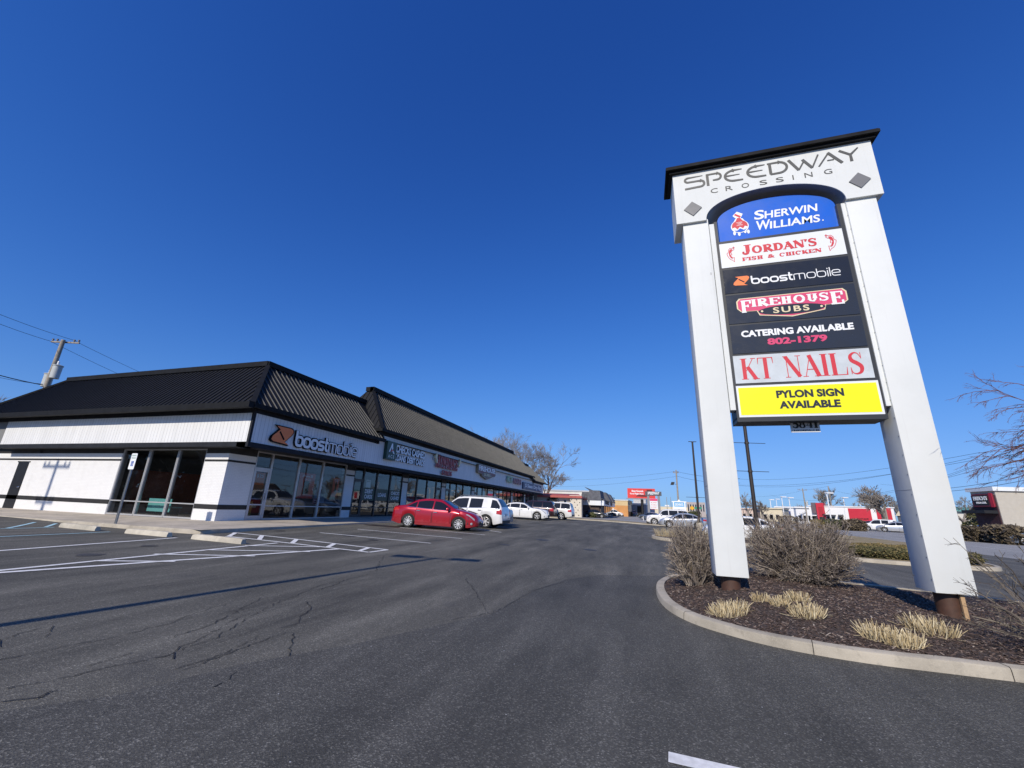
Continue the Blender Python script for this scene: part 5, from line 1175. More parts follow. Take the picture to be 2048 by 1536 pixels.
TRUCKY = dict(SUVP, L=4.65, W=1.82, wb=2.67, fo=.85, r=.385, gc=.30,
    top=[(-2.325, .70), (-2.31, 1.06), (-2.28, 1.14), (-2.10, 1.62), (-2.0, 1.74), (-1.5, 1.78), (0, 1.78), (.45, 1.72), (.90, 1.28), (1.05, 1.16), (1.7, 1.12), (2.18, 1.02), (2.29, .88), (2.325, .60)],
    belt=[(-2.325, .70), (-2.28, 1.10), (-1.5, 1.12), (1.0, 1.10), (1.8, 1.05), (2.325, .6)],
    wid=[(-2.325, .82), (-2.2, .88), (-1.4, .91), (0, .91), (1.4, .91), (2.0, .87), (2.28, .80), (2.325, .74)], cabin=(1.02, .52, -2.02, -2.27), side=[(-1.15, -2.10), (-.15, -1.07), (.78, -.07)])
VAN = dict(SUVP, L=5.1, wb=3.0, fo=1.0, r=.34, gc=.18,
    top=[(-2.55, .65), (-2.54, 1.0), (-2.50, 1.10), (-2.36, 1.60), (-2.2, 1.74), (-1.5, 1.76), (0, 1.76), (.6, 1.68), (1.2, 1.28), (1.65, 1.05), (2.1, .95), (2.4, .80), (2.55, .55)],
    belt=[(-2.55, .65), (-2.5, 1.05), (1.5, 1.0), (2.1, .9), (2.55, .55)], wid=[(-2.55, .85), (-2.4, .93), (0, .98), (1.5, .96), (2.2, .84), (2.55, .6)], cabin=(1.62, .68, -2.22, -2.49), side=[(-1.4, -2.28), (-.2, -1.3), (1.15, -.1)])
CONC = dict(SEDAN, L=4.55,
    top=[(-2.27, .78), (-2.23, .98), (-1.9, 1.05), (-1.72, 1.07), (-1.05, 1.36), (-.35, 1.45), (.2, 1.42), (.85, 1.14), (1.3, .96), (1.75, .88), (2.05, .78), (2.22, .64), (2.27, .52)],
    belt=[(-2.27, .78), (-2.15, .93), (-1.5, .96), (-.8, .93), (.6, .88), (1.3, .9), (1.8, .82), (2.27, .52)], wid=[(-2.27, .7), (-2.1, .82), (-1.4, .875), (0, .88), (1.3, .875), (1.9, .8), (2.15, .68), (2.27, .5)], cabin=(1.26, .30, -.80, -1.68), side=[(-1.0, -1.55), (-.05, -.95), (.95, .02)])

def car(name, label, cat, S, body_m, loc, rotz, spokes=10, glass=None, rim=None, simple=False, group=None, dark_sill=False, plate=True, tail=True, roofbars=False, pitch=0.0):
    glass = glass or M_CGLASS; rim = rim or M_RIM
    t = thing(name, label, cat, loc, rotz, group); t.rotation_euler = (0, pitch, rotz)
    L, r = S['L'], S['r']; xf = L / 2 - S['fo']; xr = xf - S['wb']; W2 = S['W'] / 2; gc = S['gc']
    ra = r + .055
    def zlow(x):
        z = gc + .10 * sstep((abs(x) - L / 2 + .5) / .5)
        for xw in (xf, xr):
            d = abs(x - xw)
            if d < ra: z = max(z, r + math.sqrt(ra * ra - d * d) * .97)
        return z
    def ring(x):
        w_ = spl(S['wid'], x); zt = spl(S['top'], x); zb = min(spl(S['belt'], x), zt - .012); zl = min(zlow(x), zb - .08)
        h = max(0, zt - zb); cab = sstep((h - .05) / .2); wt = w_ * .95 - .05 - .40 * max(0, h - .05) * cab
        mid = zl + (zb - zl) * .5; z1 = min(zl + .10, zl + (zb - zl) * .3)
        return [(w_ * .955, zl), (w_ * .985, z1), (w_ * 1.0, mid), (w_ * .992, zb - .10 if zb - .10 > mid else (mid + zb) / 2), (w_ * .955, zb), (wt, zt - .030 - .035 * cab), (wt * .90, zt - .008), (wt * .5, zt + .012), (0, zt + .018)]
    xs = sorted(set([-L / 2 + L * i / 84 for i in range(85)] + [xw + ra * math.cos(math.pi * k / 14) for xw in (xf, xr) for k in range(15)]))
    xs = [x for i, x in enumerate(xs) if i == 0 or x - xs[i - 1] > .004]
    mb = MB(); K = 17
    for x in xs:
        R_ = ring(x); full = [(x, y, z) for y, z in R_] + [(x, -y, z) for y, z in reversed(R_[:-1])]; mb.v += full
    for i in range(len(xs) - 1):
        for j in range(K - 1):
            a = i * K + j; mb.f.append((a, a + K, a + K + 1, a + 1)); mb.m.append(0)
    mb.f.append(tuple(range(K))); mb.f.append(tuple((len(xs) - 1) * K + j for j in range(K - 1, -1, -1))); mb.m += [0, 0]
    body = obj('body', mb, body_m, t, world=False, smooth=38)
    def side_y(x, z):
        R_ = ring(x)
        for (ya, za), (yb, zb) in zip(R_[:-1], R_[1:]):
            if zb >= z and zb > za: return ya + (yb - ya) * (z - za) / (zb - za) if z >= za else ya
        return R_[-2][0]
    def patch(nm, mat, xa, xb, zf0, zf1, sgn, lift=.006, nu=10, nv=4, parent=None):
        mb = MB()
        def fn(u, v):
            x = xa + (xb - xa) * u; z0, z1 = zf0(x), zf1(x); z = z0 + (z1 - z0) * v; return (x, sgn * (side_y(x, z) + lift), z)
        mb.grid(fn, nu, nv)
        if (sgn > 0) == (xb > xa): mb.f = [f[::-1] for f in mb.f]
        return obj(nm, mb, mat, parent or t, world=False, smooth=60)
    # underside
    mb = MB(); mb.box(-L / 2 + .25, L / 2 - .3, -W2 * .80, W2 * .80, gc + .02, .62); mb.box(xr - .5, xr + .5, -W2 * .93, W2 * .93, gc + .16, .7); mb.box(xf - .5, xf + .5, -W2 * .93, W2 * .93, gc + .16, .7); obj('underbody', mb, M_DARK, t, world=False)
    if dark_sill:
        for s_ in (-1, 1): patch('sill', M_DARK, xr + ra + .02, xf - ra - .02, lambda x: zlow(x) + .005, lambda x: zlow(x) + .14, s_, .008)
    # wheels
    for xw in (xf, xr):
        for s_ in (-1, 1):
            mb = MB(); wd = .205; y = s_ * (W2 - .125); c = (xw, y, r)
            mb.lathe(c, (0, s_, 0), [(-wd / 2, r * .68), (-wd / 2, r * .93), (-wd * .36, r), (wd * .36, r), (wd / 2, r * .93), (wd / 2 + .004, r * .70), (wd * .30, r * .685), (wd * .25, 0.02)], 28)
            wh = obj('wheel', mb, M_TYRE, t, world=False, smooth=40)
            mb = MB(); ro = wd / 2 - .008; mb.lathe(c, (0, s_, 0), [(wd * .22, r * .69), (ro, r * .70), (ro + .006, r * .66), (ro - .02, r * .63), (wd * .24, r * .62)], 28); mb.lathe(c, (0, s_, 0), [(ro - .06, .0), (ro - .06, r * .2), (ro - .01, r * .17), (ro - .005, 0.005)], 12)
            for k in range(spokes):
                a = 2 * math.pi * k / spokes + .2; d = Vector((math.cos(a), 0, math.sin(a))); n_ = Vector((-math.sin(a), 0, math.cos(a))); ax = Vector((0, s_, 0)); p0 = Vector(c) + d * r * .12 + ax * (ro - .02); p1 = Vector(c) + d * r * .64 + ax * (ro - .015)
                hw = r * (.055 if spokes > 7 else .085)
                q = [p0 - n_ * hw * .7, p0 + n_ * hw * .7, p1 + n_ * hw, p1 - n_ * hw]; mb.prism(q, -ax * .03)
            obj('rim', recalc_mb(mb), rim, wh, world=False, smooth=35)
            mb = MB(); mb.lathe((xw, s_ * (W2 - .20), r), (0, s_, 0), [(.0, r * .60), (.01, r * .60)], 20); obj('brake_disc', mb, M_DARK, wh, world=False)
    # glass
    A0, A1, B1, B0 = S['cabin']
    def top_patch(nm, xa, xb, fr=.86, mat=glass, lift=.012):
        mb = MB()
        def fn(u, v):
            x = xa + (xb - xa) * u; R_ = ring(x); yy = (v * 2 - 1); wt = R_[5][0]
            y = yy * wt * fr; ay = abs(y); z = None
            for (ya, za), (yb, zb) in zip(R_[5:-1], R_[6:]):
                if yb <= ay <= ya: z = za + (zb - za) * (ya - ay) / max(1e-6, ya - yb); break
            if z is None: z = R_[5][1]
            return (x, y, z + lift)
        mb.grid(fn, 12, 8)
        if xb > xa: mb.f = [f for f in mb.f]
        else: mb.f = [f[::-1] for f in mb.f]
        return obj(nm, mb, mat, t, world=False, smooth=60)
    top_patch('windshield', A0 - .04, A1 + .05, .93); top_patch('rear_window', B0 + .04, B1 - .04, .90)
    for s_ in (-1, 1):
        for xa, xb in S['side']:
            zt_ = lambda x: max(min(spl(S['belt'], x), spl(S['top'], x)) + .045, spl(S['top'], x) - .105)
            patch('window', glass, xa, xb, lambda x: spl(S['belt'], x) + .04, zt_, s_, .007, 14, 3)
        if not simple: patch('window_trim', M_CHROME, S['side'][-1][0], S['side'][0][1], lambda x: spl(S['belt'], x) + .018, lambda x: spl(S['belt'], x) + .034, s_, .009, 24, 1)
    if simple: 
        for s_ in (-1, 1): patch('headlight', M_HEAD, L / 2 - .42, L / 2 - .12, lambda x: spl(S['belt'], x) - .16, lambda x: spl(S['belt'], x) - .03, s_)
        return t
    for s_ in (-1, 1):
        # doors with handles
        xs_ = [p for p in S['side']]
        dv = [(max(xf - ra - .06, A0 - .35), xs_[-1][1] - .02), (xs_[-1][1] - .05, max(xr + ra * .35, xs_[-2][1] - .05))]
        for xa, xb in dv:
            lo = lambda x: max(zlow(x) + .13, gc + .13); hi = lambda x: spl(S['belt'], x) - .004
            mbs = MB()
            d_ = patch('door', body_m, xa - .012, xb + .012, lo, hi, s_, .005, 16, 6)
            for xe in (xa, xb): patch('door_gap', M_DARK, xe - .006, xe + .006, lo, hi, s_, .0065, 1, 8, d_)
            xh = xb + .10; zh = spl(S['belt'], xh) - .10; mb = MB(); yy = s_ * (side_y(xh, zh) + .02); mb.obox((xh + .06, yy, zh), (.095, 0, 0), (0, .014, 0), (0, 0, .018)); obj('handle', mb, M_CHROME, d_, world=False)
        # lamps
        patch('headlight', M_HEAD, L / 2 - .58, L / 2 - .16, lambda x: spl(S['belt'], x) - .115 + .10 * (L / 2 - .16 - x), lambda x: spl(S['belt'], x) - .03, s_, .008, 10, 4)
        if tail: patch('tail_light', M_TAIL, -L / 2 + .04, -L / 2 + (.42 if S['L'] < 4.7 or S is MUSC else .34), lambda x: spl(S['belt'], -L / 2 + .3) - (.20 if S in (SEDAN, CONC, MUSC) else .30) + .10 * (x + L / 2), lambda x: spl(S['belt'], -L / 2 + .3) - .02, s_, .009, 8, 5)
        # mirror
        xm = A0 - .32; zm = spl(S['belt'], xm) + .09; ym = side_y(xm, spl(S['belt'], xm)); mb = MB(); mb.lathe((xm + .07, s_ * (ym + .13), zm), (-1, 0, 0), [(0, .02), (.03, .075), (.09, .09), (.13, .088), (.135, .01)], 12)
        mb.tube([(xm, s_ * (ym - .01), zm - .07), (xm, s_ * (ym + .10), zm - .02)], .022, 6); obj('mirror', mb, body_m, t, world=False, smooth=50)
        mb = MB(); mb.lathe((L / 2 - .30, s_ * (side_y(L / 2 - .30, .38) - .02), .37), (.4, s_, 0), [(0, .06), (.04, .058), (.05, .03)], 12); obj('fog_lamp', mb, M_HEAD, t, world=False, smooth=40)
        if roofbars: mb = MB(); mb.tube([(-1.6, s_ * .58, spl(S['top'], -1.6) + .05), (-1.4, s_ * .59, spl(S['top'], -1.4) + .075), (.2, s_ * .60, spl(S['top'], .2) + .07), (.4, s_ * .59, spl(S['top'], .4) + .03)], .022, 6); obj('roof_bar', mb, M_STEEL, t, world=False, smooth=60)
    wn = spl(S['wid'], L / 2) * .95; mb = MB(); mb.box(L / 2 - .10, L / 2 + .012, -wn * .72, wn * .72, .30, .47); mb.box(L / 2 - .3, L / 2 - .02, -wn * .95, wn * .95, .20, .285); obj('grille', mb, M_DARK, t, world=False)
    mb = MB(); mb.tube([(L / 2 + .02, -wn * .6, .52), (L / 2 + .03, -wn * .2, .43), (L / 2 + .03, wn * .2, .43), (L / 2 + .02, wn * .6, .52)], .016, 6); obj('grille_trim', mb, M_CHROME, t, world=False, smooth=50)
    mb = MB(); zp = .78 if S is SUVP or S is TRUCKY else .62; mb.box(-L / 2 - .016, -L / 2 + .02, -.16, .16, zp - .08, zp + .07); obj('number_plate', mb, M_WPANEL, t, world=False)
    mb = MB(); wr = spl(S['wid'], -L / 2 + .05); mb.box(-L / 2 - .02, -L / 2 + .25, -wr * .9, wr * .9, gc + .08, gc + .24); obj('rear_bumper', mb, M_DARK if S in (SUVP, TRUCKY) else body_m, t, world=False)
    return t
def recalc_mb(mb):
    bm = bmesh.new(); vs = [bm.verts.new(v) for v in mb.v]
    for f in mb.f:
        try: bm.faces.new([vs[i] for i in f])
        except ValueError: pass
    bmesh.ops.recalc_face_normals(bm, faces=bm.faces); bm.verts.index_update()
    out = MB(); out.v = [tuple(v.co) for v in bm.verts]; out.f = [tuple(v.index for v in f.verts) for f in bm.faces]; out.m = [0] * len(out.f); bm.free(); return out
P_RED = paint('red_car_paint', (.40, .006, .02), .3, .2); P_WHITE = paint('white_car_paint', (.80, .80, .79), 0); P_WHITE2 = paint('cream_white_paint', (.76, .75, .72), 0)
P_BLUE = paint('grey_blue_paint', (.13, .17, .24), .5); P_DARK = paint('black_cherry_paint', (.03, .012, .014), .2); P_SILV = paint('silver_paint', (.55, .56, .58), .6); P_LBLUE = paint('pale_blue_paint', (.28, .36, .46), .4); P_BLACK = paint('black_car_paint', (.012, .013, .015), .1)
def put(x, y): return (x, y, G(x, y))
SLOPE = .0194
car('sedan', 'bright red four door sedan parked with its nose away from the shops', 'car', SEDAN, P_RED, put(-10.32, 20.75), math.radians(6), 10, pitch=math.atan(SLOPE))
car('crossover', 'white crossover with red tail lamp parked nose to the shops behind the red sedan', 'car', SUVP, P_WHITE, put(-10.15, 24.35), math.radians(181), 6, dark_sill=True, roofbars=True, pitch=-math.atan(SLOPE))
car('sedan', 'grey-blue car mostly hidden beyond the white crossover', 'car', CONC, P_BLUE, put(-10.75, 27.5), math.radians(181), 8, pitch=-math.atan(SLOPE))
car('sedan', 'white muscle sedan facing away from the shops past the grey-blue car', 'car', MUSC, P_WHITE, put(-11.0, 39.5), math.radians(5), 5, pitch=math.atan(SLOPE))
car('crossover', 'dark cherry crossover wedged between the white muscle sedan and the boxy white truck', 'car', TRUCKY, P_DARK, put(-10.9, 43.4), math.radians(180), 6, pitch=-math.atan(SLOPE))
car('truck', 'boxy cream white sport utility truck at the end of the row along the shops', 'car', TRUCKY, P_WHITE2, put(-9.45, 45.8), math.radians(178), 6, dark_sill=True, pitch=-math.atan(SLOPE))
car('sedan', 'silver four door sedan behind the smaller bare bush', 'car', CONC, P_SILV, put(3.75, 47.8), math.radians(181), 7)
car('truck', 'white double cab truck just beyond the silver sedan', 'car', TRUCKY, P_WHITE, put(2.7, 51.0 - 1.4), math.radians(180), 6) if False else car('truck', 'white sport utility truck just beyond the silver sedan', 'car', TRUCKY, P_WHITE, put(2.6, 52.9), math.radians(181), 6)
car('sedan', 'white sedan with dark windshield behind the pylon post nearer the shops', 'car', CONC, P_LBLUE if False else P_WHITE, put(6.0, 31.5), math.radians(180), 6)
# ----------------------------------------------------------------- bare trees, shrubs, grasses
def branch_tree(rng, base, height, spread=.55, levels=5, trunk_r=.2, first=.28, kids=(3, 4), droop=0.0, lean=(0, 0), minr=.006, sides=(8, 6, 4, 3, 3, 3), jit=.22, upbias=.15, lenfac=.72):
    """returns (trunk mb, crown mb) of a leafless tree"""
    tm, cm = MB(), MB()
    def limb(p, d, L, r, lev):
        n = 5 if lev < 2 else (4 if lev < 4 else 3); pts = [Vector(p)]; dd = Vector(d)
        for i in range(n):
            dd = (dd + Vector((rng.gauss(0, jit), rng.gauss(0, jit), rng.gauss(0, jit * .7) + upbias * (.5 if lev else .1) - droop * (lev > 1))) * (.5 if lev else .25)).normalized(); pts.append(pts[-1] + dd * L / n)
        r1 = r * (.55 if lev else .62); rad = [r + (r1 - r) * i / n for i in range(n + 1)]
        if lev >= levels: rad[-1] = minr * .5
        (tm if lev == 0 else cm).tube(pts, rad, sides[min(lev, len(sides) - 1)], cap=False)
        if lev >= levels: return
        k = rng.randint(*kids) + (1 if lev == 0 else 0) + (1 if lev >= levels - 2 else 0)
        for j in range(k):
            t = rng.uniform(.35 if lev else .62, 1.0) if j else 1.0
            q = t * n; i = min(n - 1, int(q)); pp_ = pts[i].lerp(pts[i + 1], q - i); tg = (pts[i + 1] - pts[i]).normalized()
            side = Vector((rng.gauss(0, 1), rng.gauss(0, 1), rng.gauss(0, .5))); side -= tg * side.dot(tg); side.normalize()
            sp = spread * rng.uniform(.6, 1.35) * (.55 if j == 0 else 1)
            limb(pp_, (tg + side * sp * 1.25).normalized(), L * lenfac * rng.uniform(.72, 1.12), max(minr, rad[i] * (.80 if j == 0 else rng.uniform(.45, .68))), lev + 1)
    limb(Vector(base), Vector((lean[0], lean[1], 1)).normalized(), height * first, trunk_r, 0); return tm, cm
def tree(label, loc, height, seed, group=None, mats=None, **k):
    rng = random.Random(seed); tm, cm = branch_tree(rng, (0, 0, 0), height, **k); zm = max(v[2] for v in cm.v); f = height / zm
    for mb in (tm, cm): mb.v = [(a * f, b * f, c * f) for a, b, c in mb.v]
    t = thing('bare_tree', label, 'tree', loc, 0, group); obj('trunk', tm, M_BARK, t, world=False, smooth=60); obj('crown', cm, (mats or M_BARK), t, world=False, smooth=60); return t
def twig_shrub(name, label, base, rx, ry, h, n, seed, hole=.25, shape=1.0, mat=None, twr=.0042):
    rng = random.Random(seed); mb = MB(); st = MB(); b = Vector(base)
    for i in range(n):
        a = rng.uniform(0, 2 * math.pi); u = rng.random() ** .5; el = rng.uniform(.02, 1) ** .75
        # target on a flat-topped dome
        rr = math.sqrt(max(0, 1 - el ** 3.2)) if rng.random() < .6 else u
        tgt = Vector((math.cos(a) * rr * rx, math.sin(a) * rr * ry, h * (el * .96 + .04) * rng.uniform(.86, 1.06)))
        root = Vector((math.cos(a) * rx * hole * u, math.sin(a) * ry * hole * u, -.02)); mid = root.lerp(tgt, .5) + Vector((-math.cos(a) * rx * .05 + rng.gauss(0, .04), rng.gauss(0, .04), h * .10 + rng.gauss(0, .03)))
        pts = []
        for k in range(6):
            t = k / 5; q = root * (1 - t) ** 2 + mid * 2 * t * (1 - t) + tgt * t * t; pts.append(b + q + Vector((rng.gauss(0, .012), rng.gauss(0, .012), rng.gauss(0, .01))))
        r0 = rng.uniform(.006, .012); (st if i % 3 == 0 else mb).tube(pts, [r0 * (1 - .6 * k / 5) for k in range(6)], 4 if i % 3 == 0 else 3, cap=False)
        for k in range(rng.randint(5, 8)):
            t = rng.uniform(.3, 1) ** .8; j = min(4, int(t * 5)); p = pts[j].lerp(pts[j + 1], t * 5 - j); d = (pts[j + 1] - pts[j]).normalized(); d = (d + Vector((rng.gauss(0, .85), rng.gauss(0, .85), rng.gauss(.05, .7)))).normalized(); L = rng.uniform(.07, .19) * (h / 1.2)
            p1 = p + d * L * .5 + Vector((rng.gauss(0, .01), rng.gauss(0, .01), .01)); p2 = p1 + (d + Vector((rng.gauss(0, .35), rng.gauss(0, .35), rng.gauss(.1, .3)))).normalized() * L * .55
            mb.tube([p, p1, p2], [twr, twr * .8, twr * .5], 3, cap=False)
            for _ in range(2):
                d2 = (d + Vector((rng.gauss(0, .8), rng.gauss(0, .8), rng.gauss(.1, .6)))).normalized(); mb.tube([p1, p1 + d2 * L * .45], [twr * .7, twr * .4], 3, cap=False)
    t = thing(name, label, 'shrub', base); obj('stem', st, M_TWIG, t); obj('twigs', mb, mat or M_TWIG, t); return t
def tw_mat(name, stops):
    t = NT(name); r = t.n('ShaderNodeNewGeometry').outputs['Random Per Island']; t.col(t.ramp(r, stops)); t.set(Roughness=.9); return t.mat
M_SHRUB = tw_mat('shrub_twigs', [(0, (.06, .045, .04)), (.35, (.18, .145, .125)), (.7, (.31, .265, .225)), (.95, (.40, .34, .28)), (1, (.52, .43, .26))])
twig_shrub('bare_shrub', 'narrower grey-brown leafless shrub beside the post nearer the shops', (.93, 9.75, .25), .52, .5, 1.22, 330, 5, .35, mat=M_SHRUB)
twig_shrub('bare_shrub', 'wide rounded grey-brown leafless shrub between the two sign posts', (3.12, 10.85, .26), 1.02, .85, 1.36, 860, 8, .38, mat=M_SHRUB)
M_SPARSE = tw_mat('sparse_twigs', [(0, (.05, .04, .035)), (.5, (.10, .08, .065)), (1, (.22, .19, .14))])
# shrub and drooping tree at the edge of the picture, behind the far post
c = at(2150, 1215, 8.3)
twig_shrub('open_shrub', 'open leafless shrub with dark crooked branches beside the farther sign post', (c.x, c.y, .2), 1.0, .9, 1.25, 95, 31, .2, mat=M_SPARSE, twr=.004)
def edge_tree():
    rng = random.Random(9); base = at(2500, 1150, 10.5); base.z = .1; t = thing('drooping_tree', 'reddish leafless twigs of a drooping tree reaching in beside the pylon', 'tree', base)
    tm, cm = MB(), MB(); top = Vector((base.x, base.y, 3.2)); tm.tube([base, base + Vector((.05, .02, 1.4)), top], [.12, .10, .07], 8); obj('trunk', tm, M_BARK, t)
    def twig(p, d, L, r, lev):
        n = 7 - lev; pts = [p]; dd = d.normalized()
        for i in range(n): dd = (dd + Vector((rng.gauss(0, .10), rng.gauss(0, .10), rng.gauss(-.045, .10)))).normalized(); pts.append(pts[-1] + dd * L / n)
        cm.tube(pts, [r * (1 - .75 * i / n) for i in range(n + 1)], 5 if lev == 0 else 3, cap=False)
        if lev < 3:
            for k in range((12, 9, 5)[lev]):
                u = rng.uniform(.25, 1) * n; i = min(n - 1, int(u)); q = pts[i].lerp(pts[i + 1], u - i); e = (pts[i + 1] - pts[i]).normalized(); e = (e + Vector((rng.gauss(0, .42), rng.gauss(0, .42), rng.gauss(-.06, .42)))).normalized(); twig(q, e, L * rng.uniform(.20, .36), r * .5, lev + 1)
    for px, py, D in ((2010, 735, 9.4), (1992, 778, 9.2), (2020, 815, 9.6), (1985, 878, 9.2), (2005, 850, 9.9), (2012, 900, 9.3), (2010, 935, 9.5), (2015, 790, 9.0), (2025, 860, 9.2), (2035, 925, 9.8), (2040, 760, 9.6)):
        e = at(px, py, D); s = top + Vector((rng.gauss(0, .1), rng.gauss(0, .1), rng.uniform(-1.0, .25))); e = s + (e - s) * 1.0; d = e - s; d.z += d.length * .14; twig(s, d, (e - s).length * .98, .013, 0)
    obj('crown', cm, M_REDTWIG, t)
edge_tree()
# cut ornamental grass clumps
M_STRAW = tw_mat('cut_straw', [(0, (.30, .22, .11)), (.4, (.50, .40, .23)), (.8, (.62, .52, .33)), (1, (.72, .64, .45))])
def clump(label, x, y, rx, ry, h, n, seed, zf=mound, dead=True):
    rng = random.Random(seed); z = zf(x, y); mb = MB()
    for i in range(n):
        a = rng.uniform(0, 2 * math.pi); u = rng.random() ** .5; p = Vector((x + math.cos(a) * u * rx, y + math.sin(a) * u * ry, 0)); p.z = zf(p.x, p.y) - .01
        o = Vector((math.cos(a) * u, math.sin(a) * u, 0)) * rng.uniform(.15, .8) + Vector((rng.gauss(0, .2), rng.gauss(0, .2), 1)); o.normalize(); L = h * rng.uniform(.55, 1.12); w_ = rng.uniform(.0026, .0058); b = rng.uniform(0, math.pi); s_ = Vector((math.cos(b), math.sin(b), 0)) * w_
        q = p + o * L * .55; e = q + (o + Vector((rng.gauss(0, .16), rng.gauss(0, .16), 0))).normalized() * L * .45; n0 = len(mb.v)
        mb.v += [tuple(p - s_), tuple(p + s_), tuple(q + s_), tuple(q - s_), tuple(e + s_ * .8), tuple(e - s_ * .8)]; mb.f += [(n0, n0 + 1, n0 + 2, n0 + 3), (n0 + 3, n0 + 2, n0 + 4, n0 + 5)]; mb.m += [0, 0]
    if dead:
        for i in range(n // 9):
            a = rng.uniform(0, 2 * math.pi); p = Vector((x + math.cos(a) * rx * rng.uniform(.7, 1.25), y + math.sin(a) * ry * rng.uniform(.7, 1.25), 0)); p.z = zf(p.x, p.y) + .012; b = rng.uniform(0, 6.3); q = p + Vector((math.cos(b), math.sin(b), rng.uniform(-.05, .3))) * rng.uniform(.06, .16); mb.tube([p, q], .002, 3, cap=False)
    return tag(obj('grass_clump', mb, M_STRAW), label, 'ornamental grass', 'cut ornamental grass clumps')
for lab, px, py, wpx, hh, n, sd_ in (('large cut straw clump in front of the post nearer the shops', 1460, 1228, 82, .165, 330, 1), ('smallest cut straw clump just behind the large one', 1520, 1203, 34, .13, 110, 2), ('short cut straw clump in the middle of the back cluster', 1560, 1210, 38, .14, 120, 3), ('cut straw clump at the back below the wide shrub', 1597, 1203, 40, .15, 130, 4), ('spreading cut straw clump in front of the back cluster', 1613, 1231, 64, .16, 210, 5),
                                      ('cut straw clump left of the touching pair near the kerb', 1757, 1278, 62, .165, 240, 6), ('cut straw clump right of the touching pair near the kerb', 1805, 1291, 66, .165, 250, 7), ('cut straw clump in front of the rusty pipe of the farther post', 1860, 1263, 84, .16, 280, 8)):
    d = ray(px, py); t_ = 0
    for k in range(4000):
        t_ += .00001 * 2; p = d * t_
        if CAMH + p.z < mound(p.x, p.y): break
    D = math.hypot(p.x, p.y); rx = wpx * D / 826 * .37; clump(lab, p.x, p.y, rx * .88, rx * .6, hh, n, sd_)
gz = lambda x, y: G(x, y) + .13
clump('straw coloured clump on the tip of the island behind the smaller shrub', 1.35, 26.9, .75, .5, .5, 420, 21, gz); clump('straw coloured clump farther along the island behind the smaller shrub', 3.0, 27.0, .6, .5, .45, 300, 22, gz)
# clipped evergreen hedge beside the road
def leaf_mat(name, stops):
    return tw_mat(name, stops)
def leafy(name, label, cat, boxes, n, seed, stops, leaf=.05, group=None, kind=None):
    """foliage of many small leaf faces filling rounded boxes (x0,x1,y0,y1,z0,z1)"""
    rng = random.Random(seed); mb = MB(); core = MB(); tot = sum((b[1] - b[0]) * (b[3] - b[2]) for b in boxes)
    for b in boxes:
        k = int(n * (b[1] - b[0]) * (b[3] - b[2]) / tot); c = Vector(((b[0] + b[1]) / 2, (b[2] + b[3]) / 2, (b[4] + b[5]) / 2)); hx, hy, hz = (b[1] - b[0]) / 2, (b[3] - b[2]) / 2, (b[5] - b[4]) / 2
        for i in range(k):
            d = Vector((rng.gauss(0, 1), rng.gauss(0, 1), rng.gauss(0, 1)))
            m = max(abs(d.x), abs(d.y), abs(d.z)); q = d / m; q = q.lerp(d.normalized(), .45) * (rng.uniform(.72, 1.0)); q = Vector((c.x + q.x * hx, c.y + q.y * hy, c.z + q.z * hz)); q += Vector((1, 1, 1)) * .09 * noise.noise(q * 2.3) * (hz / .4)
            if q.z < b[4]: continue
            u = Vector((rng.gauss(0, 1), rng.gauss(0, 1), rng.gauss(0, 1))).normalized(); v = u.orthogonal().normalized(); s_ = leaf * rng.uniform(.5, 1.3)
            mb.quad(q - u * s_ - v * s_ * .45, q + u * s_ - v * s_ * .45, q + u * s_ + v * s_ * .45, q - u * s_ + v * s_ * .45)
    o = tag(obj(name, mb, leaf_mat(name + str(seed), stops)), label, cat, group); return o
GRN = [(0, (.018, .026, .009)), (.4, (.05, .062, .02)), (.75, (.095, .10, .036)), (1, (.19, .155, .065))]
OLV = [(0, (.06, .05, .018)), (.5, (.15, .12, .04)), (1, (.28, .20, .085))]
gx = lambda x, y: G(x, y) + .1
leafy('evergreen_hedge', 'low mixed green juniper hedge behind the far kerb between the sign posts', 'hedge', [(8.1, 10.3, 20.7, 22.4, gx(9, 22), gx(9, 22) + .40), (9.9, 11.9, 20.3, 22.2, gx(10, 22), gx(10, 22) + .46)], 18000, 41, [(0, (.03, .032, .012)), (.5, (.085, .082, .028)), (1, (.22, .17, .07))], .04, 'hedges along the road')
leafy('evergreen_hedge', 'olive tinged juniper hedge just beyond the mixed green one', 'hedge', [(8.3, 11.0, 22.5, 24.4, gx(9, 24), gx(9, 24) + .42), (10.6, 12.3, 22.3, 24.2, gx(12, 24), gx(12, 24) + .46)], 17000, 42, OLV, .045, 'hedges along the road')
# trees behind the shops
BT = 'bare trees behind the shops'
for lab, px, py, D, hh, sd_, kw in (('bushy bare tree top rising behind the tall roof ridge', 985, 845, 88, None, 3, dict(spread=.6, first=.2, kids=(3, 4), upbias=.2)), ('smaller bare tree top left of the bushy one behind the ridge', 938, 856, 92, None, 14, dict(spread=.5, first=.22)),
                                    ('tall open bare tree just past the far end of the shops', 1056, 862, 80, None, 5, dict(spread=.72, first=.22, kids=(3, 4), upbias=.2)), ('spreading bare tree leaning out past the far end of the shops', 1084, 880, 79, None, 26, dict(spread=.62, first=.18, lean=(.3, 0), kids=(3, 4), upbias=.15))):
    top = at(px, py, D); z0 = G(top.x, min(top.y, 90)); tree(lab, (top.x, top.y, z0), top.z - z0, sd_, BT, levels=6, trunk_r=.19, minr=.009, jit=.13, **kw)
top = at(-40, 770, 55); tree('bare tree at the edge of the picture behind the low roof', (top.x, top.y, .6), top.z - .6, 44, BT, levels=6, trunk_r=.22, spread=.6, minr=.010)
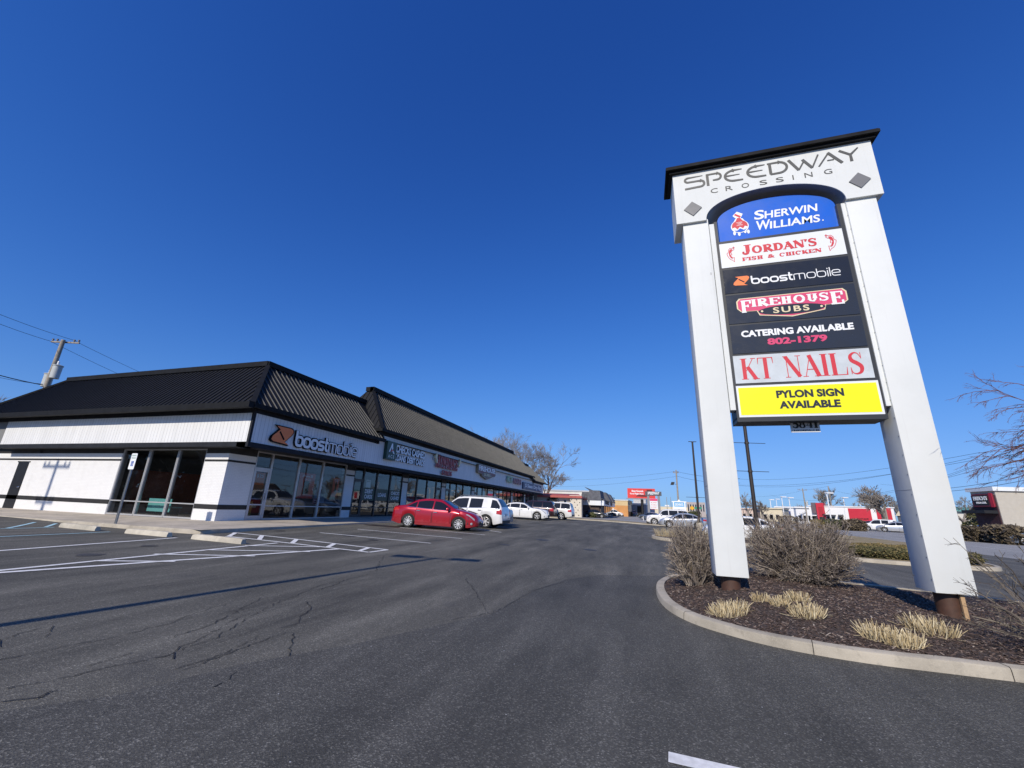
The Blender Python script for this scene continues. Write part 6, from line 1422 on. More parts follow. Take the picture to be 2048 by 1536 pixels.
top = at(1103, 988, 72.5); leafy('dark_shrub', 'dark evergreen bush at the far end of the shops', 'shrub', [(top.x - 1.2, top.x + 1.0, 72, 74, .3, 3.6)], 1500, 51, [(0, (.02, .018, .012)), (1, (.06, .05, .03))], .12)
# trees along the road and behind the restaurants
RT = 'bare trees across the road'
for lab, px, py, D, sd_, kw in (('wide spreading bare tree in front of the red restaurant wall', 1757, 968, 95, 61, dict(spread=.75, first=.20, lenfac=.76)), ('rounded bare tree behind the white restaurant roof', 1645, 974, 150, 62, dict(spread=.55, first=.22)), ('dark bare tree behind the tan building beside the bronze lamp pole', 1492, 982, 150, 63, dict(spread=.6, first=.22)), ('small dark bare tree just right of the bronze lamp pole', 1522, 1000, 140, 64, dict(spread=.7, first=.25)),
                                ('faint bare tree between the pale lamp poles', 1568, 1008, 210, 65, dict(spread=.5)), ('faint bare tree nearest the wooden utility pole across the road', 1600, 1006, 215, 66, dict(spread=.5)), ('bare tree behind the brick restaurant roof', 1915, 990, 120, 67, dict(spread=.6)), ('bare tree beyond the red and white wall ends', 1792, 990, 165, 68, dict(spread=.6)), ('bare tree just behind the fast food roof middle', 1700, 1004, 170, 69, dict(spread=.6))):
    top = at(px, py, D); tree(lab, (top.x, top.y, 0), top.z, sd_, RT, levels=5, trunk_r=.26, minr=.022, **kw)

# unseen evergreens added beside the lot to darken what the side windows mirror
for k, (x, y) in enumerate(((-56, 1), (-55, -5), (-57, -11), (-54, -17))):
    leafy('added_evergreen', ('tallest', 'second', 'third', 'last')[k] + ' of the unseen evergreens added to darken the side windows', 'tree', [(x - 2.4, x + 2.4, y - 3.0, y + 3.0, .2, 8.0 - .3 * k), (x - 1.6, x + 1.6, y - 1.7, y + 1.7, 6, 11.0 - .5 * k)], 6000, 110 + k, [(0, (.015, .018, .01)), (1, (.06, .055, .035))], .30, 'added evergreens beside the lot')
# ----------------------------------------------------------------- buildings, signs, poles and wires farther off
class Frame:
    """local frame of a facade: u along it, v away from the viewer, z up"""
    def __init__(s, pa, pb, z0=-.3):
        s.o = Vector((pa.x, pa.y, 0)); d = Vector((pb.x - pa.x, pb.y - pa.y, 0)); s.w = d.length; s.u = d.normalized(); s.v = Vector((-s.u.y, s.u.x, 0)); s.z0 = z0
    def box(s, mb, u0, u1, v0, v1, z0, z1, m=0):
        c = s.o + s.u * (u0 + u1) / 2 + s.v * (v0 + v1) / 2 + UZ * (z0 + z1) / 2; mb.obox(c, s.u * (u1 - u0) / 2, s.v * (v1 - v0) / 2, UZ * (z1 - z0) / 2, m); return mb
    def p(s, u, v, z): return s.o + s.u * u + s.v * v + UZ * z
def pl(n, c, r=.7, **k): return plain(n, c, r, **k)
M_OFFW = pl('offwhite_render', (.66, .63, .57), var=.1, scale=.6); M_TAN = pl('tan_render', (.62, .46, .24), var=.08, scale=.5); M_OCH = pl('ochre_render', (.58, .27, .085), var=.1, scale=.5); M_GBL = pl('grey_blue_metal', (.27, .30, .35), var=.08, scale=.5); M_FRED = pl('facade_red', (.55, .02, .045), var=.08, scale=.6); M_FWH = pl('facade_white', (.80, .80, .80), var=.05, scale=.6); M_RRED = pl('red_metal_roof', (.42, .10, .085), var=.15); M_SHIN = pl('grey_shingle', (.11, .115, .13), .85, var=.35, scale=2.5); M_PTAN = pl('pale_tan_render', (.66, .58, .42), var=.08, scale=.5); M_BRK = pl('brown_brick', (.19, .10, .07), var=.25, scale=3); M_PINKB = pl('pink_beige', (.62, .48, .40), var=.1)

def bwin(par, F_, u0, u1, z0, z1, v=-.02, fm=None):
    mb = MB(); F_.box(mb, u0, u1, v - .02, v + .3, z0, z1); w_ = obj('window', mb, fm or M_ALU, par); mb = MB(); F_.box(mb, u0 + .08, u1 - .08, v - .035, v, z0 + .08, z1 - .08); obj('pane', mb, M_DGLASS, w_); return w_
# white building with red eaves and pierced wing wall
A = at(1040, 1030, 75.2); B = at(1168, 1036, 73.6); F_ = Frame(A, B); b = thing('low_shop', 'low white shop with red metal eaves and a pierced wing wall past the lot', 'building', (A.x, A.y, -.3)); zt = at(1110, 995, 74).z
mb = MB(); F_.box(mb, 0, F_.w - 1.6, 0, 12, -.3, zt); obj('wall', mb, M_OFFW, b)
mb = MB(); F_.box(mb, -.4, F_.w - .2, -.9, 12.4, zt + .002, zt + .28); mb.prism([F_.p(0, -.9, zt + .28), F_.p(F_.w - .2, -.9, zt + .28), F_.p(F_.w - 1.2, 4, zt + .75), F_.p(0, 4, zt + .75)], UZ * .06); obj('roof', mb, M_RRED, b)
mb = MB(); zw = at(1165, 990.5, 72).z; mb.prism([F_.p(F_.w - 2.35, -.6, zw), F_.p(F_.w - .35, -.6, zw), F_.p(F_.w - .35, -.6, -.3), F_.p(F_.w - 1.55, -.6, -.3)], F_.v * .5); ww = recalc(obj('wing_wall', mb, pl('cream_block', (.66, .60, .50), var=.12, scale=4), b))
mb = MB()
for i in range(9):
    z = zw - .35 - .41 * i; uu = F_.w - 2.05 + .055 * i * 1.0
    for k in (0, 1):
        u = uu + (.0 if i % 2 else .45) + k * .85
        if u < F_.w - .55: F_.box(mb, u - .075, u + .075, -.615, -.5, z - .075, z + .075)
obj('block_hole', mb, M_DARK, ww)
mb = MB(); F_.box(mb, F_.w - .345, F_.w - .2, -.6, .4, -.3, zw - .1); obj('wing_wall_painted_shade', mb, M_SHIN, b); bwin(b, F_, F_.w - 3.4, F_.w - 2.9, 1.6, 3.0); bwin(b, F_, F_.w - 7.5, F_.w - 5.0, .9, 2.5)  # dark box paints the shaded side face of the wing wall
# big pale store behind
A = at(1040, 985, 121); B = at(1186, 984.5, 120); F_ = Frame(A, B); zt = at(1182, 983.5, 118).z; b = thing('big_store', 'big pale flat roofed store behind the red eaved shop', 'building', (A.x, A.y, -.3))
mb = MB(); F_.box(mb, 0, F_.w, 0, 30, -.3, zt); obj('wall', mb, M_OFFW, b); mb = MB(); F_.box(mb, -.2, F_.w + .2, -.2, 30.2, zt, zt + .35); obj('parapet', mb, M_ALU, b)
mb = MB(); put_text(mb, 'UNIFORMS', F_.p(F_.w * .60, -.05, zt - 2.3), F_.u, UZ, -F_.v, 14, 1.0, .02, .05); obj('lettering', mb, M_NAVY, b); mb = MB(); flat_shape(mb, ell(F_.w * .50, zt - 1.7, 3.2, .55, 0, 360, 20)[:-1], F_.o, F_.u, UZ, -F_.v, .05); obj('blue_logo', mb, pl('sky_blue_logo', (.10, .38, .62)), b)
# grey mansard shops with three gables
A = at(1177, 1030, 84.2); B = at(1202, 1030, 84); Bq = at(1226, 1029, 118); F_ = Frame(A, B); F2 = Frame(B, Bq); zt = at(1200, 1001, 84).z; b = thing('gabled_shop', 'grey shingled shop row with three steep gables', 'building', (A.x, A.y, -.3))
zl = at(1200, 1011, 84).z; zg = at(1200, 982, 86).z
mb = MB(); F_.box(mb, 0, F_.w, .3, 14, -.3, zl, 0); F2.box(mb, 0, F2.w, .3, 14, -.3, zl, 0); obj('wall', mb, pl('dark_brick', (.085, .06, .05), var=.3, scale=4), b)  # walls in one dark brown brick colour
mb = MB(); F_.box(mb, .3, F_.w + .1, -.6, 10, zl + .01, zt); F2.box(mb, -.1, F2.w, -.6, 10, zl + .012, zt + .002); obj('fascia', mb, M_WPANEL, b)
mb = MB(); mb.prism([F_.p(-.1, -.7, zt + .01), F_.p(F_.w + .2, -.7, zt + .01), F_.p(F_.w * .95, -.2, zg), F_.p(F_.w * .1, -.2, zg)], F_.v * 5 + F_.u * .3)
for k in range(2):
    u = 8 + 11 * k
    mb.prism([F2.p(u, -1.3, zt + .02), F2.p(u, -.3, zg), F2.p(u, 4.6, zg), F2.p(u, 5.0, zt + .02)], F2.u * 6.0)
mb.prism([F2.p(0, -.7, zt + .01), F2.p(F2.w, -.7, zt + .01), F2.p(F2.w, 3.0, zt + 2.4), F2.p(0, 3.0, zt + 2.4)], UZ * .08); recalc(obj('roof', mb, M_SHIN, b))
mb = MB(); put_text(mb, 'INSURANCE', F2.p(F2.w * .08, -.62, zl + .25), F2.u, UZ, -F2.v, F2.w * .3, .7, .02, .03); put_text(mb, 'BOOKS', F2.p(F2.w * .5, -.62, zl + .2), F2.u, UZ, -F2.v, F2.w * .16, .7, .02, .03); obj('lettering', mb, M_NAVY, b)
for k in range(5): bwin(b, F2, F2.w * (.05 + .19 * k), F2.w * (.05 + .19 * k + .13), .3, 2.5, .26)
# tan and ochre building, grey-blue building
A = at(1222, 1028, 128.5); B = at(1256.5, 1029, 128); F_ = Frame(A, B); zt = at(1240, 1001.5, 129).z; zm = at(1240, 1011, 129).z; b = thing('tan_building', 'square building painted tan above and ochre below', 'building', (A.x, A.y, -.3))
mb = MB(); F_.box(mb, 0, F_.w, 0, 16, zm, zt); obj('upper_wall', mb, M_TAN, b); mb = MB(); F_.box(mb, .01, F_.w - .01, -.03, 16, -.3, zm - .002); obj('lower_wall', mb, M_OCH, b); mb = MB(); F_.box(mb, -.15, F_.w + .15, -.15, 16, zt + .002, zt + .3); F_.box(mb, .5, .9, -.18, -.03, zm - 1.2, zm - .8); obj('coping', mb, M_OFFW, b)
mb = MB(); F_.box(mb, F_.w + .01, F_.w + .9, .5, 5, 1.4, 3.2); obj('awning', mb, M_SHIN, b)
A = at(1258, 1029, 146); B = at(1293, 1029, 145); F_ = Frame(A, B); zt = at(1275, 1009.5, 145).z; b = thing('metal_building', 'grey-blue metal clad building next to the tan one', 'building', (A.x, A.y, -.3))
mb = MB(); F_.box(mb, 0, F_.w, 0, 18, -.3, zt); obj('wall', mb, M_GBL, b); mb = MB(); F_.box(mb, -.1, F_.w + .1, -.1, 18, zt + .002, zt + .5); obj('parapet', mb, M_WPANEL, b); mb = MB(); F_.box(mb, 1, 5.0, 3, 6, zt + .5, zt + 2.4); obj('roof_unit', mb, M_ALU, b); mb = MB(); F_.box(mb, F_.w - 2.8, F_.w - 1.6, -.04, .1, -.3, 3.2); obj('door', mb, M_DARK, b)
# pale long building far behind
A = at(1322, 1022, 230); B = at(1350, 1023, 230); F_ = Frame(A, B); b = thing('distant_store', 'long low pale store far away between the two sign boards', 'building', (A.x, A.y, -.3)); mb = MB(); F_.box(mb, -6, F_.w + 6, 0, 20, -.3, at(1335, 1013.5, 230).z); obj('wall', mb, M_PTAN, b); mb = MB(); F_.box(mb, F_.w * .3, F_.w * .62, -.3, 2, at(1335, 1013, 230).z, at(1335, 1010, 230).z); obj('sign_band', mb, M_WPANEL, b)
A = at(1374, 1024, 240); B = at(1412, 1026, 240); F_ = Frame(A, B); zt = at(1390, 1004.5, 240).z; b = thing('office_block', 'distant pale brown office block with rows of windows', 'building', (A.x, A.y, -.3)); mb = MB(); F_.box(mb, 0, F_.w, 0, 20, -.3, zt); obj('wall', mb, pl('pale_brown', (.40, .35, .33), var=.06), b)  # wall in one even pale brown
for k in range(7): bwin(b, F_, F_.w * (.05 + .135 * k), F_.w * (.05 + .135 * k + .08), 2.5, zt - 1, -.03)
# fast food restaurant across the road: white with red panels
A = at(1622, 1041, 120); B = at(1797, 1047, 119); F_ = Frame(A, B); Wd = F_.w; zt = at(1700, 1014.5, 120).z; b = thing('fast_food_restaurant', 'white fast food restaurant with red tower and red wall panels across the road', 'building', (A.x, A.y, -.3))
mb = MB(); F_.box(mb, 0, Wd * .98, 0, 12, -.3, zt); obj('wall', mb, M_FWH, b)
mb = MB(); F_.box(mb, Wd * .10, Wd * .195, -1.0, 2, -.3, zt + .75); tw = obj('red_tower', mb, M_FRED, b); mb = MB(); F_.box(mb, Wd * .125, Wd * .178, -1.05, -.98, 2.2, zt - .1); obj('tower_panel', mb, pl('deep_red_panel', (.40, .015, .03)), tw); mb = MB(); F_.box(mb, Wd * .122, Wd * .182, -1.06, -.97, -.3, 1.9); obj('tower_base', mb, M_DARK, tw)
mb = MB(); F_.box(mb, Wd * .035, Wd * .098, -.5, 3, 2.6, zt + .8); obj('grey_panel', mb, pl('mauve_grey', (.13, .10, .12)), b)
mb = MB(); F_.box(mb, Wd * .475, Wd * .73, -.08, .2, .1, zt - .25); rp = obj('red_panel', mb, M_FRED, b); mb = MB(); F_.box(mb, Wd * .79, Wd * .835, -.08, .2, .1, zt - .1); obj('red_panel', mb, M_FRED, b); mb = MB(); F_.box(mb, Wd * .90, Wd * .95, -.08, .2, .0, zt + .1); obj('red_panel', mb, M_FRED, b)
mb = MB(); put_text(mb, "TODAY'S RECIPE", F_.p(Wd * .56, -.1, 1.6), F_.u, UZ, -F_.v, Wd * .13, .35, .01, .03); put_text(mb, 'REAL FOOD', F_.p(Wd * .57, -.1, 1.1), F_.u, UZ, -F_.v, Wd * .10, .3, .01, .03); obj('lettering', mb, M_DARK, rp)
for u0, u1 in ((.205, .245), (.262, .305), (.02, .09)): bwin(b, F_, Wd * u0, Wd * u1, .7, 2.1, -.05)
mb = MB(); F_.box(mb, Wd * .20, Wd * .32, -.9, 0, 2.25, 2.42); F_.box(mb, Wd * .35, Wd * .41, -.9, 0, 2.15, 2.5); obj('awning', mb, M_SHIN, b); mb = MB(); F_.box(mb, Wd * .355, Wd * .405, -.06, .1, -.2, 2.1); obj('door', mb, M_DARK, b); mb = MB(); F_.box(mb, -.2, Wd * .98 + .2, -.15, 12, zt + .002, zt + .18); obj('parapet', mb, M_FWH, b)
A = at(1797.5, 1046, 116); B = at(1826, 1048, 115.5); F_ = Frame(A, B); b = thing('dark_shed', 'dark shed with pale roof at the end of the fast food restaurant', 'building', (A.x, A.y, -.3)); mb = MB(); F_.box(mb, 0, F_.w, 0, 5, -.3, 2.6); obj('wall', mb, M_SHIN, b); mb = MB(); mb.prism([F_.p(-.2, -.3, 2.6), F_.p(F_.w + .2, -.3, 2.6), F_.p(F_.w * .8, -.3, 3.5), F_.p(F_.w * .2, -.3, 3.5)], F_.v * 5.6); recalc(obj('roof', mb, M_PTAN, b))
# row of pale shops far left of the restaurant
for nm, lab, pa, pb, D, pyt, m1, feat in (('tan_shop', 'long pinkish tan shop behind the dark bare trees', 1470, 1512, 172, 1018.5, M_PINKB, 1), ('cream_shop', 'cream shop with flat roof right of the bronze lamp pole', 1522, 1567, 168, 1018.0, M_PTAN, 1), ('white_shop', 'white shop with a blue awning between pale lamp poles', 1553, 1590, 185, 1015.5, M_FWH, 2), ('pale_store', 'plain white flat store just left of the restaurant', 1594, 1628, 150, 1016.5, M_FWH, 1)):
    A = at(pa, 1037, D); B = at(pb, 1038, D - 1); F_ = Frame(A, B); zt = at((pa + pb) / 2, pyt, D).z; b = thing(nm, lab, 'building', (A.x, A.y, -.3)); mb = MB(); F_.box(mb, 0, F_.w, 0, 14, -.3, zt); obj('wall', mb, m1, b); mb = MB(); F_.box(mb, -.2, F_.w + .2, -.4, 14, zt + .002, zt + .4); obj('parapet', mb, m1, b)
    for k in range(3): bwin(b, F_, F_.w * (.12 + .28 * k), F_.w * (.12 + .28 * k + .17), .6, 2.2, -.03)
    if feat == 2: mb = MB(); F_.box(mb, F_.w * .3, F_.w * .85, -.8, 0, 2.6, 3.6); obj('awning', mb, pl('navy_awning', (.03, .06, .22)), b)
# casual restaurant and brick building at the right edge
B = at(2010, 1060, 66); C_ = at(2140, 1066, 69); F2 = Frame(B, C_); A = F2.p(0, 3.2, 0); F_ = Frame(A, B); zt = at(1990, 986, 70.5).z; b = thing('casual_restaurant', 'tall beige restaurant with a dark front and a red framed sign', 'building', (A.x, A.y, -.3))
mb = MB(); F2.box(mb, .05, F2.w, .0, 3.15, -.3, zt); obj('wall', mb, pl('beige_render', (.50, .46, .39), var=.08), b); mb = MB(); F_.box(mb, .15, F_.w - .1, -.06, .04, -.3, zt - .4); dk_ = obj('dark_front', mb, pl('deep_maroon_front', (.04, .012, .018), var=.2), b)
mb = MB(); F2.box(mb, -.2, F2.w, -.2, 3.4, zt + .002, zt + .402); obj('cornice', mb, M_WPANEL, b)
zs = at(1990, 1000, 70).z; mb = MB(); F_.box(mb, F_.w * .14, F_.w * .96, -.2, -.062, zs - .8, zs + .5); sg_ = obj('sign_board', mb, pl('maroon_sign', (.16, .015, .025), .5), b); mb = MB(); F_.box(mb, F_.w * .84, F_.w * .965, -.22, -.19, zs - .85, zs + .55); obj('red_end', mb, M_FRED, sg_); mb = MB(); F_.box(mb, F_.w * .2, F_.w * .78, -.23, -.19, zs - .62, zs + .36); obj('sign_field', mb, M_DARK, sg_); mb = MB(); put_text(mb, "FRISCH'S", F_.p(F_.w * .22, -.235, zs - .15), F_.u, UZ, -F_.v, F_.w * .54, .4, .02, .03); put_text(mb, 'BAR & GRILL', F_.p(F_.w * .3, -.235, zs - .5), F_.u, UZ, -F_.v, F_.w * .4, .2, .02, .03); obj('lettering', mb, M_WLET, sg_)
mb = MB(); F_.box(mb, .1, F_.w - .1, -1.2, -.07, 2.7, 3.0); obj('awning', mb, M_DARK, b)
for k in range(4): bwin(b, F2, 3 + 5.5 * k, 6.0 + 5.5 * k, 2.6, zt - 1.6, -.04, M_SHIN); mb = MB(); F2.box(mb, 2.6 + 5.5 * k, 6.4 + 5.5 * k, -1.0, -.04, 3.6, 3.9); obj('awning', mb, M_DARK, b)
A = at(1948, 1052, 92); B = at(1982, 1054, 88); F_ = Frame(A, B); zt = at(1978, 1008, 88).z; zl_ = at(1950, 1030, 92).z; b = thing('brick_building', 'brown brick building with a steep sloping roof beside the casual restaurant', 'building', (A.x, A.y, -.3)); mb = MB(); mb.prism([F_.p(0, 0, -.3), F_.p(F_.w, 0, -.3), F_.p(F_.w, 0, zt), F_.p(F_.w * .75, 0, zt), F_.p(0, 0, zl_)], F_.v * 10); recalc(obj('wall', mb, M_BRK, b)); mb = MB(); mb.prism([F_.p(-.3, -.3, zl_ - .1), F_.p(F_.w * .75, -.3, zt + .05), F_.p(F_.w * .75, -.3, zt + .3), F_.p(-.3, -.3, zl_ + .15)], F_.v * 10.5); recalc(obj('roof', mb, pl('brown_shingle', (.13, .085, .065), var=.3), b)); bwin(b, F_, F_.w * .3, F_.w * .6, .6, 2.2, -.03)
A = at(1880, 1042, 190); B = at(1960, 1044, 190); F_ = Frame(A, B); zt = at(1930, 1014.5, 190).z; ze = at(1930, 1023, 190).z; b = thing('green_roof_store', 'low white store with a pale teal metal roof far behind the farther sign post', 'building', (A.x, A.y, -.3)); mb = MB(); F_.box(mb, 0, F_.w, 0, 20, -.3, ze); obj('wall', mb, M_OFFW, b); mb = MB(); mb.prism([F_.p(-1, -1, ze + .01), F_.p(F_.w + 1, -1, ze + .01), F_.p(F_.w, 9, zt), F_.p(0, 9, zt)], UZ * .2); recalc(obj('roof', mb, pl('teal_roof', (.13, .36, .31), var=.1), b))

# hedges in front of the restaurants
HR = 'hedges in front of the restaurants'
def hedge_px(lab, pa, pb, pyt, D, sd_, st, n=1600):
    a, c = at(pa, 1045, D), at(pb, 1047, D); zt = at((pa + pb) / 2, pyt, D).z; leafy('evergreen_hedge', lab, 'hedge', [(min(a.x, c.x), max(a.x, c.x), min(a.y, c.y) - .9, max(a.y, c.y) + .9, -.1, zt)], n, sd_, st, .16, HR)
BRN = [(0, (.04, .03, .022)), (.5, (.10, .078, .05)), (1, (.19, .15, .09))]
hedge_px('olive hedge at the foot of the red tower', 1622, 1648, 1039.5, 82, 71, OLV); hedge_px('dark green hedge right of the olive one', 1646, 1684, 1039, 82, 72, GRN); hedge_px('brown bare hedge nearest the parked cars', 1684, 1732, 1039, 80, 73, BRN, 2200)
hedge_px('brown green hedge under the maroon restaurant front', 1915, 1962, 1053, 58, 74, BRN, 2600); hedge_px('brown hedge at the edge of the picture below the restaurant', 1962, 2060, 1051, 56, 75, BRN, 3400)
hedge_px('small dark hedge below the white sign board', 1376, 1402, 1023, 68, 76, GRN, 900); hedge_px('clipped round shrub left of the gabled shops', 1178, 1192, 1025.5, 78, 77, GRN, 700); hedge_px('reddish hedge below the blue awning', 1556, 1600, 1032, 130, 78, BRN, 900)
A = at(1945, 1020, 80); leafy('dark_pine', 'small dark evergreen tree in front of the brick building', 'tree', [(A.x - 1.3, A.x + 1.3, A.y - 1, A.y + 1, .2, 1.9), (A.x - .7, A.x + .7, A.y - .6, A.y + .6, 1.5, A.z)], 1500, 79, GRN, .13)

# distant cars
CB = 'cars parked in front of the fast food restaurant'
def far_car(lab, cat, S, m, px, py, D, rz, grp=None, nm='parked_car'):
    p = at(px, py, D); car(nm, lab, cat, S, m, (p.x, p.y, min(p.z, .25) if False else p.z), rz, 6, simple=True, group=grp)
def base_z(px, D): p = at(px, 1040, D); return Vector((p.x, p.y, G(p.x, min(p.y, 90))))
def fc(lab, S, m, px, D, rz, grp=None, cat='car'): q = base_z(px, D); car('parked_car', lab, cat, S, m, (q.x, q.y, q.z), rz, 6, simple=True, group=grp)
fc('white sport utility vehicle in front of the red wall panel', SUVP, P_WHITE, 1756, 88, math.radians(158), CB); fc('silver sedan parked right of the white sport utility vehicle', CONC, P_SILV, 1789, 84, math.radians(158), CB); fc('small dark cherry car partly behind the farther sign post', CONC, P_DARK, 1808, 90, math.radians(158), CB); fc('dark car at the end of the brown hedge', CONC, P_BLACK, 1738, 95, math.radians(158), CB)
fc('white minivan parked by the gabled shops', VAN, P_WHITE, 1229, 128, math.radians(-8)); fc('pale sedan just right of the white minivan', CONC, P_SILV, 1241, 138, math.radians(-8)); fc('dark car between the gabled shops and the white minivan', CONC, P_BLACK, 1216, 120, math.radians(0)); fc('black sport utility vehicle by the grey-blue building', SUVP, P_BLACK, 1268, 138, math.radians(-80)); fc('dark car parked behind the round shrub', CONC, P_BLACK, 1190, 82, math.radians(0)); fc('white and black motor car just left of the white truck', CONC, P_BLUE, 1301, 92, math.radians(160))
fc('dark pickup driving on the road beside the post nearer the shops', TRUCKY, P_BLACK, 1462, 118, math.radians(-85)); fc('dark car parked below the maroon restaurant front', CONC, P_BLUE, 2072, 56, math.radians(170)); fc('dark blue car at the foot of the brick building', CONC, P_BLUE, 1965, 70, math.radians(175))

# lamp posts, utility poles
def lamp(label, x, y, h, r, mat, heads=1, rot=0.0, arm=.9, base=True, rods=(), group=None, hl=.5, name='lamp_post'):
    z0 = G(x, min(y, 90)); t = thing(name, label, 'lamp post', (x, y, z0), rot, group); mb = MB(); mb.tube([(0, 0, -.2), (0, 0, h)], [r, r * .72], 10); obj('pole', mb, mat, t, world=False, smooth=60)
    if base: mb = MB(); mb.lathe((0, 0, -.2), (0, 0, 1), [(0, r * 2.6), (.85, r * 2.6), (.9, r * 2.3)], 14); obj('footing', mb, M_CURB, t, world=False, smooth=40)
    for k in range(heads):
        s_ = 1 if k == 0 else -1; mb = MB(); mb.tube([(0, 0, h - .1), (s_ * arm * .6, 0, h - .05), (s_ * arm, 0, h - .03)], r * .35, 6); mb.obox((s_ * (arm + hl * .6), 0, h - .02), (hl, 0, 0), (0, hl * .42, 0), (0, 0, hl * .16)); obj('lamp_head', mb, mat, t, world=False)
    for z, l in rods:
        mb = MB(); mb.tube([(-l, 0, z), (l, 0, z)], .018, 5); mb.lathe((0, 0, z - .06), (0, 0, 1), [(0, r * 1.15), (.12, r * 1.15)], 8); obj('banner_arm', mb, mat, t, world=False)
    return t
p = at(1400, 1060, 43); h = at(1393, 885, 43).z; lamp('slim bronze lamp post seen just left of the post nearer the shops', p.x, p.y, h, .11, M_BRONZE, 2, math.radians(15), .12, rods=((h * .36, 1.0),), hl=.15)
p = at(1515, 1060, 30); h = at(1480, 700, 30).z; lamp('thick bronze lamp post with banner arms between the two sign posts', p.x, p.y, h, .12, M_BRONZE, 2, math.radians(15), .7, rods=((at(1507, 945, 30).z, 1.15), (at(1502, 888, 30).z, 1.15)))
WL = 'pale lamp posts across the road'
for lab, px, py, D in (('pale lamp post over the white shop with the blue awning', 1563, 993.5, 150), ('pale lamp post right of the one over the blue awning', 1577.5, 995, 150), ('pale lamp post over the cream shop', 1540, 999, 175), ('thinnest pale lamp post behind the cream shop', 1552, 998, 200), ('pale lamp post in front of the red tower', 1653, 985.5, 112), ('pale lamp post behind the white restaurant roof', 1686, 995, 150), ('pale lamp post behind the red wall panel', 1719, 1003, 170)):
    p = at(px, py, D); lamp(lab, p.x, p.y, p.z, .13, M_FWH, 1, math.radians(20), .1, False, group=WL, hl=.75)
p = at(1967, 979.5, 74); lamp('grey twin headed lamp post in front of the dark restaurant', p.x, p.y, p.z, .12, M_STEEL, 2, math.radians(20), .5, False, hl=.4)
p = at(1963, 1011, 100); lamp('short grey lamp post behind the brick building', p.x, p.y, p.z, .08, M_STEEL, 2, 0, .3, False, hl=.5)
# the lamp post whose shadow crosses the lot stands beside the camera, out of the picture
j = gp(895.5, 1118.4); a_ = gp(837, 1114); b_ = gp(957.6, 1122); H = 9.2; sh = H / math.tan(SUN_EL); bx_, by_ = j.x - math.sin(math.radians(11.3)) * sh, j.y - math.cos(math.radians(11.3)) * sh
t = lamp('tall twin headed bronze lamp post casting the long shadow over the lot', bx_, by_, H, .10, M_BRONZE, 2, math.atan2(b_.y - a_.y, b_.x - a_.x), .55, hl=.38)
def pole(label, base, h, r, arms=(), trans=(), lean=(0, 0), group=None):
    t = thing('utility_pole', label, 'utility pole', base, 0, group); mb = MB(); mb.tube([(0, 0, -.5), (lean[0] * .5, lean[1] * .5, h * .5), (lean[0], lean[1], h)], [r, r * .88, r * .7], 10); obj('pole', mb, M_WOOD, t, world=False, smooth=60)
    for z, l, ang in arms:
        d = Vector((math.cos(ang), math.sin(ang), 0)); n_ = Vector((-d.y, d.x, 0)); c = Vector((lean[0] * z / h, lean[1] * z / h, z)) + n_ * r
        mb = MB(); mb.obox(c, d * l, n_ * .045, UZ * .055); cr = obj('crossarm', mb, M_WOOD, t, world=False)
        for s_ in (-.92, -.6, .6, .92): mb = MB(); mb.lathe(c + d * l * s_ + UZ * .05, (0, 0, 1), [(0, .03), (.06, .03), (.08, .075), (.13, .06), (.15, .08), (.21, .045)], 10); obj('insulator', mb, pl('insulator_grey', (.16, .15, .15), .3), cr, world=False, smooth=40)
    for z, dx, dy in trans:
        mb = MB(); mb.lathe((dx, dy, z), (0, 0, 1), [(0, .16), (.02, .265), (.95, .275), (.98, .31), (1.03, .31), (1.08, .18)], 20); tr_ = obj('transformer', mb, pl('transformer_grey', (.50, .52, .50), .45, var=.12), t, world=False, smooth=40)
        mb = MB(); mb.lathe((dx + .12, dy - .1, z + 1.05), (0, 0, 1), [(0, .05), (.05, .08), (.12, .05), (.16, .08), (.28, .04)], 10); obj('bushing', mb, M_WLET, tr_, world=False, smooth=40); mb = MB(); mb.box(min(0, dx), max(0, dx), min(0, dy) - .04, max(0, dy) + .04, z + .65, z + .75); obj('bracket', mb, M_DARK, tr_, world=False)
    return t
pt = at(127, 680, 46); z0 = .8
pole('leaning wooden utility pole with two pale transformers behind the low roof', (pt.x, pt.y, z0), pt.z - z0, .19, [(pt.z - z0 - .12, 1.05, math.radians(20))], [(at(118, 762, 46).z - z0, .66, -.05), (at(100, 774, 46).z - z0, -.40, .12)])
P0 = pt
p = at(1352, 940, 84); pole('plain wooden utility pole behind the white sign board', (p.x, p.y, 0), p.z, .17, [(p.z - .5, .5, .3)]); P1 = p; q = at(1345, 967, 84)
lf = thing('flood_light', 'dark flood lamp mounted on the utility pole behind the white sign board', 'lamp', q); mb = MB(); mb.obox(q, (.28, 0, 0), (0, .22, 0), (.1, 0, .26)); obj('housing', mb, M_DARK, lf); mb = MB(); mb.tube([q, at(1353, 969, 84)], .03, 5); obj('arm', mb, M_DARK, lf)
UP = 'utility poles along the road'; P2 = at(1605, 977, 140); pole('pale utility pole with a transformer left of the fast food restaurant', (P2.x, P2.y, 0), P2.z, .17, [(P2.z - .4, 1.2, .2)], [(P2.z - 4.5, .4, -.2)], group=UP)
P3 = at(1656, 972, 135); pole('dark slim utility pole behind the pale lamp post and the red tower', (P3.x, P3.y, 0), P3.z, .16, (), group=UP); p = at(1767, 1001, 110); pole('short dark utility pole in front of the red striped wall', (p.x, p.y, 0), p.z, .15, (), group=UP)
for lab, px, py, D in (('thin far pole left of the white sign board', 1333, 994, 200), ('thinnest far pole right of the pink sign', 1341, 994, 230)): p = at(px, py, D); pole(lab, (p.x, p.y, 0), p.z, .14, (), group='thin far poles')
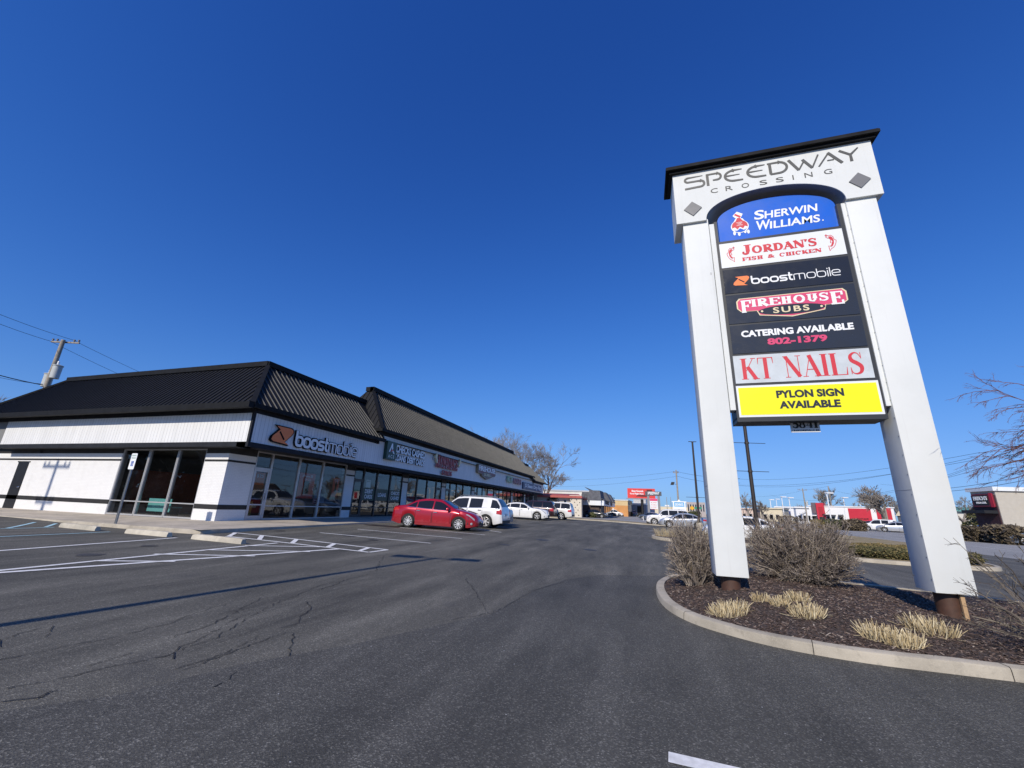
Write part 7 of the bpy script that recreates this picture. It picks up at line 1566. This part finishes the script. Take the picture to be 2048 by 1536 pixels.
# pole beside the walk, out of the picture, whose shadow falls on the side wall
pole('wooden utility pole whose shadow falls on the white side wall', (-32.0, -.6, .5), 12.6, .15, [(12.2, 1.1, 0), (10.4, .7, 0)])
for sx_, sy_, sd_ in ((-34.2, 8.0, 91), (-32.6, 7.2, 92)): twig_shrub('bare_shrub', ('taller' if sd_ == 91 else 'lower') + ' bare shrub beside the walk whose shadow falls on the side wall', (sx_, sy_, .55), .9, .8, 3.0 if sd_ == 91 else 2.4, 60, sd_, .3, mat=M_SHRUB, twr=.008)
tree('bare tree mirrored in the side windows', (-44, -5, .5), 10, 93, None, levels=5, trunk_r=.25, spread=.6)
# wires
def wire(label, pts, sag, r=.012, group='overhead wires'):
    a, b = Vector(pts[0]), Vector(pts[1]); mb = MB(); P = [a.lerp(b, k / 24) - UZ * sag * 4 * (k / 24) * (1 - k / 24) for k in range(25)]; mb.tube(P, r, 4, cap=False); tag(obj('overhead_wire', mb, M_DARK), label, 'wire', group)
wire('top wire running from the leaning pole down behind the low roof', (at(146, 680, 46), at(420, 800, 75)), .3, .014); wire('second wire from the leaning pole down behind the low roof', (at(100, 682, 46.5), at(400, 810, 75)), .4, .014); wire('top wire reaching the leaning pole from the edge of the picture', (at(146, 680, 46), at(-160, 560, 42)), .2, .014); wire('second wire reaching the leaning pole from the edge of the picture', (at(100, 682, 46), at(-160, 578, 42)), .2, .014); wire('low thick cable reaching the leaning pole under its transformers', (at(86, 770, 46), at(-160, 698, 42)), .2, .03); wire('thin cable just below the low thick one', (at(86, 768, 46), at(-160, 702, 42)), .35, .012)
wire('upper wire from the plain pole towards the tall open tree', (at(1351, 943, 84), at(1060, 958, 120)), .8, .014); wire('lower wire from the plain pole towards the tall open tree', (at(1351, 953, 84), at(1060, 972, 120)), .8, .014); wire('upper wire from the plain pole towards the post nearer the shops', (at(1353, 943, 84), at(1480, 957, 70)), .3, .018); wire('lower wire from the plain pole towards the post nearer the shops', (at(1353, 952, 84), at(1480, 966, 70)), .4, .018)
for i, (pa, ya, da, pb, yb, db, sg2) in enumerate(((1440, 955, 100, 1960, 905, 55, 1.2), (1440, 966, 100, 1960, 912, 55, 1.6), (1440, 966.5, 100, 1960, 918, 55, 1.2), (1540, 990, 150, 1960, 938, 60, 2.2), (1605, 981, 140, 1460, 990, 150, 1.0), (1605, 980, 140, 1657, 972, 135, .2), (1657, 976, 135, 2048, 890, 50, 2.6), (1760, 968, 120, 2100, 860, 48, 1.5))):
    wire(('highest', 'second highest', 'third', 'fourth', 'faint', 'short', 'steepest', 'last')[i] + ' wire of those strung over the road behind the pylon', (at(pa, ya, da), at(pb, yb, db)), sg2, .013)
wire('upper wire crossing above the casual restaurant', (at(1890, 977, 60), at(2100, 940, 45)), .15, .016); wire('lower wire crossing above the casual restaurant', (at(1890, 983, 60), at(2100, 950, 45)), .15, .016)
# billboard, sign boards
A = at(1255.5, 1000, 140); B = at(1311, 1000, 140); F_ = Frame(A, B); zt = at(1283, 977, 140).z; zb_ = at(1283, 996.5, 140).z; b = thing('billboard', 'red billboard on a single dark post beyond the grey-blue building', 'billboard', (A.x, A.y, 0)); mb = MB(); F_.box(mb, 0, F_.w, 0, .5, zb_, zt); bb = obj('board', mb, pl('billboard_red', (.68, .05, .04), .4, var=.06), b)
mb = MB(); F_.box(mb, -.4, F_.w + .4, -.5, .3, zb_ - .35, zb_ - .05); obj('catwalk', mb, M_STEEL, b); mb = MB(); c = F_.p(F_.w * .52, .3, 0); mb.tube([c, c + UZ * zb_], .42, 12); obj('post', mb, M_DARK, b, smooth=60)
mb = MB(); put_text(mb, 'Best Sounds', F_.p(F_.w * .16, -.01, zt - 1.1), F_.u, UZ, -F_.v, F_.w * .42, .6, .03, .03); put_text(mb, 'Good Right Now', F_.p(F_.w * .09, -.01, zt - 2.0), F_.u, UZ, -F_.v, F_.w * .5, .62, .03, .03); obj('lettering', mb, M_WLET, bb)
mb = MB(); mb.prism([F_.p(F_.w * .30, -.02, zb_ + .5), F_.p(F_.w * .38, -.02, zb_ + 1.05), F_.p(F_.w * .8, -.02, zb_ + 1.0), F_.p(F_.w * .8, -.02, zb_ + .4)], F_.v * .01); F_.box(mb, F_.w * .70, F_.w * .9, -.02, -.005, zt - 1.0, zt - .3); recalc(obj('dark_artwork', mb, pl('billboard_maroon', (.14, .02, .02)), bb))
A = at(1293.5, 1000, 104); B = at(1321, 1000, 104); F_ = Frame(A, B); z1 = at(1307, 983, 104).z; z0 = at(1307, 991.5, 104).z; b = thing('pylon_sign', 'distant grey twin post sign with a black oval name board below the billboard', 'sign', (A.x, A.y, 0))
mb = MB(); F_.box(mb, -.3, F_.w + .3, 0, .5, z0, z1); br_ = obj('name_board', mb, M_SHIN, b); mb = MB(); put_text(mb, 'SPEEDWAY', F_.p(F_.w * .08, -.02, z0 + .25), F_.u, UZ, -F_.v, F_.w * .84, .62, .03, .03, .15); obj('lettering', mb, M_WLET, br_)
zq = at(1307, 997, 104).z; zr = at(1307, 1018, 104).z
for u in (0.1, F_.w - .6): mb = MB(); F_.box(mb, u, u + .5, 0.02, .5, -.2, z0 - .002); obj('post', mb, pl('sign_post_grey', (.24, .24, .25)), b)
mb = MB(); F_.box(mb, .65, F_.w - .65, .05, .4, zr, zq); fb = obj('tenant_board', mb, M_WPANEL, b); mb = MB(); F_.box(mb, .66, F_.w - .66, .03, .06, zq - .55, zq - .02); obj('pink_band', mb, M_PINK, fb)
mb = MB(); [put_text(mb, tx, F_.p(.85, .04, zq - 1.05 - .48 * k), F_.u, UZ, -F_.v, F_.w - 1.7, .22, .0, .01) for k, tx in enumerate(('BUFFET', 'TAX SERVICE', 'LAUNDRY', 'NAIL SALON'))]; obj('lettering', mb, M_RED, fb)
A = at(1347.5, 1030, 68); B = at(1372.5, 1030, 68); F_ = Frame(A, B); z1 = at(1360, 1004.5, 68).z; zp_ = at(1360, 1000, 68).z; z0 = at(1360, 1019, 68).z; b = thing('sign_board', 'white gabled sign board with a blue field behind the silver sedan', 'sign', (A.x, A.y, 0)); mb = MB()
for u in (0, F_.w - .16): F_.box(mb, u, u + .16, 0, .16, -.2, z1); 
mb.prism([F_.p(-.15, 0, z1), F_.p(F_.w + .15, 0, z1), F_.p(F_.w + .15, 0, z1 + .12), F_.p(F_.w * .62, 0, z1 + .15), F_.p(F_.w * .5, 0, zp_ + .1), F_.p(F_.w * .38, 0, z1 + .15), F_.p(-.15, 0, z1 + .12)], F_.v * .16); recalc(obj('frame', mb, M_WLET, b))
mb = MB(); F_.box(mb, .165, F_.w - .165, .03, .13, z0, z1 - .002); fb = obj('face', mb, pl('sign_sky_blue', (.10, .40, .70), .4), b); mb = MB(); F_.box(mb, .17, F_.w - .17, .02, .032, z0 + .01, z0 + .38); obj('white_strip', mb, M_WLET, fb); mb = MB(); put_text(mb, "NOAH'S", F_.p(.3, .025, z1 - .42), F_.u, UZ, -F_.v, F_.w - .6, .3, .03, .01); put_text(mb, 'ANIMAL HOSPITAL', F_.p(.25, .025, z0 + .48), F_.u, UZ, -F_.v, F_.w - .5, .16, .02, .01); obj('lettering', mb, M_WLET, fb)
mb = MB(); F_.box(mb, .165, F_.w - .165, .04, .12, -.1, z0 - .25); obj('lower_panel', mb, M_DARK, b)
p = at(1396, 1016, 75); b = thing('street_sign', 'green street name sign near the slim bronze lamp post', 'sign', (p.x, p.y, 0)); mb = MB(); mb.tube([(p.x, p.y, -.1), (p.x, p.y, p.z)], .04, 6); obj('post', mb, M_STEEL, b); mb = MB(); mb.box(p.x - .55, p.x + .55, p.y - .06, p.y - .04, p.z - .14, p.z + .14); obj('plate', mb, pl('street_sign_green', (.02, .26, .16)), b)
p = at(1384, 1016, 80); b = thing('warning_sign', 'small yellow diamond sign left of the green street sign', 'sign', (p.x, p.y, 0)); mb = MB(); mb.tube([(p.x, p.y, -.1), (p.x, p.y, p.z)], .04, 6); obj('post', mb, M_STEEL, b); mb = MB(); mb.prism([(p.x - .4, p.y - .06, p.z), (p.x, p.y - .06, p.z - .4), (p.x + .4, p.y - .06, p.z), (p.x, p.y - .06, p.z + .4)], (0, .02, 0)); recalc(obj('plate', mb, pl('sign_amber', (.75, .40, .03)), b))
p = at(1393, 1022, 90); b = thing('utility_box', 'white utility cabinet standing below the green street sign', 'cabinet', (p.x, p.y, 0)); mb = MB(); mb.box(p.x - .55, p.x + .55, p.y - .4, p.y + .4, -.1, 1.65); obj('cabinet_body', mb, M_WPANEL, b); mb = MB(); mb.box(p.x - .6, p.x + .6, p.y - .45, p.y + .45, 1.652, 1.75); obj('lid', mb, M_FWH, b)
for lab, px in (('short grey bollard on the grass strip nearer the gabled shops', 1194), ('short grey bollard on the grass strip nearer the white minivan', 1210)): 
    q = gp(px, 1031); t = thing('bollard', lab, 'bollard', (q.x, q.y, q.z), 0, 'short posts on the grass strip'); mb = MB(); mb.lathe((0, 0, -.1), (0, 0, 1), [(0, .07), (.65, .07), (.70, .04)], 10); obj('post', mb, M_CURB, t, world=False, smooth=40); mb = MB(); mb.lathe((0, 0, .46), (0, 0, 1), [(0, .074), (.1, .074)], 10); obj('band', mb, M_WPANEL, t, world=False)
q = gp(1287, 1041); t = thing('marker_post', 'white marker post in the grass strip left of the white truck', 'post', (q.x, q.y, q.z)); mb = MB(); mb.lathe((0, 0, -.1), (0, 0, 1), [(0, .05), (.8, .05), (.84, .02)], 8); obj('post', mb, M_FWH, t, world=False, smooth=40); mb = MB(); mb.lathe((0, 0, .55), (0, 0, 1), [(0, .053), (.08, .053)], 8); obj('band', mb, M_SHIN, t, world=False)
